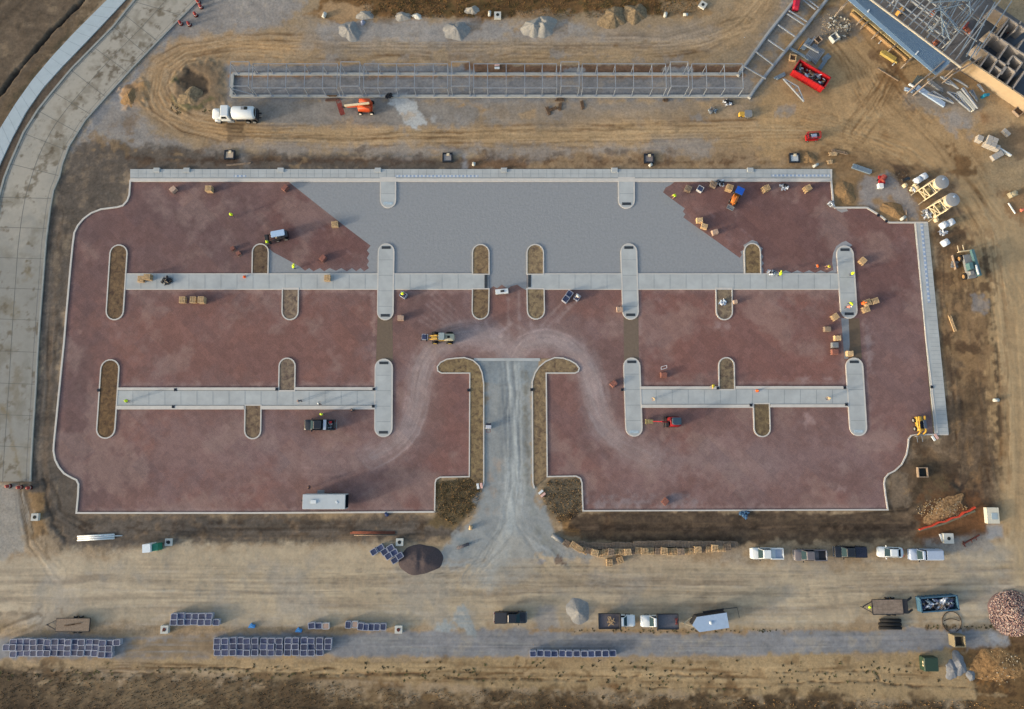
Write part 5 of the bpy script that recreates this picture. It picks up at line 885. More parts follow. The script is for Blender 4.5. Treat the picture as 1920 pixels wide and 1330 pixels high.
MB().box(1.0, .35, .6, .8, .9, .6).build('front_panel', M_dkmet, t); k = MB(); k.bar((.9, .1, 1.0), (2.2, .0, 1.7), .2); k.bar((2.2, 0, 1.7), (3.6, -.05, .9), .16); k.build('boom', M_red, t); k = MB(); k.box(4.0, -.05, .25, .95, .7, .5); k.box(4.7, -.05, .2, .3, .9, .35); k.build('compactor', mm('ochre_metal', (130, 120, 84), .6, .3), t)
t = thing('skid_loader', 'yellow skid loader with grey cab roof near the east walk', 'loader', at(1726, 797, 1.1), R(275))
MB().stack([(.35, -1.5, 1.1, -.5, .5, .15), (1.15, -1.5, 1.0, -.5, .5, .15)]).build('body', M_yel, t, True); MB().stack([(1.15, -.7, .7, -.48, .48, .06), (2.0, -.65, .6, -.45, .45, .06)]).build('cab_glass', M_glassd, t)
MB().stack([(2.0, -.8, .7, .02, .52, .06), (2.08, -.78, .68, .04, .5, .06)]).build('cab_roof', mm('roof_dark', (66, 78, 96), .5, .1), t)
for s, y in ((1, .6), (-1, -.35)): k = MB(); k.bar((-1.5, y, 1.7), (1.2, y - .1, 1.5), .24); k.bar((1.2, y - .1, 1.5), (1.7, y - .05, .5), .2); k.build('lift_arm', M_yel, t)
k = MB(); k.box(1.9, 0, .15, .12, 1.6, .6); [k.bar((1.95, s * .45, .17), (3.0, s * .45, .12), .12, .05) for s in (1, -1)]; k.build('fork', M_grey, t); wheels(t, [(-.9, .65), (.6, .65), (-.9, -.65), (.6, -.65)], .42, .3)
t = thing('ride_roller', 'white topped roller standing crosswise in the central gap', 'roller', at(941, 547, .7), R(5))
k = MB(); k.box(0, 0, .5, 2.3, .85, .5); k.build('body', M_white, t); [MB().cyl((x, -.4, .4), (x, .4, .4), .4, n=14).build('drum', M_grey, t, True) for x in (-.8, .8)]; MB().box(.1, 0, 1.0, .7, .35, .1).build('control_panel', M_dkmet, t)
t = thing('plate_compactor', 'blue topped plate compactor beside the driveway kerb', 'compactor', at(916, 800, .5), R(90))
MB().box(0, 0, .1, .9, .7, .12).build('plate', M_grey, t); MB().stack([(.25, -.4, .3, -.5, .5, .12), (.75, -.35, .25, -.45, .45, .12)]).build('engine', mm('pale_engine', (178, 182, 192), .5, .1), t); MB().box(.38, 0, .5, .35, .9, .25).build('tank', M_navy, t); k = MB(); k.bar((-.4, .3, .5), (-1.0, .35, .9), .06); k.bar((-.4, -.3, .5), (-1.0, -.35, .9), .06); k.bar((-1.0, .35, .9), (-1.0, -.35, .9), .06); k.build('handle', M_redd, t)
# telehandler by the yard
t = thing('telehandler', 'teal grey rough terrain telehandler with tan wheels by the silos', 'telehandler', at(1817, 497, 1.2), R(98))
MB().stack([(.8, -2.5, 2.0, -.75, .75, .2), (1.4, -2.5, 1.9, -.75, .75, .2)]).build('body', M_grey, t); MB().stack([(1.4, -1.1, .3, .1, .85, .1), (2.4, -1.0, .2, .15, .8, .1)]).build('cab', M_teal, t); k = MB(); k.bar((-2.4, -.75, 2.1), (2.6, -.75, 1.7), .5, .55); k.build('boom', M_teal, t); k = MB(); k.bar((-2.2, -.4, 2.4), (-.4, -.4, 2.3), .22); k.build('cylinder', M_white, t)
MB().stack([(1.4, -2.0, -1.2, -.2, .7, .1), (1.9, -1.9, -1.3, -.1, .6, .1)]).build('engine_cover', M_grey, t); k = MB(); [k.bar((2.7, s * .7, .4), (4.0, s * .7, .35), .1) for s in (1, -.4)]; k.box(2.7, 0, .3, .12, 2.0, .9); k.build('fork', M_cream, t); wheels(t, [(1.5, .95), (1.5, -.95), (-1.9, .95), (-1.9, -.95)], .62, .42, mm('tan_rim', (146, 116, 78), .6, .1))
# ------------------------------------------------------------------ skips
def skip(label, px, py, rz, L, W, H, m, seed, mats, group=None):
    t = thing('skip', label, 'skip', at(px, py, H * .6), rz, group); b = MB(); b.box(0, 0, .15, L, W, .12)
    for s in (1, -1): b.box(0, s * W / 2, .2, L, .1, H - .2); b.box(s * L / 2, 0, .2, .1, W, H - .2)
    b.build('body', m, t); r = MB(); n = 9
    for s in (1, -1):
        for i in range(n): r.box(-L / 2 + (i + .5) * L / n, s * (W / 2 + .09), .2, .12, .09, H - .25)
        r.box(0, s * W / 2, H, L + .2, .2, .12); r.box(s * L / 2, 0, H, .2, W + .1, .12)
    r.build('rib', m, t); rr_ = random.Random(seed)
    for i, mm_ in enumerate(mats):
        k = MB()
        for j in range(14):
            x, y = rr_.uniform(-L / 2 + .5, L / 2 - .5), rr_.uniform(-W / 2 + .35, W / 2 - .35)
            if rr_.random() < .5: k.blob(x, y, H * .55 + rr_.uniform(-.1, .35), rr_.uniform(.2, .55), rr_.uniform(.2, .45), rr_.uniform(.15, .35), rr_.randint(0, 999), .35, 8, 5)
            else:
                a = rr_.uniform(0, 6.28); l = rr_.uniform(.3, 1.0); k.bar((x, y, H * .6 + rr_.uniform(0, .3)), (x + math.cos(a) * l, y + math.sin(a) * l * .6, H * .65 + rr_.uniform(0, .4)), rr_.uniform(.1, .35), .05)
        k.build('rubbish', mm_, t)['kind'] = 'stuff'
skip('red open skip half full of scrap, beside the steel bundles', 1519, 143, R(-33), 6.6, 2.45, 1.9, M_red, 5, [M_dkmet, M_tarpw, M_wood, M_steel2, M_wdark])
skip('blue open skip heaped with plastic film, beside the ramp trailer', 1757, 1131, R(4), 6.3, 2.3, 1.5, M_blued, 9, [M_tarpk, M_tarpw, M_wrapb, M_steel2, M_tarpk, M_wood2, M_tarpw])
# ------------------------------------------------------------------ people
def person_mesh(kind):
    """one continuous body grown over a skeleton; z up, facing +x"""
    V = []; E = []; Rr = []
    def v(x, y, z, r): V.append((x, y, z)); Rr.append(r); return len(V) - 1
    def e(*c):
        for a, b in zip(c, c[1:]): E.append((a, b))
    lean = {'stand': .0, 'walk': .06, 'bend': .55, 'kneel': .35}[kind]
    hz = .95 if kind != 'kneel' else .5
    if kind == 'bend': hz = .88
    pel = v(0, 0, hz, .15); ch = v(lean * .45, 0, hz + .42 - lean * .12, .165); nk = v(lean * .72, 0, hz + .56 - lean * .22, .07); hd = v(lean * .9 + .02, 0, hz + .72 - lean * .3, .1); ht = v(lean * .98 + .02, 0, hz + .83 - lean * .34, .07); e(pel, ch, nk, hd, ht)
    no = v(lean * .9 + .12, 0, hz + .71 - lean * .33, .022); e(hd, no)
    for s in (1, -1):
        hp = v(0, s * .1, hz - .06, .105); e(pel, hp)
        if kind == 'kneel': kn = v(.35, s * .13, .25, .07); an = v(.0, s * .13, .1, .05); ft = v(-.15, s * .13, .06, .045)
        elif kind == 'walk': kn = v(.12 * s + .06, s * .1, .5, .07); an = v(.28 * s - .05, s * .1, .09, .05); ft = v(.28 * s + .13, s * .1, .05, .045)
        else: kn = v(.04, s * .12, .5, .07); an = v(-.02, s * .13, .09, .05); ft = v(.17, s * .15, .05, .045)
        e(hp, kn, an, ft)
        sh = v(lean * .55, s * .2, hz + .47 - lean * .18, .065)
        e(ch, sh)
        if kind == 'stand': el = (.05, .3, 1.14); wr = (.24, .24, 1.02)
        elif kind == 'walk': el = (-.1 * s, .27, 1.14); wr = (.08 - .2 * s, .27, .92)
        elif kind == 'bend': el = (.5, .3, .92); wr = (.62, .22, .66)
        else: el = (.45, .28, .5); wr = (.62, .2, .26)
        a = v(el[0], s * el[1], el[2], .048); b = v(wr[0], s * wr[1], wr[2], .036); d = (Vector(wr) - Vector(el)).normalized(); hb = v(wr[0] + d.x * .07, s * wr[1], wr[2] + d.z * .07, .032); e(sh, a, b, hb)
        for q in range(4): f = v(wr[0] + d.x * (.15 + .012 * (q in (1, 2))), s * (wr[1] + (q - 1.5) * .02), wr[2] + d.z * .15 - .01 * q, .009); e(hb, f)
        th = v(wr[0] + d.x * .09 + .02, s * (wr[1] - .045), wr[2] + d.z * .08, .01); e(b, th)
    me = bpy.data.meshes.new('person_' + kind); me.from_pydata(V, E, []); o = bpy.data.objects.new('tmp', me); COL.objects.link(o)
    sk = o.modifiers.new('s', 'SKIN'); sk.use_smooth_shade = True
    for i, r in enumerate(Rr): q = me.skin_vertices[0].data[i]; q.radius = (r, r); q.use_root = (i == pel)
    sb = o.modifiers.new('b', 'SUBSURF'); sb.levels = 1; sb.render_levels = 1
    m2 = bpy.data.meshes.new_from_object(o.evaluated_get(bpy.context.evaluated_depsgraph_get())); bpy.data.objects.remove(o); bpy.data.meshes.remove(me); m2.name = 'person_' + kind
    return m2, V[ch], V[hd], hz, lean
PM = {k: person_mesh(k) for k in ('stand', 'walk', 'bend', 'kneel')}
for k, (me, *_r) in PM.items():
    hz = _r[2]; hdp = Vector(_r[1])
    for q in (M_skin, M_shirt, M_jean, M_boot): me.materials.append(q)
    for p in me.polygons:
        c = p.center
        p.material_index = 0 if ((c - hdp).length < .2 or (abs(c.y) > .17 and c.z < hz + .1 and c.x > .15 and k != 'kneel')) else 3 if c.z < .12 else 2 if c.z < hz + .05 else 1
    me.polygons.foreach_set('use_smooth', [True] * len(me.polygons))
def person(label, px, py, rz, kind='stand', vest=None, hat=M_hat, shirt=None, group=None):
    me, chp, hdp, hz, lean = PM[kind]; me = me.copy()
    if shirt: me.materials[1] = shirt
    o = bpy.data.objects.new('person', me); COL.objects.link(o); b = P(px, py, 1.2); o.location = (b.x, b.y, .06); o.rotation_euler = (0, 0, rz); tagset(o, label, 'person', group)
    if vest:
        mb = MB(); mb.lathe([(.2, -.42), (.235, -.2), (.25, .05), (.21, .16), (.1, .2)], 0, 0, 14); mb.v = [(x * .8, y * 1.12, z) for x, y, z in mb.v]
        ve = mb.build('vest', vest, o, True); ve.location = (chp[0], 0, chp[2] - .0); ve.rotation_euler = (0, lean * 1.2, 0)
    if hat:
        mb = MB(); mb.lathe([(.155, .0), (.13, .01), (.125, .06), (.09, .12), (.02, .145)], 0, 0, 14); h = mb.build('helmet', hat, o, True); h.location = (hdp[0] + lean * .05, 0, hdp[2] + .04); h.rotation_euler = (0, lean * .8, 0)
    return o
WK = 'site workers'
HL = mm('lime_helmet', (214, 232, 60), .4, .04); HY = mm('yellow_helmet', (224, 196, 60), .4, .04)
person('worker in lime vest standing alone on the north-west pavers', 434, 403, R(120), 'walk', M_lime, HL, group=WK)
person('worker in lime vest in front of the white canopied loader', 501, 454, R(0), 'stand', M_lime, HL, group=WK)
person('worker in lime vest at the zigzag edge of the stone bed', 549, 501, R(60), 'bend', M_lime, HL, group=WK)
person('worker in lime vest at the left end of the lower left walk', 237, 752, R(0), 'stand', M_lime, HL, group=WK)
person('worker in lime vest just above the black toolbox pickup', 603, 777, R(80), 'stand', M_lime, None, group=WK)
person('person in grey with no vest on the lower left walk, left one', 563, 751, R(200), 'bend', None, None, group=WK)
person('person in grey shirt standing on the lower left walk near the kerb', 598, 757, R(20), 'stand', None, M_hat, group=WK)
person('person in dark clothes crouching below the lower left walk', 662, 769, R(180), 'kneel', None, None, M_black, group=WK)
person('worker in lime vest leaning over the crate by the left cross-walk', 753, 550, R(-30), 'bend', M_lime, None, group=WK)
person('worker in white shirt beside the single crate right of centre', 1083, 552, R(-90), 'bend', None, M_hat, M_hat, group=WK)
person('worker in tan jacket and lime hat at the tip of the eastern paving', 1267, 366, R(200), 'bend', M_lime, HL, M_tan, group=WK)
person('worker in lime hat on the right walk near the film heap', 1464, 515, R(90), 'bend', M_lime, HL, group=WK)
person('worker in orange vest kneeling left of the yellow hatted one', 1536, 498, R(180), 'kneel', M_hor, mm('orange_helmet', (240, 120, 50), .4, .04), group=WK)
person('worker in dark yellow vest bending beside the orange kneeler', 1557, 499, R(200), 'bend', mm('ochre_vest', (196, 176, 60), .7, .06), HY, group=WK)
person('worker in lime vest on the far right cross-walk, upper of two', 1598, 513, R(10), 'stand', M_lime, HL, group=WK)
person('worker in lime hat on the far right cross-walk, lower of two', 1596, 567, R(-90), 'bend', M_lime, HL, group=WK)
person('worker in orange vest reaching over the L of pallets', 1617, 569, R(10), 'bend', M_hor, mm('orange_helmet', (240, 120, 50)), group=WK)
person('worker in pink shirt bending at the lower tip of the far right cross-walk', 1589, 575, R(-10), 'bend', None, M_hat, mm('pink_shirt', (214, 132, 116), .8, .06), group=WK)
person('worker in yellow vest beside the planted island of the lower right walk', 1339, 722, R(230), 'bend', mm('ochre_vest', (196, 176, 60)), HY, group=WK)
person('worker in tan jacket at the left part of the lower right walk', 1226, 748, R(200), 'stand', None, M_tan, M_tan, group=WK)
person('worker in tan jacket at the right part of the lower right walk', 1554, 747, R(200), 'stand', None, mm('tan_hat', (206, 180, 130), .8, .05), M_tan, group=WK)
person('person in grey by the dark crates north of the trailer', 579, 914, R(0), 'stand', None, None, M_black, group=WK)
# ------------------------------------------------------------------ crates, pallets, blocks
def crate0(fill, rim=M_rimg):
    o = MB(); w, d, h = .56, .5, .82; pr = []
    o.stack([(0, -w, w, -d, d, .08), (h, -w - .02, w + .02, -d - .02, d + .02, .12), (h + .06, -w - .02, w + .02, -d - .02, d + .02, .14), (h + .06, -w + .07, w - .07, -d + .07, d - .07, .14), (h - .03, -w + .08, w - .08, -d + .08, d - .08, .14)]); root = o.build('wrapped_crate', rim)
    f = MB(); f.stack([(h - .05, -w + .08, w - .08, -d + .08, d - .08, .13), (h + .03, -w + .09, w - .09, -d + .09, d - .09, .13)]); k = f.build('fill', fill, root); return root
CR = None
def crate(px, py, label, group, rz=0, sc=1.0, z=.03, fill=None, loc=None):
    global CR
    l = loc or (lambda b: (b.x, b.y, z))(P(px, py, .8 + z)); rz += random.uniform(-.05, .05)
    if fill is not None: o = crate0(fill, mm('pale_crate', (170, 172, 176), .6, .1)); o.location = l; o.rotation_euler = (0, 0, rz); tagset(o, label, 'crate', group)
    elif CR is None: CR = crate0(M_wrapb); o = CR; o.location = l; o.rotation_euler = (0, 0, rz); tagset(o, label, 'crate', group)
    else:
        o = dup(CR, l, rz, label, group); o['category'] = 'crate'
    o.scale = (sc * random.uniform(.95, 1.04), sc * random.uniform(.95, 1.04), random.uniform(.86, 1.1)); o.location.x += random.uniform(-.05, .05); o.location.y += random.uniform(-.05, .05); return o
ORD = 'first second third fourth fifth sixth seventh eighth ninth tenth eleventh twelfth thirteenth fourteenth fifteenth sixteenth seventeenth'.split()
def row(xs, y, where, group, **k):
    for i, x in enumerate(xs): crate(x, y if not isinstance(y, (list, tuple)) else y[i], ('%s crate from the left, %s' % (ORD[i], where)), group, **k)
g1 = 'crates in the far left cluster'
row([37, 49.5, 62.5, 75.5, 89.5, 103, 115.5, 128, 140.5, 153, 167, 179.5], 1204.5, 'back row of the far left cluster', g1); row([192.5, 205], 1206.5, 'stepped pair at the right of the far left back row', g1); crate(219, 1205, 'single dark blue crate at the right tip of the far left cluster', g1)
crate(24.5, 1204.5, 'dark blue crate second from left edge, back row of the far left cluster', g1)
row([11.5, 24.5, 37, 49.5, 62.5, 75.5, 89, 102, 114.5, 127.5, 140.5, 153, 166, 178.5, 191.5, 204], [1214.5] * 14 + [1217] * 2, 'middle row of the far left cluster', g1); row([24.5, 37, 49.5, 62.5, 75.5, 88, 101, 113, 126, 138.5, 151, 164, 176.5, 190.5, 203], [1227] + [1225] * 12 + [1228] * 2, 'front row of the far left cluster', g1)
g2 = 'crates in the long middle cluster'; mx = [407, 422, 436.5, 450, 463, 478, 494, 508, 523, 539.5, 554, 570, 583.5, 599, 615]
row(mx, 1202, 'back row of the long middle cluster', g2); row(mx, 1213, 'middle row of the long middle cluster', g2); row(mx[:14], 1224, 'front row of the long middle cluster', g2)
g3 = 'crates north of the track'
row([327, 339.5, 352.5, 365.5, 378.5, 392], 1156, 'back row of the small left cluster', g3); row([326, 338.5, 351.5, 364, 377, 390, 405], 1167, 'front row of the small left cluster', g3)
crate(584, 1174, 'tilted crate, leftmost of three beside the blue tarp', g3, rz=.15); crate(597, 1174, 'dark blue crate, middle of three beside the blue tarp', g3); crate(611, 1175, 'pale dusty crate, rightmost of three beside the blue tarp', g3, fill=M_wrapp)
crate(652.5, 1172, 'upright white rimmed crate at the left end of the group of seven', g3, rz=1.5); crate(665, 1171, 'pale brown filled crate, second in the group of seven', g3, rz=1.5, fill=M_wrapp); row([676, 685.5, 696, 706.5, 718], [1175, 1176, 1176.5, 1176, 1175.5], 'five dark crates left of the white inlet box', g3, rz=1.5)
for (x, y), w in zip(((701, 1035), (712.5, 1028), (721, 1035), (732, 1028), (728, 1043), (739.5, 1036), (739.5, 1051), (749.5, 1042.5)), ('leftmost', 'top left', 'second row left', 'top right', 'third row left', 'second row right', 'bottom left', 'rightmost')): crate(x, y, 'slanted dark crate beside the dark stone pile, %s of eight' % w, 'slanted crates beside the dark pile', rz=.55)
row([960 + q / 4 for q in (157, 211, 267, 320, 376, 428, 484, 541, 595, 649, 702, 755)], 1226, 'single row on the south side of the gravel track', 'crates in the row of twelve')
crate(1068, 551, 'dark blue crate, upper of two touching on the pavers right of centre', 'crates on the pavers', rz=.95); crate(1060.5, 561, 'dark blue crate, lower of two touching on the pavers right of centre', 'crates on the pavers', rz=.95); crate(1082, 557, 'dark blue crate by the worker in white on the pavers', 'crates on the pavers', rz=.95)
crate(756, 552.5, 'dark crate beside the upper left cross-walk, worker leaning over it', 'crates on the pavers', rz=-.6); crate(796, 632, 'dark blue crate carried on the forks of the wheel loader', 'crates on the pavers', z=.42, sc=1.0); crate(1314, 353, 'dark crate with torn white film among the eastern pallets', 'crates on the pavers', rz=-.5, fill=M_wrapb)
# wooden pallets stacked high
def pallets0(n=5, wood=None, name='pallet_stack'):
    mb = MB(); h = .14
    for k in range(n):
        z = k * h
        for s in (-1, 0, 1): mb.box(0, s * .46, z, 1.15, .09, .09)
        for i in range(5): mb.box(-.5 + i * .25, 0, z + .095, .13, 1.05, .028)
    return mb.build(name, wood or M_wood)
PS = {}
def pstack(px, py, label, group, rz=0, n=5, wood=None, z=.03, cat='pallet'):
    key = (n, wood.name if wood else ''); h = n * .14; b = P(px, py, h); l = (b.x, b.y, z)
    if key not in PS: o = pallets0(n, wood); PS[key] = o
    else: o = PS[key].copy(); COL.objects.link(o)
    o.location = l; o.rotation_euler = (0, 0, rz); tagset(o, label, cat, group); return o
xs_ = [412, 465, 503, 545, 578, 622, 662, 704, 745, 786, 828, 870, 911, 952, 997, 1042, 1100, 1143, 1187, 1221, 1268, 1303, 1353, 1396, 1440, 1484, 1524, 1577, 1620]; ys_ = [92, 105, 130, 145, 145, 160, 168, 158, 155, 150, 155, 155, 148, 143, 148, 147, 148, 148, 152, 152, 152, 152, 148, 137, 137, 137, 127, 130, 117]
O2 = ORD + ['eighteenth', 'nineteenth', 'twentieth', 'twenty-first', 'twenty-second', 'twenty-third', 'twenty-fourth', 'twenty-fifth', 'twenty-sixth', 'twenty-seventh', 'twenty-eighth', 'twenty-ninth', 'thirtieth', 'thirty-first']
for i, (x, y) in enumerate(zip(xs_, ys_)): pstack(960 + x / 4, 997 + y / 4, '%s pallet stack from the left in the long front line by the ditch' % O2[i], 'pallet stacks lining the ditch', rz=(-.55 if i < 4 else -.2 if i < 6 else random.choice((0, 1.57)) + random.uniform(-.12, .12)), n=(6, 9, 12)[i % 3], wood=M_wood if i % 4 else M_wood2)
for i, x in enumerate(range(470, 1680, 52)): pstack(960 + x / 4, 997 + (88 + 45 * max(0, (700 - x) / 400) * 0 + (18 if 560 < x < 900 else 8) + random.uniform(-4, 4)) / 4, '%s pallet stack from the left in the back line by the ditch' % O2[i], 'pallet stacks in the back line', rz=random.uniform(-.15, .15), n=6, wood=M_wood2)
pstack(1143, 1056, 'loose pallet stack in front of the long line, left one', 'loose pallet stacks', 1.57, 6); pstack(1163, 1051, 'loose pallet stack in front of the long line, tilted right one', 'loose pallet stacks', 1.9, 6)
PL = 'pallet stacks on the paving'
for x, y, rz, n, w, lb in ((390, 353, 0, 9, None, 'tall stack near the north-west kerb'), (263, 523, 1.57, 6, None, 'left stack on the upper left walk'), (275, 519, 0, 9, None, 'right taller stack on the upper left walk'), (341, 562, 1.57, 6, None, 'leftmost of three below the upper left walk'), (361, 562, 1.57, 6, None, 'middle of three below the upper left walk'), (376, 562, 1.57, 9, None, 'rightmost of three below the upper left walk'),
                           (627, 420, .1, 6, None, 'stack at the diagonal paver edge'), (613, 521, 1.57, 6, None, 'stack on the upper left walk near the zigzag'), (1291, 353, -.4, 6, M_wood2, 'grey stack at the tip of the eastern paving'), (1338, 345, -.4, 6, M_wood2, 'grey stack left of the film heap by the north kerb'), (1369, 351, -.3, 9, None, 'square stack right of the film heap'), (1438, 352, .4, 9, None, 'stack between the blue canopy machine and corner'), (1516, 352, .5, 9, None, 'stack nearest the north-east corner'),
                           (1619, 489, .8, 6, None, 'stack right of the far right cross-walk'), (1628, 567, 1.9, 6, None, 'left stack of the L by the orange worker'), (1642, 564, .3, 6, None, 'upper right stack of the L by the orange worker'), (1625, 580, .3, 6, None, 'lower stack of the L by the orange worker'), (1567, 594, .6, 6, None, 'stack left of the far right cross-walk tip')):
    pstack(x, y, 'wooden pallet stack, ' + lb, PL, rz, n, w)
# cubes of red pavers
def pcube(px, py, label, rz=0, m=None, h=.75, w=1.1, d=.95, group='paver cubes'):
    t = thing('paver_cube', label, 'paver cube', (0, 0, 0), rz, group); b = P(px, py, h); t.location = (b.x, b.y, .03)
    p = MB(); [p.box(0, s * .38, 0, w, .1, .1) for s in (-1, 0, 1)]; p.build('pallet', M_wood2, t); k = MB(); rd = random.Random(px); n = 5
    for l in range(4):
        for i in range(n): k.box(-w / 2 + (i + .5) * w / n, 0, .12 + l * h / 4, w / n * .95, d * (1 if l < 3 else rd.uniform(.7, 1)), h / 4 * .95)
    k.build('paver', m or M_pav, t); return t
for a in ((324, 355, 'reddish paver cube turned on its corner near the north-west kerb', .75, M_pavw), (436, 466, 'dark red paver cube, left of two on the upper left paving', .6), (447, 475, 'dark red paver cube, right of two on the upper left paving', .6), (534, 352, 'low red paver cube by the north kerb and grey stone bed', .9), (605, 484, 'red paver cube inside the diagonal paving', .9), (751, 596, 'pale pink paver cube beside the left soil strip', 0, M_pavw), (1162, 580, 'pale paver cube left of the right cross-walk tip', 0, M_pavw),
          (1151, 720, 'reddish paver cube on its corner left of the lower right walk', .7), (1245, 703, 'red paver cube with wire tray above the lower right walk', 0), (1248, 941, 'lone red paver cube near the south-east kerb', .8), (1312, 413, 'tan paver cube, upper of three at the diagonal edge', 0, M_wood), (1321, 424, 'tan paver cube, middle of three at the diagonal edge', -.3, M_wood), (1341, 435, 'tan paver cube, lower right of three at the diagonal edge', .3, M_pavw),
          (1552, 617, 'grey brown paver cube west of the stone strip', 0, M_wood2), (1571, 634, 'wooden topped paver cube beside the stone strip', 0, M_wood), (1566, 647, 'dark paver cube beside the stone strip', 0, M_grey), (1566, 660, 'reddish paver cube, lowest beside the stone strip', 0), (1594, 663, 'yellowish paver cube at the end of the soil strip', 0, M_wood), (1379, 566, 'small pale paver cube right of the planted island', .2, M_pavw)):
    o = pcube(a[0], a[1], a[2], a[3], *(a[4:5]), **({'w': .7, 'd': .7, 'h': .5} if a[0] in (1379, 447, 436) else {}))
t = [o for o in COL.objects if o.get('label', '').startswith('red paver cube with wire')][0]; k = MB(); [k.bar(a, b, .06) for a, b in (((-.5, .9, .9), (.5, 1.2, .9)), ((-.5, 1.4, .9), (.5, 1.7, .9)), ((-.5, .9, .9), (-.5, 1.4, .9)), ((.5, 1.2, .9), (.5, 1.7, .9)))]; k.build('wire_tray', M_tarpw, t)
# heaps of strapping and film
def heap(px, py, label, r, mats, n=10, cat='film heap', name='film_heap', z=.15):
    b = P(px, py, .3); k = MB(); rd = random.Random(px)
    for i in range(n * 2):
        k.cur = i % len(mats); a = rd.uniform(0, 6.28); q = r * rd.random() ** .6; k.blob(math.cos(a) * q, math.sin(a) * q * .8, rd.uniform(.08, .4), rd.uniform(.12, .34), rd.uniform(.12, .3), rd.uniform(.08, .2), rd.randint(0, 999), .5, 8, 5)
        if i % 2: k.bar((math.cos(a) * q, math.sin(a) * q, .2), (math.cos(a) * (q + .4), math.sin(a) * (q + .3), .1), .05)
    o = k.build(name, mats); o.location = (b.x, b.y, z); return tagset(o, label, cat)
WB = [M_tarpw, M_tarpk, mm('grey_film', (130, 140, 156), .5, .2)]
heap(313, 527, 'black heap of strapping on the upper left walk', .9, [M_tarpk, M_black], 14, z=.17); heap(1350, 344, 'black and white heap of film by the north kerb among pallets', .7, WB); heap(1470, 351, 'black and white heap of film between two pallet stacks', .6, WB); heap(1446, 512, 'black and white heap of film on the edge of the right walk', .6, WB, z=.17); heap(1559, 383, 'white heap of film at the north-east kerb corner', .5, [M_tarpw, M_grey]); heap(1355, 568, 'white plastic sheet lying on the planted island', .5, [M_tarpw, M_lblue], 7, 'plastic sheet', 'plastic_sheet')
heap(1395, 964, 'crumpled blue tarp in the ditch south of the kerb', .7, [mm('slate_tarp', (70, 104, 136), .6, .2)], 6, 'tarp', 'tarp', 0.03)
b = P(725, 965, .2); k = MB(); k.blob(0, 0, .2, .42, .3, .2, 5, .3); solo(k, 'tarp', mm('navy_tarp', (44, 60, 100), .6, .2), 'small navy tarp bundle outside the south kerb', 'tarp', (b.x, b.y, 0))
for x, y, l in ((472, 1174, 'bright blue folded tarp right of the small left crates'), (560, 1182, 'bright blue folded tarp above the long middle crates')): b = P(x, y, .2); k = MB(); k.prism([(-.6, -.3), (.5, -.35), (.6, .2), (.1, .25), (-.1, .5), (-.5, 0)], 0, .25); k.blob(.2, 0, .25, .35, .25, .15, 3); solo(k, 'folded_tarp', mm('sky_tarp', (58, 128, 190), .6, .12), l, 'tarp', (b.x, b.y, .02), group='blue tarps')
# ------------------------------------------------------------------ long steel canopy frame on its footing
BY = P(900, 140, 0).y; FY = P(900, 181.5, 0).y
CF = thing('open_canopy', 'long unfinished steel canopy frame on a rectangular concrete footing', 'steel frame', (P(900, 160).x, (BY + FY) / 2, 0))
ox, oy = CF.location.x, CF.location.y; M_foot = mm('footing', (154, 156, 154), .85, .12, 1.5)
for (a, b, y) in ((437, 1384, BY), (434, 1405, FY)):
    k = MB(); x0 = P(a, 140 if y == BY else 181).x - ox; x1 = P(b, 140 if y == BY else 183).x - ox; k.box((x0 + x1) / 2, y - oy, 0, x1 - x0, .5, .32); k.build('footing', M_foot, CF)
k = MB(); x0 = P(437, 140).x - ox; k.box(x0, 0, .05, .6, BY - FY, .3); k.build('footing', M_foot, CF)
def fpost(x, y, h): k = MB(); k.box(x, y, .3, .5, .42, .04); k.bar((x, y, .32), (x, y, h), .12); k.build('post', M_steel, CF)
for xs, h in (([431, 466], 3.7), ([473, 502, 536, 571, 605, 632], 3.05), ([638, 674], 3.7), ([682, 709, 743, 777, 812, 839], 3.05), ([846, 880], 3.7), ([888, 914, 949, 984, 1017, 1044], 3.05), ([1052, 1086], 3.7), ([1092, 1120, 1154, 1188, 1223, 1249], 3.05), ([1258, 1291], 3.7), ([1298, 1325, 1359, 1393], 3.05)):
    W = [P(x, 145, h).x - ox for x in xs]
    for i, wx in enumerate(W):
        fpost(wx, BY - oy, h); fpost(wx, FY - oy, h); k = MB(); k.bar((wx, BY - oy + .35, h), (wx, FY - oy - .1, h - .12), .1, .15); k.build('rafter', M_steel, CF)
    for y in (BY - oy + .3, FY - oy): k = MB(); k.bar((W[0], y, h + .1), (W[-1], y, h + .1), .1); k.build('eave_beam', M_steel, CF)
k = MB(); k.bar((P(431, 145, 3.7).x - ox, FY - oy, 3.0), (P(470, 145, 3.7).x - ox, FY - oy, .4), .12); k.build('brace', M_steel, CF)
def tf(name, label, cat): return thing(name, label, cat, (0, 0, 0))
WG = thing('angled_footing', 'angled concrete footing with steel cross beams running to the top edge', 'footing', P(1460, 90)); wo_ = WG.location
def wl(p, z): q = P(*p, z); return (q.x - wo_.x, q.y - wo_.y, z)
for L in ([(1384, 141), (1440, 63), (1492, -2), (1500, -12)], [(1405, 183), (1417, 165), (1450, 123), (1498, 66), (1558, -10)]):
    k = MB(); k.ribbon([wl(p, .5)[:2] for p in L], .62, 0, .5); k.build('footing', M_foot, WG)
    k = MB(); k.ribbon([wl((p[0] + 1, p[1]), .5)[:2] for p in L], .16, .5, .66); k.build('sill_beam', M_steel, WG)
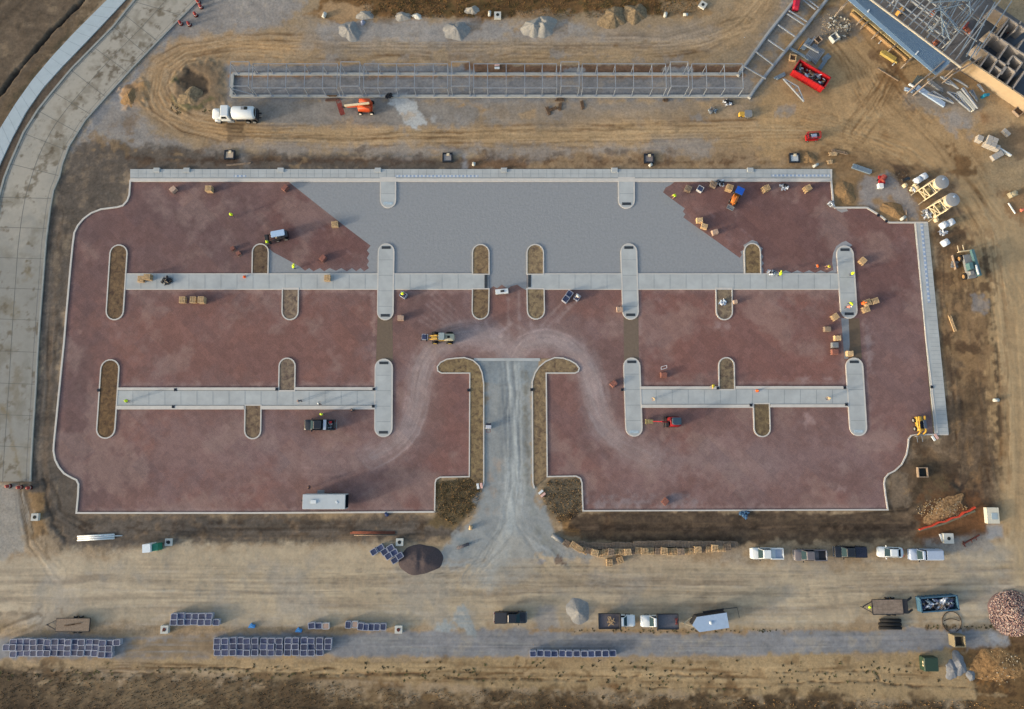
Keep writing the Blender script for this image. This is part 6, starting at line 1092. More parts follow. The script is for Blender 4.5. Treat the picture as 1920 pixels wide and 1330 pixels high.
for a, b in (((1396, 125), (1436, 148)), ((1417, 97), (1450, 122)), ((1440, 75), (1471, 96)), ((1459, 47), (1491, 69)), ((1476, 26), (1508, 47)), ((1479, 20), (1513, 41)), ((1503, -1), (1529, 18)), ((1511, -3), (1535, 15)), ((1396, 70), (1396, 70.5))):
    k = MB(); k.bar(wl(a, .75), wl(b, .75), .18, .22); k.build('cross_beam', M_steel, WG)
# ------------------------------------------------------------------ large shell under construction, north-east
BL = thing('building_shell', 'unfinished building with metal roof deck, bare steel and roofless block rooms', 'building', P(1760, 120)); bo = BL.location
def b3(px, py, z): q = P(px, py, z); return (q.x - bo.x, q.y - bo.y, z)
def part(k, n, m): return k.build(n, m, BL)
k = MB(); k.prism([b3(*p, .06)[:2] for p in ((1612, 20), (1650, -40), (1850, -60), (1852, -10), (1866, 8), (1960, 72), (1960, 215), (1905, 200), (1800, 133), (1745, 130), (1690, 85))], .0, .07); part(k, 'floor_slab', mm('slab_dark', (106, 102, 100), .9, .25, .8))
k = MB(); k.prism([b3(*p, .1)[:2] for p in ((1812, 128), (1800, 110), (1840, 50), (1862, 22), (1960, 85), (1960, 230))], .07, .09); part(k, 'shaded_room_floor', mm('shaded_room_floor', (74, 80, 88), .9, .2, .6))  # shade inside the roofless rooms is put into this dark floor colour
DK = [(1590, -12), (1618, -12), (1757, 90), (1786, 112), (1777, 122), (1760, 138), (1754, 141), (1694, 90), (1588, -2)]
k = MB(); k.prism([b3(*p, 4.6)[:2] for p in DK], 4.5, 4.6); part(k, 'roof_deck', mm('deck_metal', (122, 146, 166), .6, .08, .4, spec=.5))
a, b_, c, d = Vector(b3(1590, -10, 4.6)), Vector(b3(1755, 139, 4.6)), Vector(b3(1620, -10, 4.6)), Vector(b3(1778, 110, 4.6))
k = MB()
for i in range(1, 14): k.bar(a.lerp(c, i / 14) + Vector((0, 0, .02)), b_.lerp(d, i / 14) + Vector((0, 0, .03)), .1, .07)
part(k, 'deck_rib', mm('deck_rib', (86, 108, 130), .5, .1))
for p, q in (((1625, -6), (1802, 127)), ): k = MB(); k.bar(b3(*p, 4.75), b3(*q, 4.75), .22, .3); part(k, 'edge_beam', mm('edge_cream', (170, 164, 150), .7, .1))
for p, q in (((1630, 18), (1627, 23)), ((1722, 96), (1717, 102))): k = MB(); k.bar(b3(p[0], p[1], 4.7), b3(q[0], q[1], 4.7), .22, .1); part(k, 'roof_bar', M_white)
M_sh = mm('yellow_sheathing', (158, 140, 100), .85, .15, 1.5); p0, p1 = b3(1601, 15, .8), b3(1711, 108, .8)
k = MB(); k.ribbon([p0[:2], p1[:2]], .5, 0, .8); part(k, 'sheathed_wall', M_sh); k = MB(); k.ribbon([b3(1597, 22, .7)[:2], b3(1702, 111, .7)[:2]], .3, 0, .7); part(k, 'plinth', mm('plinth_orange', (150, 122, 86), .9, .2))
for p, q, z in (((1592, 0), (1580, 12), 3.2), ((1622, 29), (1612, 40), 1.3), ((1627, 41), (1619, 48), 1.2), ((1652, 55), (1641, 66), 1.3), ((1681, 83), (1669, 93), 1.3), ((1711, 107), (1698, 120), 1.6), ((1770, 115), (1729, 150), 4.9), ((1779, 122), (1741, 154), 4.9), ((1840, 108), (1786, 140), 3.2), ((1815, 112), (1788, 131), 3.4)):
    k = MB(); A, B = Vector(b3(*p, z)), Vector(b3(*q, z)); k.bar(A, B, .2, .26); k.bar(B, (B.x, B.y, 0.05), .2); k.bar(A, (A.x, A.y, 0.1), .2); part(k, 'portal_frame', mm('primer_beam', (136, 126, 116), .7, .12))
rd = random.Random(3); M_bm = mm('frame_steel', (150, 155, 158), .5, .15, 2)
u = (.8, .6); v = (.62, -.78)
for kk, (off, lo, hi) in enumerate(((14, 0, 165), (24, 5, 160), (42, -10, 150), (47, -5, 150), (62, 0, 120), (80, -5, 110), (98, 0, 90), (118, 20, 110))):
    A = b3(1632 + v[0] * off + u[0] * lo, -4 + v[1] * off + u[1] * lo, 4.2); B = b3(1632 + v[0] * off + u[0] * hi, -4 + v[1] * off + u[1] * hi, 4.2); k = MB(); k.bar(A, B, .16, .2); part(k, 'purlin', M_bm)
for i in range(15):
    s = 8 + i * 13.5; A = Vector(b3(1632 + u[0] * s + v[0] * 2, -4 + u[1] * s + v[1] * 2, 4.3)); B = Vector(b3(1632 + u[0] * s + v[0] * (118 + rd.uniform(-30, 40)), -4 + u[1] * s + v[1] * (120 + rd.uniform(-10, 30)), 4.3)); k = MB(); k.bar(A, B, .14 if i % 3 else .26, .2); part(k, 'joist', M_bm if i % 3 else M_foot)
    if i % 3 == 0:
        for f in (.05, .35, .7): q = A.lerp(B, f); k = MB(); k.bar((q.x, q.y, .05), (q.x, q.y, 4.3), .18); part(k, 'column', M_bm)
for L in (((1763, -5), (1768, 68)), ((1760, 10), (1800, 62)), ((1764, 20), (1790, 45)), ((1768, 68), (1772, 45)), ((1768, 20), (1795, 50)), ((1800, 0), (1768, 62)), ((1817, -5), (1820, 25)), ((1820, 25), (1806, 40)), ((1812, 8), (1826, 20)), ((1780, 70), (1764, 30)), ((1745, 5), (1790, 2)), ((1740, 20), (1775, 12)), ((1765, 50), (1782, 75)), ((1750, 60), (1740, 50)), ((1770, 0), (1815, 2)), ((1752, 22), (1805, 8)), ((1829, 104), (1897, 2)), ((1812, 106), (1866, 4)), ((1800, 100), (1852, 10)), ((1818, 112), (1838, 80))):
    k = MB(); k.bar(b3(*L[0], 5.2), b3(*L[1], 4.9 if L[1][1] > 40 else 5.4), .16, .12); part(k, 'truss_bar', M_steel2)
for i in range(18):
    a0_, a1_ = rd.uniform(10, 150), rd.uniform(8, 100); l_ = rd.uniform(25, 60); A = b3(1632 + u[0] * a0_ + v[0] * a1_, -4 + u[1] * a0_ + v[1] * a1_, 3.9); B = b3(1632 + u[0] * (a0_ + l_) + v[0] * a1_, -4 + u[1] * (a0_ + l_) + v[1] * a1_, 3.9); k = MB(); k.bar(A, B, .18, .14); part(k, 'girt', M_foot if i % 3 else mm('primer_beam', (136, 126, 116)))
for i in range(22):
    s = 40 + i * 6.2; A = b3(1632 + u[0] * s + v[0] * (60 + rd.uniform(-20, 20)), -4 + u[1] * s + v[1] * (60 + rd.uniform(-20, 20)), 4.9); B = b3(1632 + u[0] * s + v[0] * 150, -4 + u[1] * s + v[1] * 150, 4.9); k = MB(); k.bar(A, B, .1, .14); part(k, 'light_joist', M_steel2)
M_blk = mm('block_wall', (142, 136, 130), .9, .15, 2); M_tanw = mm('tan_wall', (164, 146, 120), .9, .08, 1.2)
k = MB(); k.ribbon([b3(*p, 2.9)[:2] for p in ((1815, 112), (1920, 182), (1975, 219))], .3, 0, 2.9); part(k, 'tan_wall', M_tanw)
for L in (((1861, 14), (1925, 56)), ((1872, 74), (1890, 47)), ((1842, 92), (1858, 70)), ((1878, 139), (1893, 118)), ((1898, 168), (1925, 130)), ((1903, 58), (1915, 40)), ((1855, 58), (1907, 93), (1940, 114)), ((1831, 84), (1872, 112), (1890, 124)), ((1890, 85), (1865, 121)), ((1900, 104), (1869, 147)), ((1917, 119), (1887, 159)), ((1855, 101), (1837, 126)), ((1865, 122), (1855, 137)), ((1891, 36), (1869, 66)), ((1921, 73), (1907, 93)), ((1865, 123), (1880, 133)), ((1887, 123), (1906, 136)), ((1900, 104), (1918, 118))):
    W = [b3(*p, 2.9)[:2] for p in L]; k = MB(); k.ribbon(W, .24, .09, 2.9); part(k, 'block_wall', M_blk)
for c_, z, m_ in (((1813, 47), .6, M_redd), ((1818, 57), .6, mm('rust_brick', (150, 92, 70), .9, .2)), ((1754, 22), .8, mm('rust_brick', (150, 92, 70))), ((1693, 15), 1.2, mm('bright_timber', (196, 148, 74), .8, .2)), ((1756, 79), .6, mm('rust_brick', (150, 92, 70))), ((1897, 60), .5, M_redd)):
    q = b3(*c_, z); k = MB(); [k.box(q[0] + rd.uniform(-.5, .5), q[1] + rd.uniform(-.5, .5), .1, rd.uniform(.5, 1.1), rd.uniform(.4, .8), z * rd.uniform(.5, 1), rz=.7) for _ in range(3)]; part(k, 'stored_material', m_)
# ------------------------------------------------------------------ site materials in the yard
def slab_stack(px, py, label, L, W, ang, m, name='steel_bundle', cat='bundle', bars=6, h=.35, group=None, z=0, gap=.85):
    b = P(px, py, h); k = MB()
    for i in range(bars): k.bar((-L / 2 + rd.uniform(-.2, .2), -W / 2 + (i + .5) * W / bars, z + h / 2), (L / 2 + rd.uniform(-.2, .2), -W / 2 + (i + .5) * W / bars, z + h / 2), W / bars * gap, h)
    for s in (-.3, .3): k.box(L * s, 0, z + h * .97, .08, W * 1.02, .04)
    return solo(k, name, m, label, cat, (b.x, b.y, .05), R(ang), group)
GS = 'steel bundles in the yard'
slab_stack(1512, 83, 'blue grey sheet bundle at the top left of the steel field', 2.4, .9, 52, M_steel2, group=GS); slab_stack(1522, 78, 'thin grey bars right of the blue sheet bundle', 2.2, .35, 52, M_steel, bars=3, group=GS)
slab_stack(1528, 101, 'widest bundle of loose grey bars above the red skip', 3.4, 2.6, 55, M_steel, bars=9, gap=.5, group=GS); slab_stack(1520, 92, 'cross bars lying over the loose grey bars', 3.2, .5, -32, M_steel, bars=2, z=.4, group=GS, gap=.25)
slab_stack(1550, 108, 'teal bundle right of the loose bars', 1.7, 1.0, 40, M_steel2, group=GS); slab_stack(1542, 122, 'short steel bundle touching the back of the red skip', 2.2, .7, 55, M_steel2, group=GS); slab_stack(1500, 101, 'long dark steel channel behind the red skip', 4.6, .45, -33, M_steel2, bars=2, group=GS)
slab_stack(1463, 143, 'small blue striped bundle left of the red skip', 2.0, .75, 28, M_steel2, bars=4, group=GS); slab_stack(1500, 88, 'thin orange timber strip beside the angled footing', 2.6, .2, 55, mm('orange_timber', (190, 138, 72), .8, .1), 'timber', 'timber', 2, .15)
slab_stack(1744, 179, 'long blue deck bundle below the building corner', 6.6, .95, -36, M_lblue, bars=4, group=GS); slab_stack(1706, 169, 'short pale blue bundle left of the long deck bundle', 1.6, .6, -20, M_lblue, bars=3, group=GS); slab_stack(1719, 153, 'dark green stack of plates near the building corner', 2.6, 1.1, 55, mm('dark_plate', (92, 98, 96), .7, .2), group=GS); slab_stack(1754, 160, 'grey panel stack between corner beams and long bundle', 3.4, .8, -40, M_grey, bars=2, group=GS)
slab_stack(1709, 159, 'bright white bar on the dark plate stack', .9, .25, -40, M_white, bars=1, group=GS, h=.5); slab_stack(1617, 317, 'grey blue metal sheets by the spoil heaps', 3.6, .9, -20, M_steel2, bars=4, group=GS)
slab_stack(1667, 104, 'stack of yellow timber boards beside the sheathed wall', 3.0, .95, -36, mm('yellow_board', (168, 148, 84), .8, .12), 'timber_stack', 'timber', 3, .6); slab_stack(1671, 110, 'pale edged timber board in front of the yellow stack', 3.0, .3, -36, mm('yellow_board2', (196, 172, 104), .8, .1), 'timber_stack', 'timber', 1, .3)
slab_stack(1664, 139, 'long pale timber lying alone on the clay', 4.6, .18, -35, M_wood2, 'timber', 'timber', 1, .15); slab_stack(1650, 79, 'short white board near the yellow timber', 1.0, .18, 50, M_white, 'board', 'board', 1, .1); slab_stack(1675, 121, 'tiny white board below the yellow timber', .6, .2, 45, M_white, 'board', 'board', 1, .1)
slab_stack(1700, 405, 'long timber standing out from the spoil by the kerb', 2.6, .13, 90, M_wood2, 'timber', 'timber', 1, .12); slab_stack(1786, 607, 'weathered plank pile in the belt east of the walk', 2.9, .6, -75, M_wood, 'timber', 'timber', 3, .15, gap=.5); slab_stack(1790, 493, 'plank across a grey board left of the telehandler', 2.7, .16, -82, M_wood2, 'timber', 'timber', 1, .5); slab_stack(1790, 496, 'grey board under the plank by the telehandler', 1.1, 1.2, 0, M_grey, 'board', 'board', 3, .2)
slab_stack(1574, 285, 'scattered timber laths on the dark spoil heap', 3.0, .6, -14, M_wood2, 'timber', 'timber', 3, .15, gap=.3); slab_stack(1563, 289, 'wooden board square below the laths', 1.6, .7, 2, M_wood, 'timber', 'timber', 3, .12); slab_stack(1556, 304, 'small pale board by the spoil heap', .7, .8, 8, M_wood, 'timber', 'timber', 2, .15)
slab_stack(447, 308, 'long pale timbers lying by the north walk', 4.4, .35, 6, M_wood2, 'timber', 'timber', 2, .12, gap=.5); slab_stack(1897, 390, 'white post lying at the right edge', 2.4, .2, -62, M_white, 'post', 'post', 1, .2)
def truss(pts, label, webs=4, z=.5, m=None, thick=.12, box=None):
    c = sum((P(*p, z) for p in pts), Vector()) / len(pts); t = MB(); W = [P(*p, z) - c for p in pts]
    for i in range(len(W)): t.bar((W[i].x, W[i].y, z), (W[(i + 1) % len(W)].x, W[(i + 1) % len(W)].y, z), thick, thick * 3)
    A, B = W[0], W[-1]; ch = W[1:-1]
    for i in range(1, webs + 1):
        f = i / (webs + 1); q = A.lerp(B, f); top = A.lerp(ch[0], f * 2) if f < .5 else ch[-1].lerp(B, f * 2 - 1); t.bar((q.x, q.y, z), (top.x, top.y, z), thick * .7); t.bar((q.x, q.y, z), (A.lerp(B, max(0, f - .12)).x * .3 + top.x * .7, A.lerp(B, max(0, f - .12)).y * .3 + top.y * .7, z), thick * .6)
    return solo(t, 'roof_truss', m or M_steel, label, 'truss', (c.x, c.y, .05), group='loose roof trusses')
truss([(1468, 148), (1496, 163), (1507, 191)], 'large triangular truss standing below the red skip', 5, 1.0)
truss([(1776, 173), (1795, 177), (1819, 209)], 'arched truss at the front edge of the truss pile', 8, .5); truss([(1763, 144), (1776, 148), (1797, 167)], 'upper left truss near the building corner', 4, .6); truss([(1786, 147), (1797, 152), (1816, 164)], 'narrow truss above the pale box in the pile', 3, .6, box=1); truss([(1818, 171), (1823, 170), (1833, 190)], 'small right truss beside the blue barrel', 4, .6); truss([(1832, 159), (1836, 160), (1845, 173)], 'short truss against the tan wall', 3, .5)
truss([(1740, 176), (1750, 172), (1775, 188)], 'long thin truss behind the blue deck bundle', 5, .6); truss([(1772, 187), (1775, 184), (1788, 194)], 'small truss at the end of the blue deck bundle', 2, .5); truss([(1772, 155), (1775, 150), (1782, 159)], 'tiny dark truss left of the pile', 2, .5); truss([(1803, 167), (1806, 165), (1833, 204)], 'long truss leaning on the pale box', 7, 1.0)
slab_stack(1812, 188, 'pale long panel box in the middle of the truss pile', 4.6, .75, -52, M_conc, 'panel_stack', 'panel', 2, .7)
k = MB(); k.cyl((0, 0, 0), (0, 0, .9), .32, n=16); k.cyl((.4, .3, .3), (1.1, .4, .3), .3, n=14); b = P(1845, 180, .6); solo(k, 'barrel', mm('cyan_plastic', (40, 132, 160), .5, .1), 'cyan barrels beside the tan wall', 'barrel', (b.x, b.y, .05))
def frame_box(px, py, label, s, h, ang, m, inner=M_wdark):
    b = P(px, py, h); t = thing('form_box', label, 'form box', (b.x, b.y, .05), R(ang), 'square form boxes'); k = MB()
    for q in (1, -1): k.box(0, q * s / 2, 0, s + .15, .15, h); k.box(q * s / 2, 0, 0, .15, s - .15, h)
    k.build('frame', m, t); k = MB(); k.box(0, 0, .02, s - .15, s - .15, h * .3); k.build('bottom', inner, t); return t
frame_box(1487, 108, 'pale square timber form left of the red skip', 1.15, .5, -10, M_wood); frame_box(1535, 74, 'dark square timber form amid the steel field', 1.1, .5, 40, M_wood2); frame_box(1566, 69, 'open grey box with white rim by the rubble', 1.3, .9, 35, M_conc, M_grey); frame_box(1911, 208, 'open grey form at the foot of the tan wall', 1.5, .5, 40, M_wood2)
frame_box(1800, 1203, 'deep open precast box on the gravel track, bottom right', 1.75, 1.6, 0, mm('tan_precast', (122, 114, 94), .9, .15), mm('box_floor', (84, 80, 72), .9, .2)); frame_box(1731, 886, 'dark square inlet form sunk in the bare corner', 1.6, .6, 0, M_wood2, M_hole)
def blocks(px, py, label, nx, ny, ang, s=.95, h=1.0):
    b = P(px, py, h); k = MB(); [k.box((i - (nx - 1) / 2) * s * 1.04, (j - (ny - 1) / 2) * s * 1.04, q * h / 2, s, s, h / 2 * .98, rz=rd.uniform(-.03, .03)) for i in range(nx) for j in range(ny) for q in range(2)]; solo(k, 'block_stack', mm('concrete_block', (160, 156, 150), .9, .15, 3), label, 'block stack', (b.x, b.y, .03), R(ang), 'concrete block stacks')
blocks(1839, 259, 'single small block stack, leftmost at the right edge', 1, 1, -25, 1.1, 1.0); blocks(1861, 265, 'largest block stack of four pallets at the right edge', 2, 2, -25, .95, 1.3); blocks(1866, 274, 'lower pair of blocks below the largest stack', 2, 1, -25, .95, 1.0); blocks(1888, 248, 'long thin block stack, topmost at the right edge', 2, 1, -48, .75, .6); blocks(1871, 291, 'low wide block stack, lowest at the right edge', 2, 1, 30, 1.1, .6)
slab_stack(1886, 285, 'white pipe lying over the lowest block stack', 2.2, .3, -35, M_white, 'pipe', 'pipe', 1, .5); k = MB(); k.box(0, 0, 0, 1.3, 1.0, .8); k.blob(.1, 0, .85, .5, .4, .2, 3); b = P(1900, 364, .6); solo(k, 'crate', mm('olive_crate', (158, 150, 126), .8, .15), 'grey olive crate in the brown hollow at the right edge', 'crate', (b.x, b.y, .03), .4); k = MB(); k.cyl((0, 0, .3), (.7, 0, .3), .3, n=14); b = P(1914, 395, .3); solo(k, 'drum', mm('red_drum', (190, 110, 90), .6, .3), 'red and white drum at the right edge', 'drum', (b.x, b.y, .03), .3)
b = P(1573, 52, .2); k = MB()
for i in range(60): a = rd.uniform(0, 6.28); q = 2.6 * rd.random() ** .5; k.cur = i % 3; k.blob(q * math.cos(a), q * math.sin(a), .12, rd.uniform(.1, .35), rd.uniform(.1, .3), rd.uniform(.1, .22), i, .4, 7, 4)
o = k.build('rubble_heap', [mm('grey_rubble', (150, 146, 134), .9, .2), mm('dark_rubble', (96, 90, 82), .9, .2), M_conc]); o.location = (b.x, b.y, 0); tagset(o, 'scattered grey rubble between footing and sheathed wall', None, None, 'stuff')
# ------------------------------------------------------------------ mortar silos, bulk bags, mixers
def silo(px, py, label, ang):
    b = P(px, py, 5.6); t = thing('mortar_silo', label, 'silo', (b.x, b.y, .03), R(ang), 'mortar silos'); k = MB(); k.lathe([(.25, 2.9), (.9, 4.2), (1.12, 4.7), (1.15, 5.4)], 0, 0, 28); k.build('vessel', M_cream, t, True); k = MB(); k.lathe([(1.24, 5.38), (1.24, 5.5), (.6, 5.6), (.1, 5.62)], 0, 0, 28); k.build('lid', mm('silo_lid', (136, 138, 140), .6, .08), t); k = MB(); k.box(.45, .3, 5.55, .4, .3, .12); k.build('hatch', M_lblue, t)
    for x in (-1.1, 1.1):
        for y in (-1.1, 1.1): k = MB(); k.bar((x, y, 0), (x * .92, y * .92, 4.4), .15); k.build('leg', M_cream, t)
    for z in (.9, 2.3, 4.2):
        f = 1.1 - z * .02; k = MB(); q = [(-f, -f, z), (f, -f, z), (f, f, z), (-f, f, z)]; [k.bar(q[i], q[(i + 1) % 4], .14) for i in range(4)]; k.build('ring_beam', M_cream, t)
    k = MB(); k.bar((-1.1, -1.1, 2.3), (-1.1, 1.1, .9), .1); k.bar((-1.1, 1.1, 2.3), (-1.1, -1.1, .9), .1); k.build('brace', M_cream, t); k = MB(); k.box(0, 0, .3, 1.5, .9, .8); k.cyl((-.9, 0, .9), (.6, 0, 1.1), .3, n=14); k.build('mixer', mm('olive_mixer', (140, 128, 92), .7, .3), t)
    k = MB(); k.bar((1.2, -1.1, .25), (-2.3, -1.1, .2), .14); k.bar((1.2, 1.1, .25), (-2.3, 1.1, .2), .14); k.build('skid', M_cream, t); return t
silo(1767, 341, 'cream mortar silo with grey lid, upper of two', 35); silo(1787, 374, 'cream mortar silo with grey lid, lower of two', 35)
def bag(px, py, label, m, s=.55, h=1.0):
    b = P(px, py, h * .9); k = MB(); k.stack([(0, -s, s, -s, s, .2), (h * .3, -s * 1.08, s * 1.08, -s * 1.08, s * 1.08, .3), (h * .85, -s, s, -s, s, .3), (h, -s * .6, s * .6, -s * .6, s * .6, .25)]); [k.bar((q * s * .6, r * s * .6, h), (0, 0, h + .12), .05) for q in (1, -1) for r in (1, -1)]; solo(k, 'bulk_bag', m, label, 'bulk bag', (b.x, b.y, .03), R(30), 'bulk bags by the silos', True)
M_bg = mm('bag_white', (190, 200, 212), .6, .1); M_bc = mm('bag_cream', (196, 182, 152), .7, .1)
for x, y, l, m in ((1734, 330, 'white bulk bag, upper right of the pair above the silos', M_bg), (1723, 337, 'white bulk bag, lower left of the pair above the silos', M_bg), (1785, 416, 'white bulk bag, right of the pair below the silos', M_bg), (1772, 421, 'white bulk bag, left of the pair below the silos', M_bg), (1775, 454, 'lone white bulk bag furthest south', M_bg)): bag(x, y, l, m, .58)
for x, y, l in ((1717, 347, 'small tan bag under the upper pair of white bags'), (1721, 351, 'small cream bag left of the upper silo'), (1756, 405, 'cream bag, upper of two below the lower silo'), (1757, 412, 'cream bag, lower of two below the lower silo'), (1698, 347, 'small cream bag on the dark wet patch')): bag(x, y, l, M_bc, .38, .6)
heap(1738, 401, 'grey torn bags left of the cream bags', .9, [M_grey, M_tarpw, M_conc], 14, 'bag heap', 'bag_heap', 0); heap(1769, 436, 'torn white plastic between the bulk bags', .6, [M_tarpw, mm('grey_film', (130, 140, 156))], 9, 'plastic', 'torn_plastic', 0); heap(1711, 354, 'white torn paper left of the upper silo', .6, [M_tarpw, M_cream], 7, 'paper', 'torn_paper', 0)
t = thing('mortar_mixer', 'dark red mixer with white water box on the grey apron', 'mixer', base(1651, 343)); k = MB(); k.cyl((-.2, .1, .8), (.4, .9, .9), .5, n=16); k.build('drum', M_redd, t); k = MB(); k.box(0, .4, .2, 1.1, 1.5, .4); k.build('frame', mm('dark_red', (150, 30, 36)), t); MB().box(-.3, -.8, 0, .9, .9, .7).build('water_box', M_white, t); wheels(t, [(.5, .4), (-.5, .4)], .3, .15)
k = MB(); k.cyl((0, 0, .4), (.9, .3, .4), .38, n=16); b = P(1695, 338, .4); solo(k, 'drum', M_black, 'black drum on the dark wet patch', 'drum', (b.x, b.y, .03)); 
# ------------------------------------------------------------------ drainage boxes, inlets, signs, barrels, cones
def inlet(px, py, label, s=1.25, h=.55, ang=0, marks=None):
    b = P(px, py, h); t = thing('inlet_box', label, 'inlet box', (b.x, b.y, .03), R(ang), 'precast inlet boxes'); MB().stack([(0, -s / 2, s / 2, -s / 2, s / 2, .04), (h, -s / 2, s / 2, -s / 2, s / 2, .04)]).build('box', M_conc, t); MB().lathe([(.3, h), (.3, h + .03)], 0, 0, 18).build('manhole', M_hole, t)
    if marks: k = MB(); rg = random.Random(px); [k.bar((rg.uniform(-.35, .35), rg.uniform(-.35, .35), h + .04), (rg.uniform(-.35, .35), rg.uniform(-.35, .35), h + .04), .09, .02) for _ in range(5)]; k.build('paint_mark', marks, t)
inlet(65, 970, 'white inlet box at the far left by the street end'); inlet(316, 1017, 'inlet box with scribbled lid right of the green cabinet', 1.25, .3, marks=M_dkmet); inlet(308, 1181, 'inlet box with red mark south of the small left crates', 1.3, .7, marks=M_redd); inlet(747, 1181, 'inlet box with red mark right of the seven crates', 1.25, .7, marks=M_redd); inlet(749, 1017, 'white inlet box above the slanted crates'); inlet(933, 28, 'inlet box in the dry grass at the top', 1.3, .6); inlet(1318, 9, 'tilted inlet box at the top right of the grass', 1.35, .4, -35); inlet(1779, 1010, 'grey inlet box south-east, beside the haul road', 1.7, .6)
t = thing('inlet_box', 'large cream inlet box with pale hatch at the east haul road', 'inlet box', base(1862, 967, .8), 0, 'precast inlet boxes'); MB().stack([(0, -1.05, 1.05, -1.35, 1.35, .05), (.8, -1.05, 1.05, -1.35, 1.35, .05)]).build('box', mm('cream_precast', (196, 192, 176), .8, .08), t); MB().box(.2, -.1, .8, 1.0, 1.1, .05).build('hatch', mm('hatch_grey', (150, 166, 174), .6, .06), t)
slab_stack(1765, 1008, 'short white pipe left of the grey inlet box', 1.1, .3, -75, M_white, 'pipe', 'pipe', 1, .25)
for x, y, l, c in ((430, 290, 'dark framed inlet north of the walk, far left', (176, 160, 140)), (839, 295, 'dark framed inlet north of the walk, left of centre', (130, 128, 128)), (1217, 297, 'dark framed inlet north of the walk, right of centre', (120, 112, 110)), (1490, 296, 'dark framed inlet north of the walk, far right, with pale lid', (176, 182, 184))):
    b = P(x, y, .4); t = thing('framed_inlet', l, 'inlet', (b.x, b.y, .0), 0, 'dark framed inlets'); k = MB()
    for q in (1, -1): k.box(0, q * .8, 0, 1.9, .22, .45); k.box(q * .85, 0, 0, .22, 1.4, .45)
    k.build('frame', M_black, t); MB().box(0, -.05, .05, 1.4, 1.3, .3).build('lid', mm('lid_%d' % x, c, .8, .15, 3), t); MB().box(.1, .55, .36, .5, .45, .12).build('cap_block', M_cream, t)
for x, y, l in ((366, 27, 'middle red barrel on the stone apron'), (376, 12, 'upper red barrel on the stone apron'), (354, 45, 'lower red barrel on the stone apron'), (371, 3, 'topmost red barrel at the photo edge'), (338, 43, 'red barrel touching the street kerb'), (15, 912, 'left red barrel closing the street end'), (36, 914, 'middle red barrel closing the street end'), (54, 915, 'right red barrel closing the street end')):
    b = P(x, y, .5); t = thing('traffic_barrel', l, 'traffic barrel', (b.x, b.y, .05), 0, 'red traffic barrels'); MB().lathe([(.42, 0), (.42, .06)], 0, 0, 14).build('base_ring', M_tyre, t); MB().lathe([(.32, .06), (.3, .5), (.26, .95), (.1, 1.0)], 0, 0, 14).build('body', mm('barrel_red', (140, 52, 50), .6, .15), t, True); MB().lathe([(.312, .35), (.3, .5)], 0, 0, 14).build('band', M_conc, t)
for x, y, l in ((458, 519, 'orange cone on the upper left walk'), (1420, 733, 'orange cone on the lower right walk')):
    b = P(x, y, .3); t = thing('traffic_cone', l, 'traffic cone', (b.x, b.y, .16), 0, 'orange cones'); MB().box(0, 0, 0, .45, .45, .05).build('base', M_hor, t); MB().lathe([(.2, .05), (.05, .72)], 0, 0, 14).build('cone', M_hor, t, True)
for i, (x, y) in enumerate(((329, 731), (325, 763), (519, 730), (701, 730), (700, 762), (879, 732), (997, 731), (1167, 731), (1346, 728), (1408, 760), (1584, 727), (1587, 759), (1747, 726), (1647, 404), (1662, 415), (185, 732))):
    w_ = ['upper kerb of the lower left walk', 'lower kerb of the lower left walk', 'left of the mid planted island', 'left cross-walk, upper one', 'left cross-walk, lower one', 'left driveway planting bed', 'right driveway planting bed', 'left side of the right cross-walk', 'left of the lower right upper island', 'left of the lower right lower island', 'far right cross-walk, upper one', 'far right cross-walk, lower one', 'east walk', 'north-east kerb, upper gap', 'north-east kerb, lower gap', 'left planted island'][i]
    b = P(x, y, .2); k = MB(); k.box(0, 0, 0, .52, .5, .06); [k.box(-.18 + .12 * j, 0, .06, .05, .44, .015) for j in range(4)]; solo(k, 'kerb_grate', M_black, 'small black grate in the kerb, ' + w_, 'grate', (b.x, b.y, .19), group='black kerb grates')
def sign(px, py, label, ang, n=2):
    b = P(px, py, .3); t = thing('stone_pack', label, 'sign boards', (b.x, b.y, .1), R(ang), 'small boards by the kerbs'); [MB().box(i * .62, 0, 0, .4, .95, .18).build('board', M_white if i == 0 else mm('striped_board', (206, 168, 158), .6, .25, 9), t) for i in range(n)]; return t
sign(896, 912, 'white and red boards at the left end of the driveway kerb', 10); sign(1014, 923, 'white and red boards at the right end of the driveway kerb', -50); sign(1751, 822, 'white and red boards below the east walk end', 30); sign(932, 127, 'white and red boards behind the canopy frame', 90)
# loose pieces
def pipes(px, py, label, L, r, n, ang, m, dz=0, cat='pipe', group=None):
    b = P(px, py, r); k = MB()
    for i in range(n): k.cyl((-L / 2 + rd.uniform(-.2, .2), (i - n / 2) * r * 2.2, r + dz), (L / 2, (i - n / 2) * r * 2.2, r + dz), r, n=12)
    return solo(k, 'pipe_bundle', m, label, cat, (b.x, b.y, .02), R(ang), group, True)
pipes(180, 1006, 'white plastic pipes lying in the south-west belt', 6.4, .15, 3, 3, M_white); pipes(213, 1004, 'thin white pipe right of the white pipe bundle', 3.0, .08, 1, 1, M_white); pipes(1669, 1167, 'black corrugated pipes stacked below the ramp trailer', 3.6, .28, 3, 0, M_tyre); pipes(700, 998, 'rusty steel rods lying above the dark stone pile', 7.6, .07, 3, 0, mm('rust_rod', (112, 66, 52), .9, .2)); pipes(703, 1003, 'pale plank below the rusty rods', 7.0, .07, 1, 0, M_wood2)
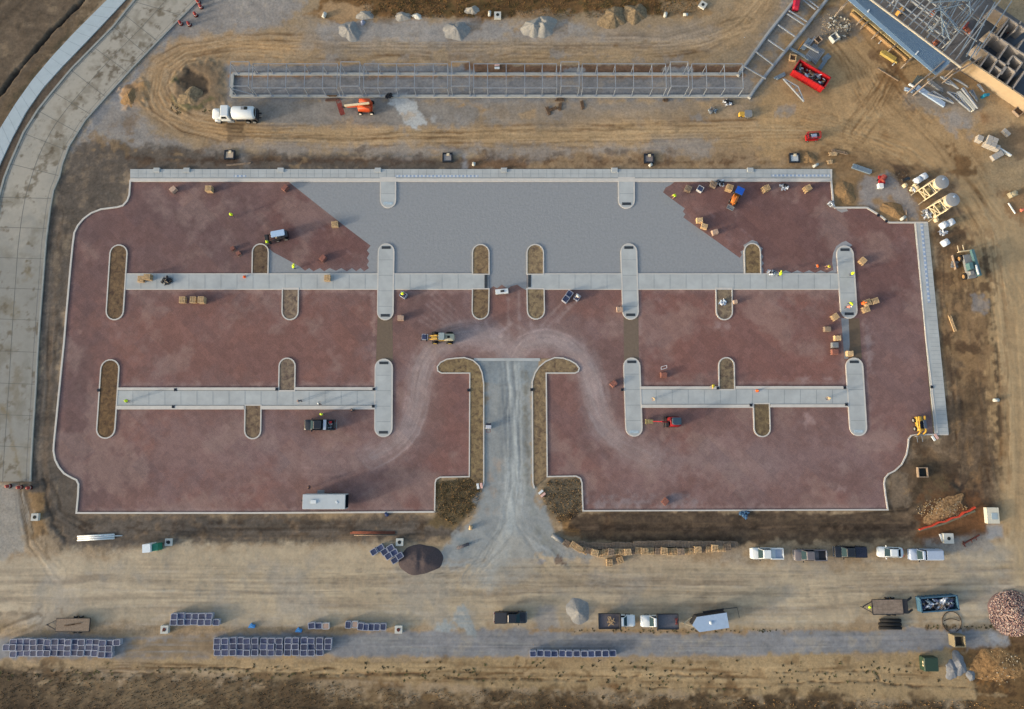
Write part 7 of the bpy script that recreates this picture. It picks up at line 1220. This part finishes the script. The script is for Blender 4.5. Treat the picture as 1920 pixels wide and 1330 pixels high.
pipes(1047, 1005, 'grey culvert pipe at the left end of the pallet line', 2.2, .4, 1, -32, M_grey); pipes(868, 1021, 'dark trash rack in the stone filled pit', 2.0, .25, 1, 20, mm('rack_grey', (88, 84, 88), .8, .2)); pipes(879, 989, 'small tan drum at the edge of the driveway', .7, .3, 1, 80, M_wood); pipes(605, 27, 'pale stone roller in the grass, left', .9, .35, 1, 70, M_conc); pipes(1244, 28, 'pale concrete pipe end in the grass, right', 1.0, .33, 1, 75, M_conc); pipes(1285, 25, 'short concrete pipe end further right', .9, .28, 1, 0, M_conc); pipes(915, 26, 'white concrete pipe left of the top inlet box', 1.0, .28, 1, 85, M_conc)
pipes(885, 308, 'white drum beside the north walk', .7, .3, 1, 80, M_conc); pipes(1217, 308, 'short pale pipe below the framed inlet', .8, .28, 1, 40, M_conc); pipes(1528, 308, 'short pale pipe on the orange spoil', 1.0, .25, 1, 30, M_conc); pipes(1691, 407, 'pale concrete pipe on the spoil by the kerb', 1.1, .28, 1, 35, M_conc); pipes(1867, 747, 'pale stone at the edge of the east haul road', .9, .3, 1, 0, M_conc)
k = MB(); n = 48
for i in range(n):
    a, b2 = 2 * math.pi * i / n, 2 * math.pi * (i + 1) / n
    if 4.45 < a < 5.0: continue
    k.cyl((1.62 * math.cos(a), 1.7 * math.sin(a), .06), (1.62 * math.cos(b2), 1.7 * math.sin(b2), .06), .06, n=6)
for i in range(10): k.cyl((-1.4 + i * .27, .15 + .35 * math.sin(math.pi * i / 10), .1), (-1.4 + (i + 1) * .27, .15 + .35 * math.sin(math.pi * (i + 1) / 10), .1), .06, n=6)
b = P(1784, 1166); solo(k, 'hose_loop', mm('hose_brown', (58, 48, 42), .7, .15), 'big loop of dark hose below the blue skip', 'hose', (b.x, b.y, .03))
t = thing('utility_box', 'dark green transformer box on the slope, bottom right', 'utility box', base(1745, 1246, 1.2)); MB().stack([(0, -1.2, 1.2, -1.1, 1.1, .06), (1.3, -1.2, 1.2, -1.1, 1.1, .06), (1.4, -1.1, 1.1, -1.0, 1.0, .06)]).build('body', M_box, t); MB().box(-1.21, .3, .9, .03, .35, .3).build('label_plate', M_cream, t); MB().box(-1.21, -.2, .9, .03, .3, .3).build('label_plate', M_cream, t)
t = thing('cabinet', 'white and green cabinet at the edge of the haul road', 'cabinet', base(284, 1027, 1.4), R(5)); MB().stack([(0, -1.2, .15, -.7, .7, .06), (2.1, -1.2, .15, -.7, .7, .1)]).build('body', mm('cabinet_white', (206, 216, 222), .5, .05), t); MB().box(.7, 0, 0, 1.0, 1.2, 1.6).build('tank', M_green, t)
k = MB(); L = [(1722, 993), (1732, 989), (1745, 986), (1758, 979), (1770, 978), (1783, 971), (1795, 969), (1805, 961), (1815, 958), (1826, 951)]; k.ribbon([PX(*p) for p in L], .22, 0, .5); solo(k, 'silt_fence', mm('silt_red', (196, 70, 46), .7, .15), 'sagging red silt fence by the muddy trench', 'silt fence'); k = MB(); k.ribbon([PX(*p) for p in ((1722, 995), (1770, 982), (1828, 958))], .3, 0, .1); solo(k, 'silt_sock', mm('sock_green', (112, 112, 92), .9, .15), 'grey green filter sock along the red silt fence', 'filter sock')
k = MB(); b = P(1820, 1012, .3); k.bar((-1.4, -.8, .2), (1.6, .8, .3), .2); k.bar((-1.3, -.3, .2), (-1.0, -1.2, .2), .15); k.bar((0, 0, .4), (.2, -.5, .3), .1); k.bar((.8, .4, .4), (1.0, -.1, .3), .1); solo(k, 'harrow', mm('rust_frame', (96, 52, 44), .8, .2), 'rusty steel frame beside the grey inlet box', 'implement', (b.x, b.y, .02))
for i, (x, y, s, m_) in enumerate(((1028, 208, 30, 'left dark form panel'), (1038, 204, -10, 'second dark form panel'), (1050, 200, 85, 'third dark form panel'), (1092, 197, -80, 'right dark form panel'), (1049, 187, 0, 'dark form panel against the footing'), (1247, 188, 0, 'small dark panel at the footing'))): slab_stack(x, y, m_ + ' below the canopy frame', 1.5 if i != 5 else .9, .6, (-70, 20, 85, -80, 0, 0)[i], M_wdark, 'board_stack', 'form panel', 3, .15, 'dark form panels')
slab_stack(622, 187, 'brown form panel left of the boom lift basket', 2.4, .5, 3, mm('brown_form', (92, 70, 60), .9, .2), 'board_stack', 'form panel', 3, .2, 'dark form panels'); slab_stack(623, 180, 'dark form panel lying on the footing near the lift', 1.7, .35, 0, M_wdark, 'board_stack', 'form panel', 2, .4, 'dark form panels')
heap(729, 181, 'black crumpled cable heap on the footing', .7, [M_tarpk], 7, 'cable heap', 'cable_heap', .3); heap(1337, 208, 'grey crumpled tarp on the haul road edge', .8, [M_steel2, M_grey], 8, 'tarp', 'tarp', 0); heap(1366, 194, 'dark scattered blocks below the footing', .9, [M_dkmet, M_tarpw], 8, 'block heap', 'block_heap', 0)
t = thing('buggy', 'small yellow and grey power buggy on the haul road', 'buggy', base(1395, 215, .5)); MB().stack([(.3, -1.0, .2, -.45, .45, .15), (.8, -.9, .1, -.4, .4, .15)]).build('body', M_yel, t); MB().stack([(.4, .1, 1.3, -.6, .6, .25), (.9, .0, 1.4, -.7, .7, .3)]).build('hopper', M_grey, t); wheels(t, [(.7, .5), (.7, -.5), (-.6, .4), (-.6, -.4)], .3, .2)
# ------------------------------------------------------------------ heaps of stone and soil
def pile(px, py, label, rx, ry, h, m, seed, power=1.1, lobes=.14, name='stone_pile', cat='stone pile', ridge=None, peak=(0, 0), rz=0, group=None):
    b = P(px, py, h * .3); nr, na = 26, 72; v = []; f = []; rg = np.random.RandomState(seed); ph = rg.rand(6) * 6.28
    for i in range(nr + 1):
        r = i / nr
        for j in range(na):
            a = 2 * math.pi * j / na; k = 1 + lobes * (math.sin(2 * a + ph[0]) + .6 * math.sin(3 * a + ph[1]) + .5 * math.sin(5 * a + ph[2]) + .25 * math.sin(9 * a + ph[3]))
            x = r * rx * k * math.cos(a) + peak[0] * rx * (1 - r); y = r * ry * k * math.sin(a) + peak[1] * ry * (1 - r); z = h * (max(0, 1 - r) ** power)
            if ridge is not None: d = abs(x * math.cos(ridge) + y * math.sin(ridge)); z *= 1 - .22 * math.exp(-(d / (.14 * rx)) ** 2)
            v.append((x, y, z))
    A = np.array(v, np.float32); nz = fbm(A[:, 0] + seed * 7, A[:, 1], max(.6, rx * .35), 4, seed, .6); rad = np.repeat(np.linspace(0, 1, nr + 1), na); A[:, 2] += nz * h * .16 * (1 - rad) * np.minimum(1, rad * 6 + .2); A[:, 2] -= .06 * rad
    f = [(i * na + j, (i + 1) * na + j, (i + 1) * na + (j + 1) % na, i * na + (j + 1) % na) for i in range(nr) for j in range(na)]
    k = MB(); k.add([tuple(map(float, q)) for q in A], f); o = k.build(name, m, None, True); o.location = (b.x, b.y, .02); o.rotation_euler = (0, 0, rz); return tagset(o, label, cat, group)
M_gp = mm('gravel_grey', (132, 132, 130), .95, .18, 3, bump=.4); M_gp2 = mm('gravel_pale', (142, 140, 134), .95, .18, 3, bump=.4); M_so = mm('spoil', (106, 92, 72), .95, .35, 2.5, bump=.8, c2=(124, 108, 84)); M_dk = mm('dark_stone', (74, 66, 68), .95, .2, 4, bump=.5); M_sl = mm('slag_grey', (116, 120, 126), .95, .22, 2.5, bump=.8); M_or = mm('orange_clay', (132, 106, 74), .95, .35, 3.5, bump=.8)
pile(655, 57, 'grey gravel cone, left of three along the top track', 2.3, 2.0, 1.2, M_gp, 3, ridge=.4, group='gravel cones'); pile(856, 56, 'grey gravel cone, middle of three along the top track', 2.4, 2.2, 1.4, M_gp, 5, ridge=1.8, group='gravel cones'); pile(1001, 50, 'pale gravel cone, left half of the twin heap', 2.3, 2.2, 1.5, M_gp2, 7, ridge=2.0, group='gravel cones'); pile(1021, 47, 'pale gravel cone, right half of the twin heap', 2.4, 2.2, 1.6, M_gp2, 8, ridge=.8, group='gravel cones')
pile(1150, 32, 'brown spoil mound at the grass edge, left', 2.7, 2.4, 1.3, M_so, 9, .9, name='soil_mound', cat='soil mound'); pile(1190, 24, 'brown spoil mound at the grass edge, right', 2.2, 2.4, 1.3, M_so, 11, .9, name='soil_mound', cat='soil mound'); pile(885, 18, 'pale stone mound in the dry grass', 1.4, 1.0, .9, M_gp2, 12)
pile(755, 30, 'low grey stone mound right of the first gravel cone', 1.9, .9, .7, M_gp2, 13); pile(782, 30, 'small white stone mound near the grass edge', 1.0, .7, .5, M_conc, 14); pile(680, 42, 'small blue grey boulder by the gravel cone', .5, .5, .6, mm('blue_boulder', (136, 142, 160), .8, .1), 15, .5, name='boulder', cat='boulder'); pile(684, 28, 'low stone mound above the first gravel cone', 1.6, 1.2, .7, M_gp2, 16)
pile(788, 1050, 'broad dark stone pile beside the slanted crates', 3.9, 2.6, 1.1, M_dk, 21, .75, .05, ridge=0.0); pile(1084, 1146, 'pale grey gravel pile on the haul road edge', 2.1, 2.2, .9, M_gp, 23, 1., .08)
pile(355, 182, 'overgrown brown mound inside the loop track', 2.6, 2.0, .8, M_so, 24, .7, name='soil_mound', cat='soil mound'); pile(243, 182, 'orange clay heap beside the loop track', 1.8, 2.0, .8, M_or, 25, .9, name='soil_mound', cat='soil mound')
pile(1516, 295, 'orange clay heap right of the framed inlet', 1.5, 1.3, .45, M_or, 26, .8, name='soil_mound', cat='soil mound'); pile(1585, 360, 'brown clay heap inside the north-east kerb corner', 1.9, 2.4, .55, M_or, 27, .8, name='soil_mound', cat='soil mound'); pile(1676, 394, 'orange clay heap left of the long timber', 2.8, 1.3, .55, M_or, 28, .8, name='soil_mound', cat='soil mound', rz=-.4)
pile(1786, 1257, 'grey slag pile, left, beside the green box', 1.3, 1.5, .6, M_sl, 29, .8); pile(1799, 1246, 'grey slag pile, upper, beside the green box', 1.3, 1.9, .8, M_sl, 30, .8); pile(1821, 1267, 'small grey boulder pile, right of the slag', .7, 1.0, .5, M_sl, 31, .6)
pile(1868, 1248, 'rust brown spoil heap with stones, bottom right', 4.2, 3.2, .5, mm('rust_spoil', (98, 74, 48), .95, .5, 2, bump=1., c2=(138, 106, 68)), 33, .8, name='soil_mound', cat='soil mound'); pile(1768, 958, 'stony red brown spoil beside the trench', 4.4, 1.6, .3, mm('red_spoil', (108, 78, 52), .95, .5, 3, bump=1., c2=(140, 110, 76)), 34, .8, name='soil_mound', cat='soil mound', rz=.5)
rp = pile(1897, 1152, 'pink broken stone heap at the right edge', 3.9, 3.7, 1.3, mm('pink_base', (112, 92, 88), .95, .3, 3, bump=.8), 35, .8, .05, 'rubble_pile', 'rubble pile')
def scatter(px0, py0, rx, ry, n, size, seed, hfun=None, k=None, z0=.0):
    """small angular stones as faces"""
    k = k or MB(); rg = random.Random(seed); c = P(px0, py0)
    for i in range(n):
        a = rg.uniform(0, 6.283); q = rg.random() ** .5; x = c.x + rx * q * math.cos(a); y = c.y + ry * q * math.sin(a); s = size * rg.uniform(.5, 1.4); z = z0 + (hfun(q) if hfun else 0)
        th = rg.uniform(0, 6.28); co = [(x + s * math.cos(th + t) * rg.uniform(.7, 1.2), y + s * math.sin(th + t) * rg.uniform(.7, 1.2), z + (0 if j % 2 else s * .3)) for j, t in enumerate((0, 1.4, 3.0, 4.6))]; tp = (x, y, z + s * .9); k.cur = rg.randint(0, 2)
        k.add(co + [tp], [(0, 1, 4), (1, 2, 4), (2, 3, 4), (3, 0, 4)])
    return k
k = scatter(1897, 1150, 4.0, 3.8, 2400, .12, 1, lambda q: 1.5 * (1 - q) ** .8 + .05); o = k.build('loose_stones', [mm('pink_stone', (160, 130, 120), .9, .15), mm('pale_stone', (184, 166, 154), .9, .1), mm('mauve_stone', (120, 96, 96), .9, .2)], rp); o.matrix_parent_inverse = Matrix.Translation(-rp.location); o['kind'] = 'stuff'
SM = [mm('ochre_stone', (160, 138, 104), .9, .2), mm('grey_rubble', (150, 146, 134)), mm('tan_stone', (176, 150, 112), .9, .2)]
k = scatter(1768, 956, 4.6, 2.0, 300, .08, 2, lambda q: .35 * (1 - q)); k = scatter(1872, 1250, 4.2, 3.0, 130, .1, 3, lambda q: .5 * (1 - q), k); k = scatter(1568, 50, 3.5, 3.0, 160, .11, 5, None, k); k = scatter(1010, 40, 8, 2.5, 120, .07, 6, None, k); k = scatter(1700, 350, 4, 3.5, 110, .07, 7, None, k)
for q in range(40):
    x = random.uniform(20, 1880); y = random.choice((random.uniform(1030, 1180), random.uniform(200, 300), random.uniform(40, 115), random.uniform(1190, 1232))); k = scatter(x, y, 3, 2, 12, .045, 100 + q, None, k)
o = k.build('loose_stones', SM); o['kind'] = 'stuff'; o['label'] = 'loose stones strewn over the bare ground'
# kerb island stones and straw stay in the soil; low plants on the slopes
M_w = [mm('weed_dark', (58, 52, 34), .9, .25), mm('weed_green', (72, 72, 42), .9, .25), mm('dry_stalk', (128, 102, 62), .9, .25)]
def tufts(k, spots, rg):
    for (x, y, s) in spots:
        k.cur = rg.choice((0, 0, 1))
        for j in range(rg.randint(6, 10)):
            a = rg.uniform(0, 6.28); l = s * rg.uniform(.6, 1.3); w = s * .28; cx, cy = math.cos(a), math.sin(a); k.add([(x - cy * w, y + cx * w, .02), (x + cy * w, y - cx * w, .02), (x + cx * l + cy * w * .4, y + cy * l - cx * w * .4, s * rg.uniform(.15, .35)), (x + cx * l - cy * w * .4, y + cy * l + cx * w * .4, s * rg.uniform(.15, .35))], [(0, 1, 2, 3)])
rg = random.Random(12); sp = []
for i in range(560):
    px = rg.uniform(0, 1830); py = rg.choice((rg.gauss(1256, 10), rg.gauss(1280, 14))) if px > 900 else rg.gauss(1262, 8)
    if rg.random() < .35 + .65 * (.5 + .5 * math.sin(px / 60)) : q = P(px, min(max(py, 1239), 1310)); sp.append((q.x, q.y, rg.uniform(.1, .3)))
for i in range(120): q = P(rg.uniform(320, 400), rg.gauss(198, 6)); sp.append((q.x, q.y, rg.uniform(.12, .3)))
for i in range(60): px = rg.uniform(1060, 1470); q = P(px, 1183 + rg.gauss(0, 2)); sp.append((q.x, q.y, rg.uniform(.1, .22)))
for i in range(30): q = P(rg.uniform(1740, 1880), 1176 + rg.gauss(0, 2)); sp.append((q.x, q.y, rg.uniform(.12, .28)))
k = MB(); tufts(k, sp, rg); o = k.build('weeds', M_w); o['kind'] = 'stuff'; o['label'] = 'scattered dark weeds on the bare slope'
# rough dry grass: short blades in bands
k = MB(); M_g = [mm('dry_grass_a', (120, 92, 56), .95, .3), mm('dry_grass_b', (86, 66, 42), .95, .3), mm('dry_grass_c', (150, 122, 84), .95, .3), mm('grass_olive', (78, 72, 40), .95, .3)]
def blades(reg, n, h, cols, cut):
    w = [PX(*p) for p in reg]; x0, x1 = min(p[0] for p in w), max(p[0] for p in w); y0, y1 = min(p[1] for p in w), max(p[1] for p in w)
    X_ = np.random.RandomState(n).uniform(x0, x1, n).astype(np.float32); Y_ = np.random.RandomState(n + 1).uniform(y0, y1, n).astype(np.float32); nz = fbm(X_, Y_, 2.5, 3, n % 97)
    for x, y, q in zip(X_.tolist(), Y_.tolist(), nz.tolist()):
        ins = False
        for i in range(len(w)):
            ax, ay = w[i]; bx, by = w[(i + 1) % len(w)]
            if (ay > y) != (by > y) and x < (bx - ax) * (y - ay) / (by - ay) + ax: ins = not ins
        if not ins or q < cut: continue
        a = rg.uniform(0, 6.28); s = h * rg.uniform(.5, 1.3); k.cur = rg.choice(cols); cx, cy = math.cos(a), math.sin(a); e = rg.uniform(0, 6.28); ex, ey = math.cos(e) * s * .6, math.sin(e) * s * .6; wd = .07
        k.add([(x - cx * wd, y - cy * wd, -.03), (x + cx * wd, y + cy * wd, -.03), (x + ex + cx * wd * .5, y + ey + cy * wd * .5, s), (x + ex - cx * wd * .5, y + ey - cy * wd * .5, s)], [(0, 1, 2, 3)])
blades([(0, 1262), (480, 1272), (700, 1290), (1000, 1296), (1300, 1306), (1500, 1312), (1900, 1315), (1960, 1345), (0, 1345)], 9000, .2, (0, 1, 1, 2), -.35); blades([(640, -20), (1300, -20), (1320, 22), (1190, 34), (960, 33), (700, 34)], 6000, .24, (0, 0, 1, 3), -.3)
blades([(816, 905), (880, 895), (905, 900), (902, 930), (885, 965), (850, 985), (815, 962)], 1800, .2, (2, 0, 3), -.5); blades([(1030, 900), (1090, 895), (1092, 960), (1050, 985), (1010, 925)], 1500, .2, (2, 2, 1), -.5)
o = k.build('dry_grass', M_g); o['kind'] = 'stuff'; o['label'] = 'rough dry grass along the top and bottom edges'
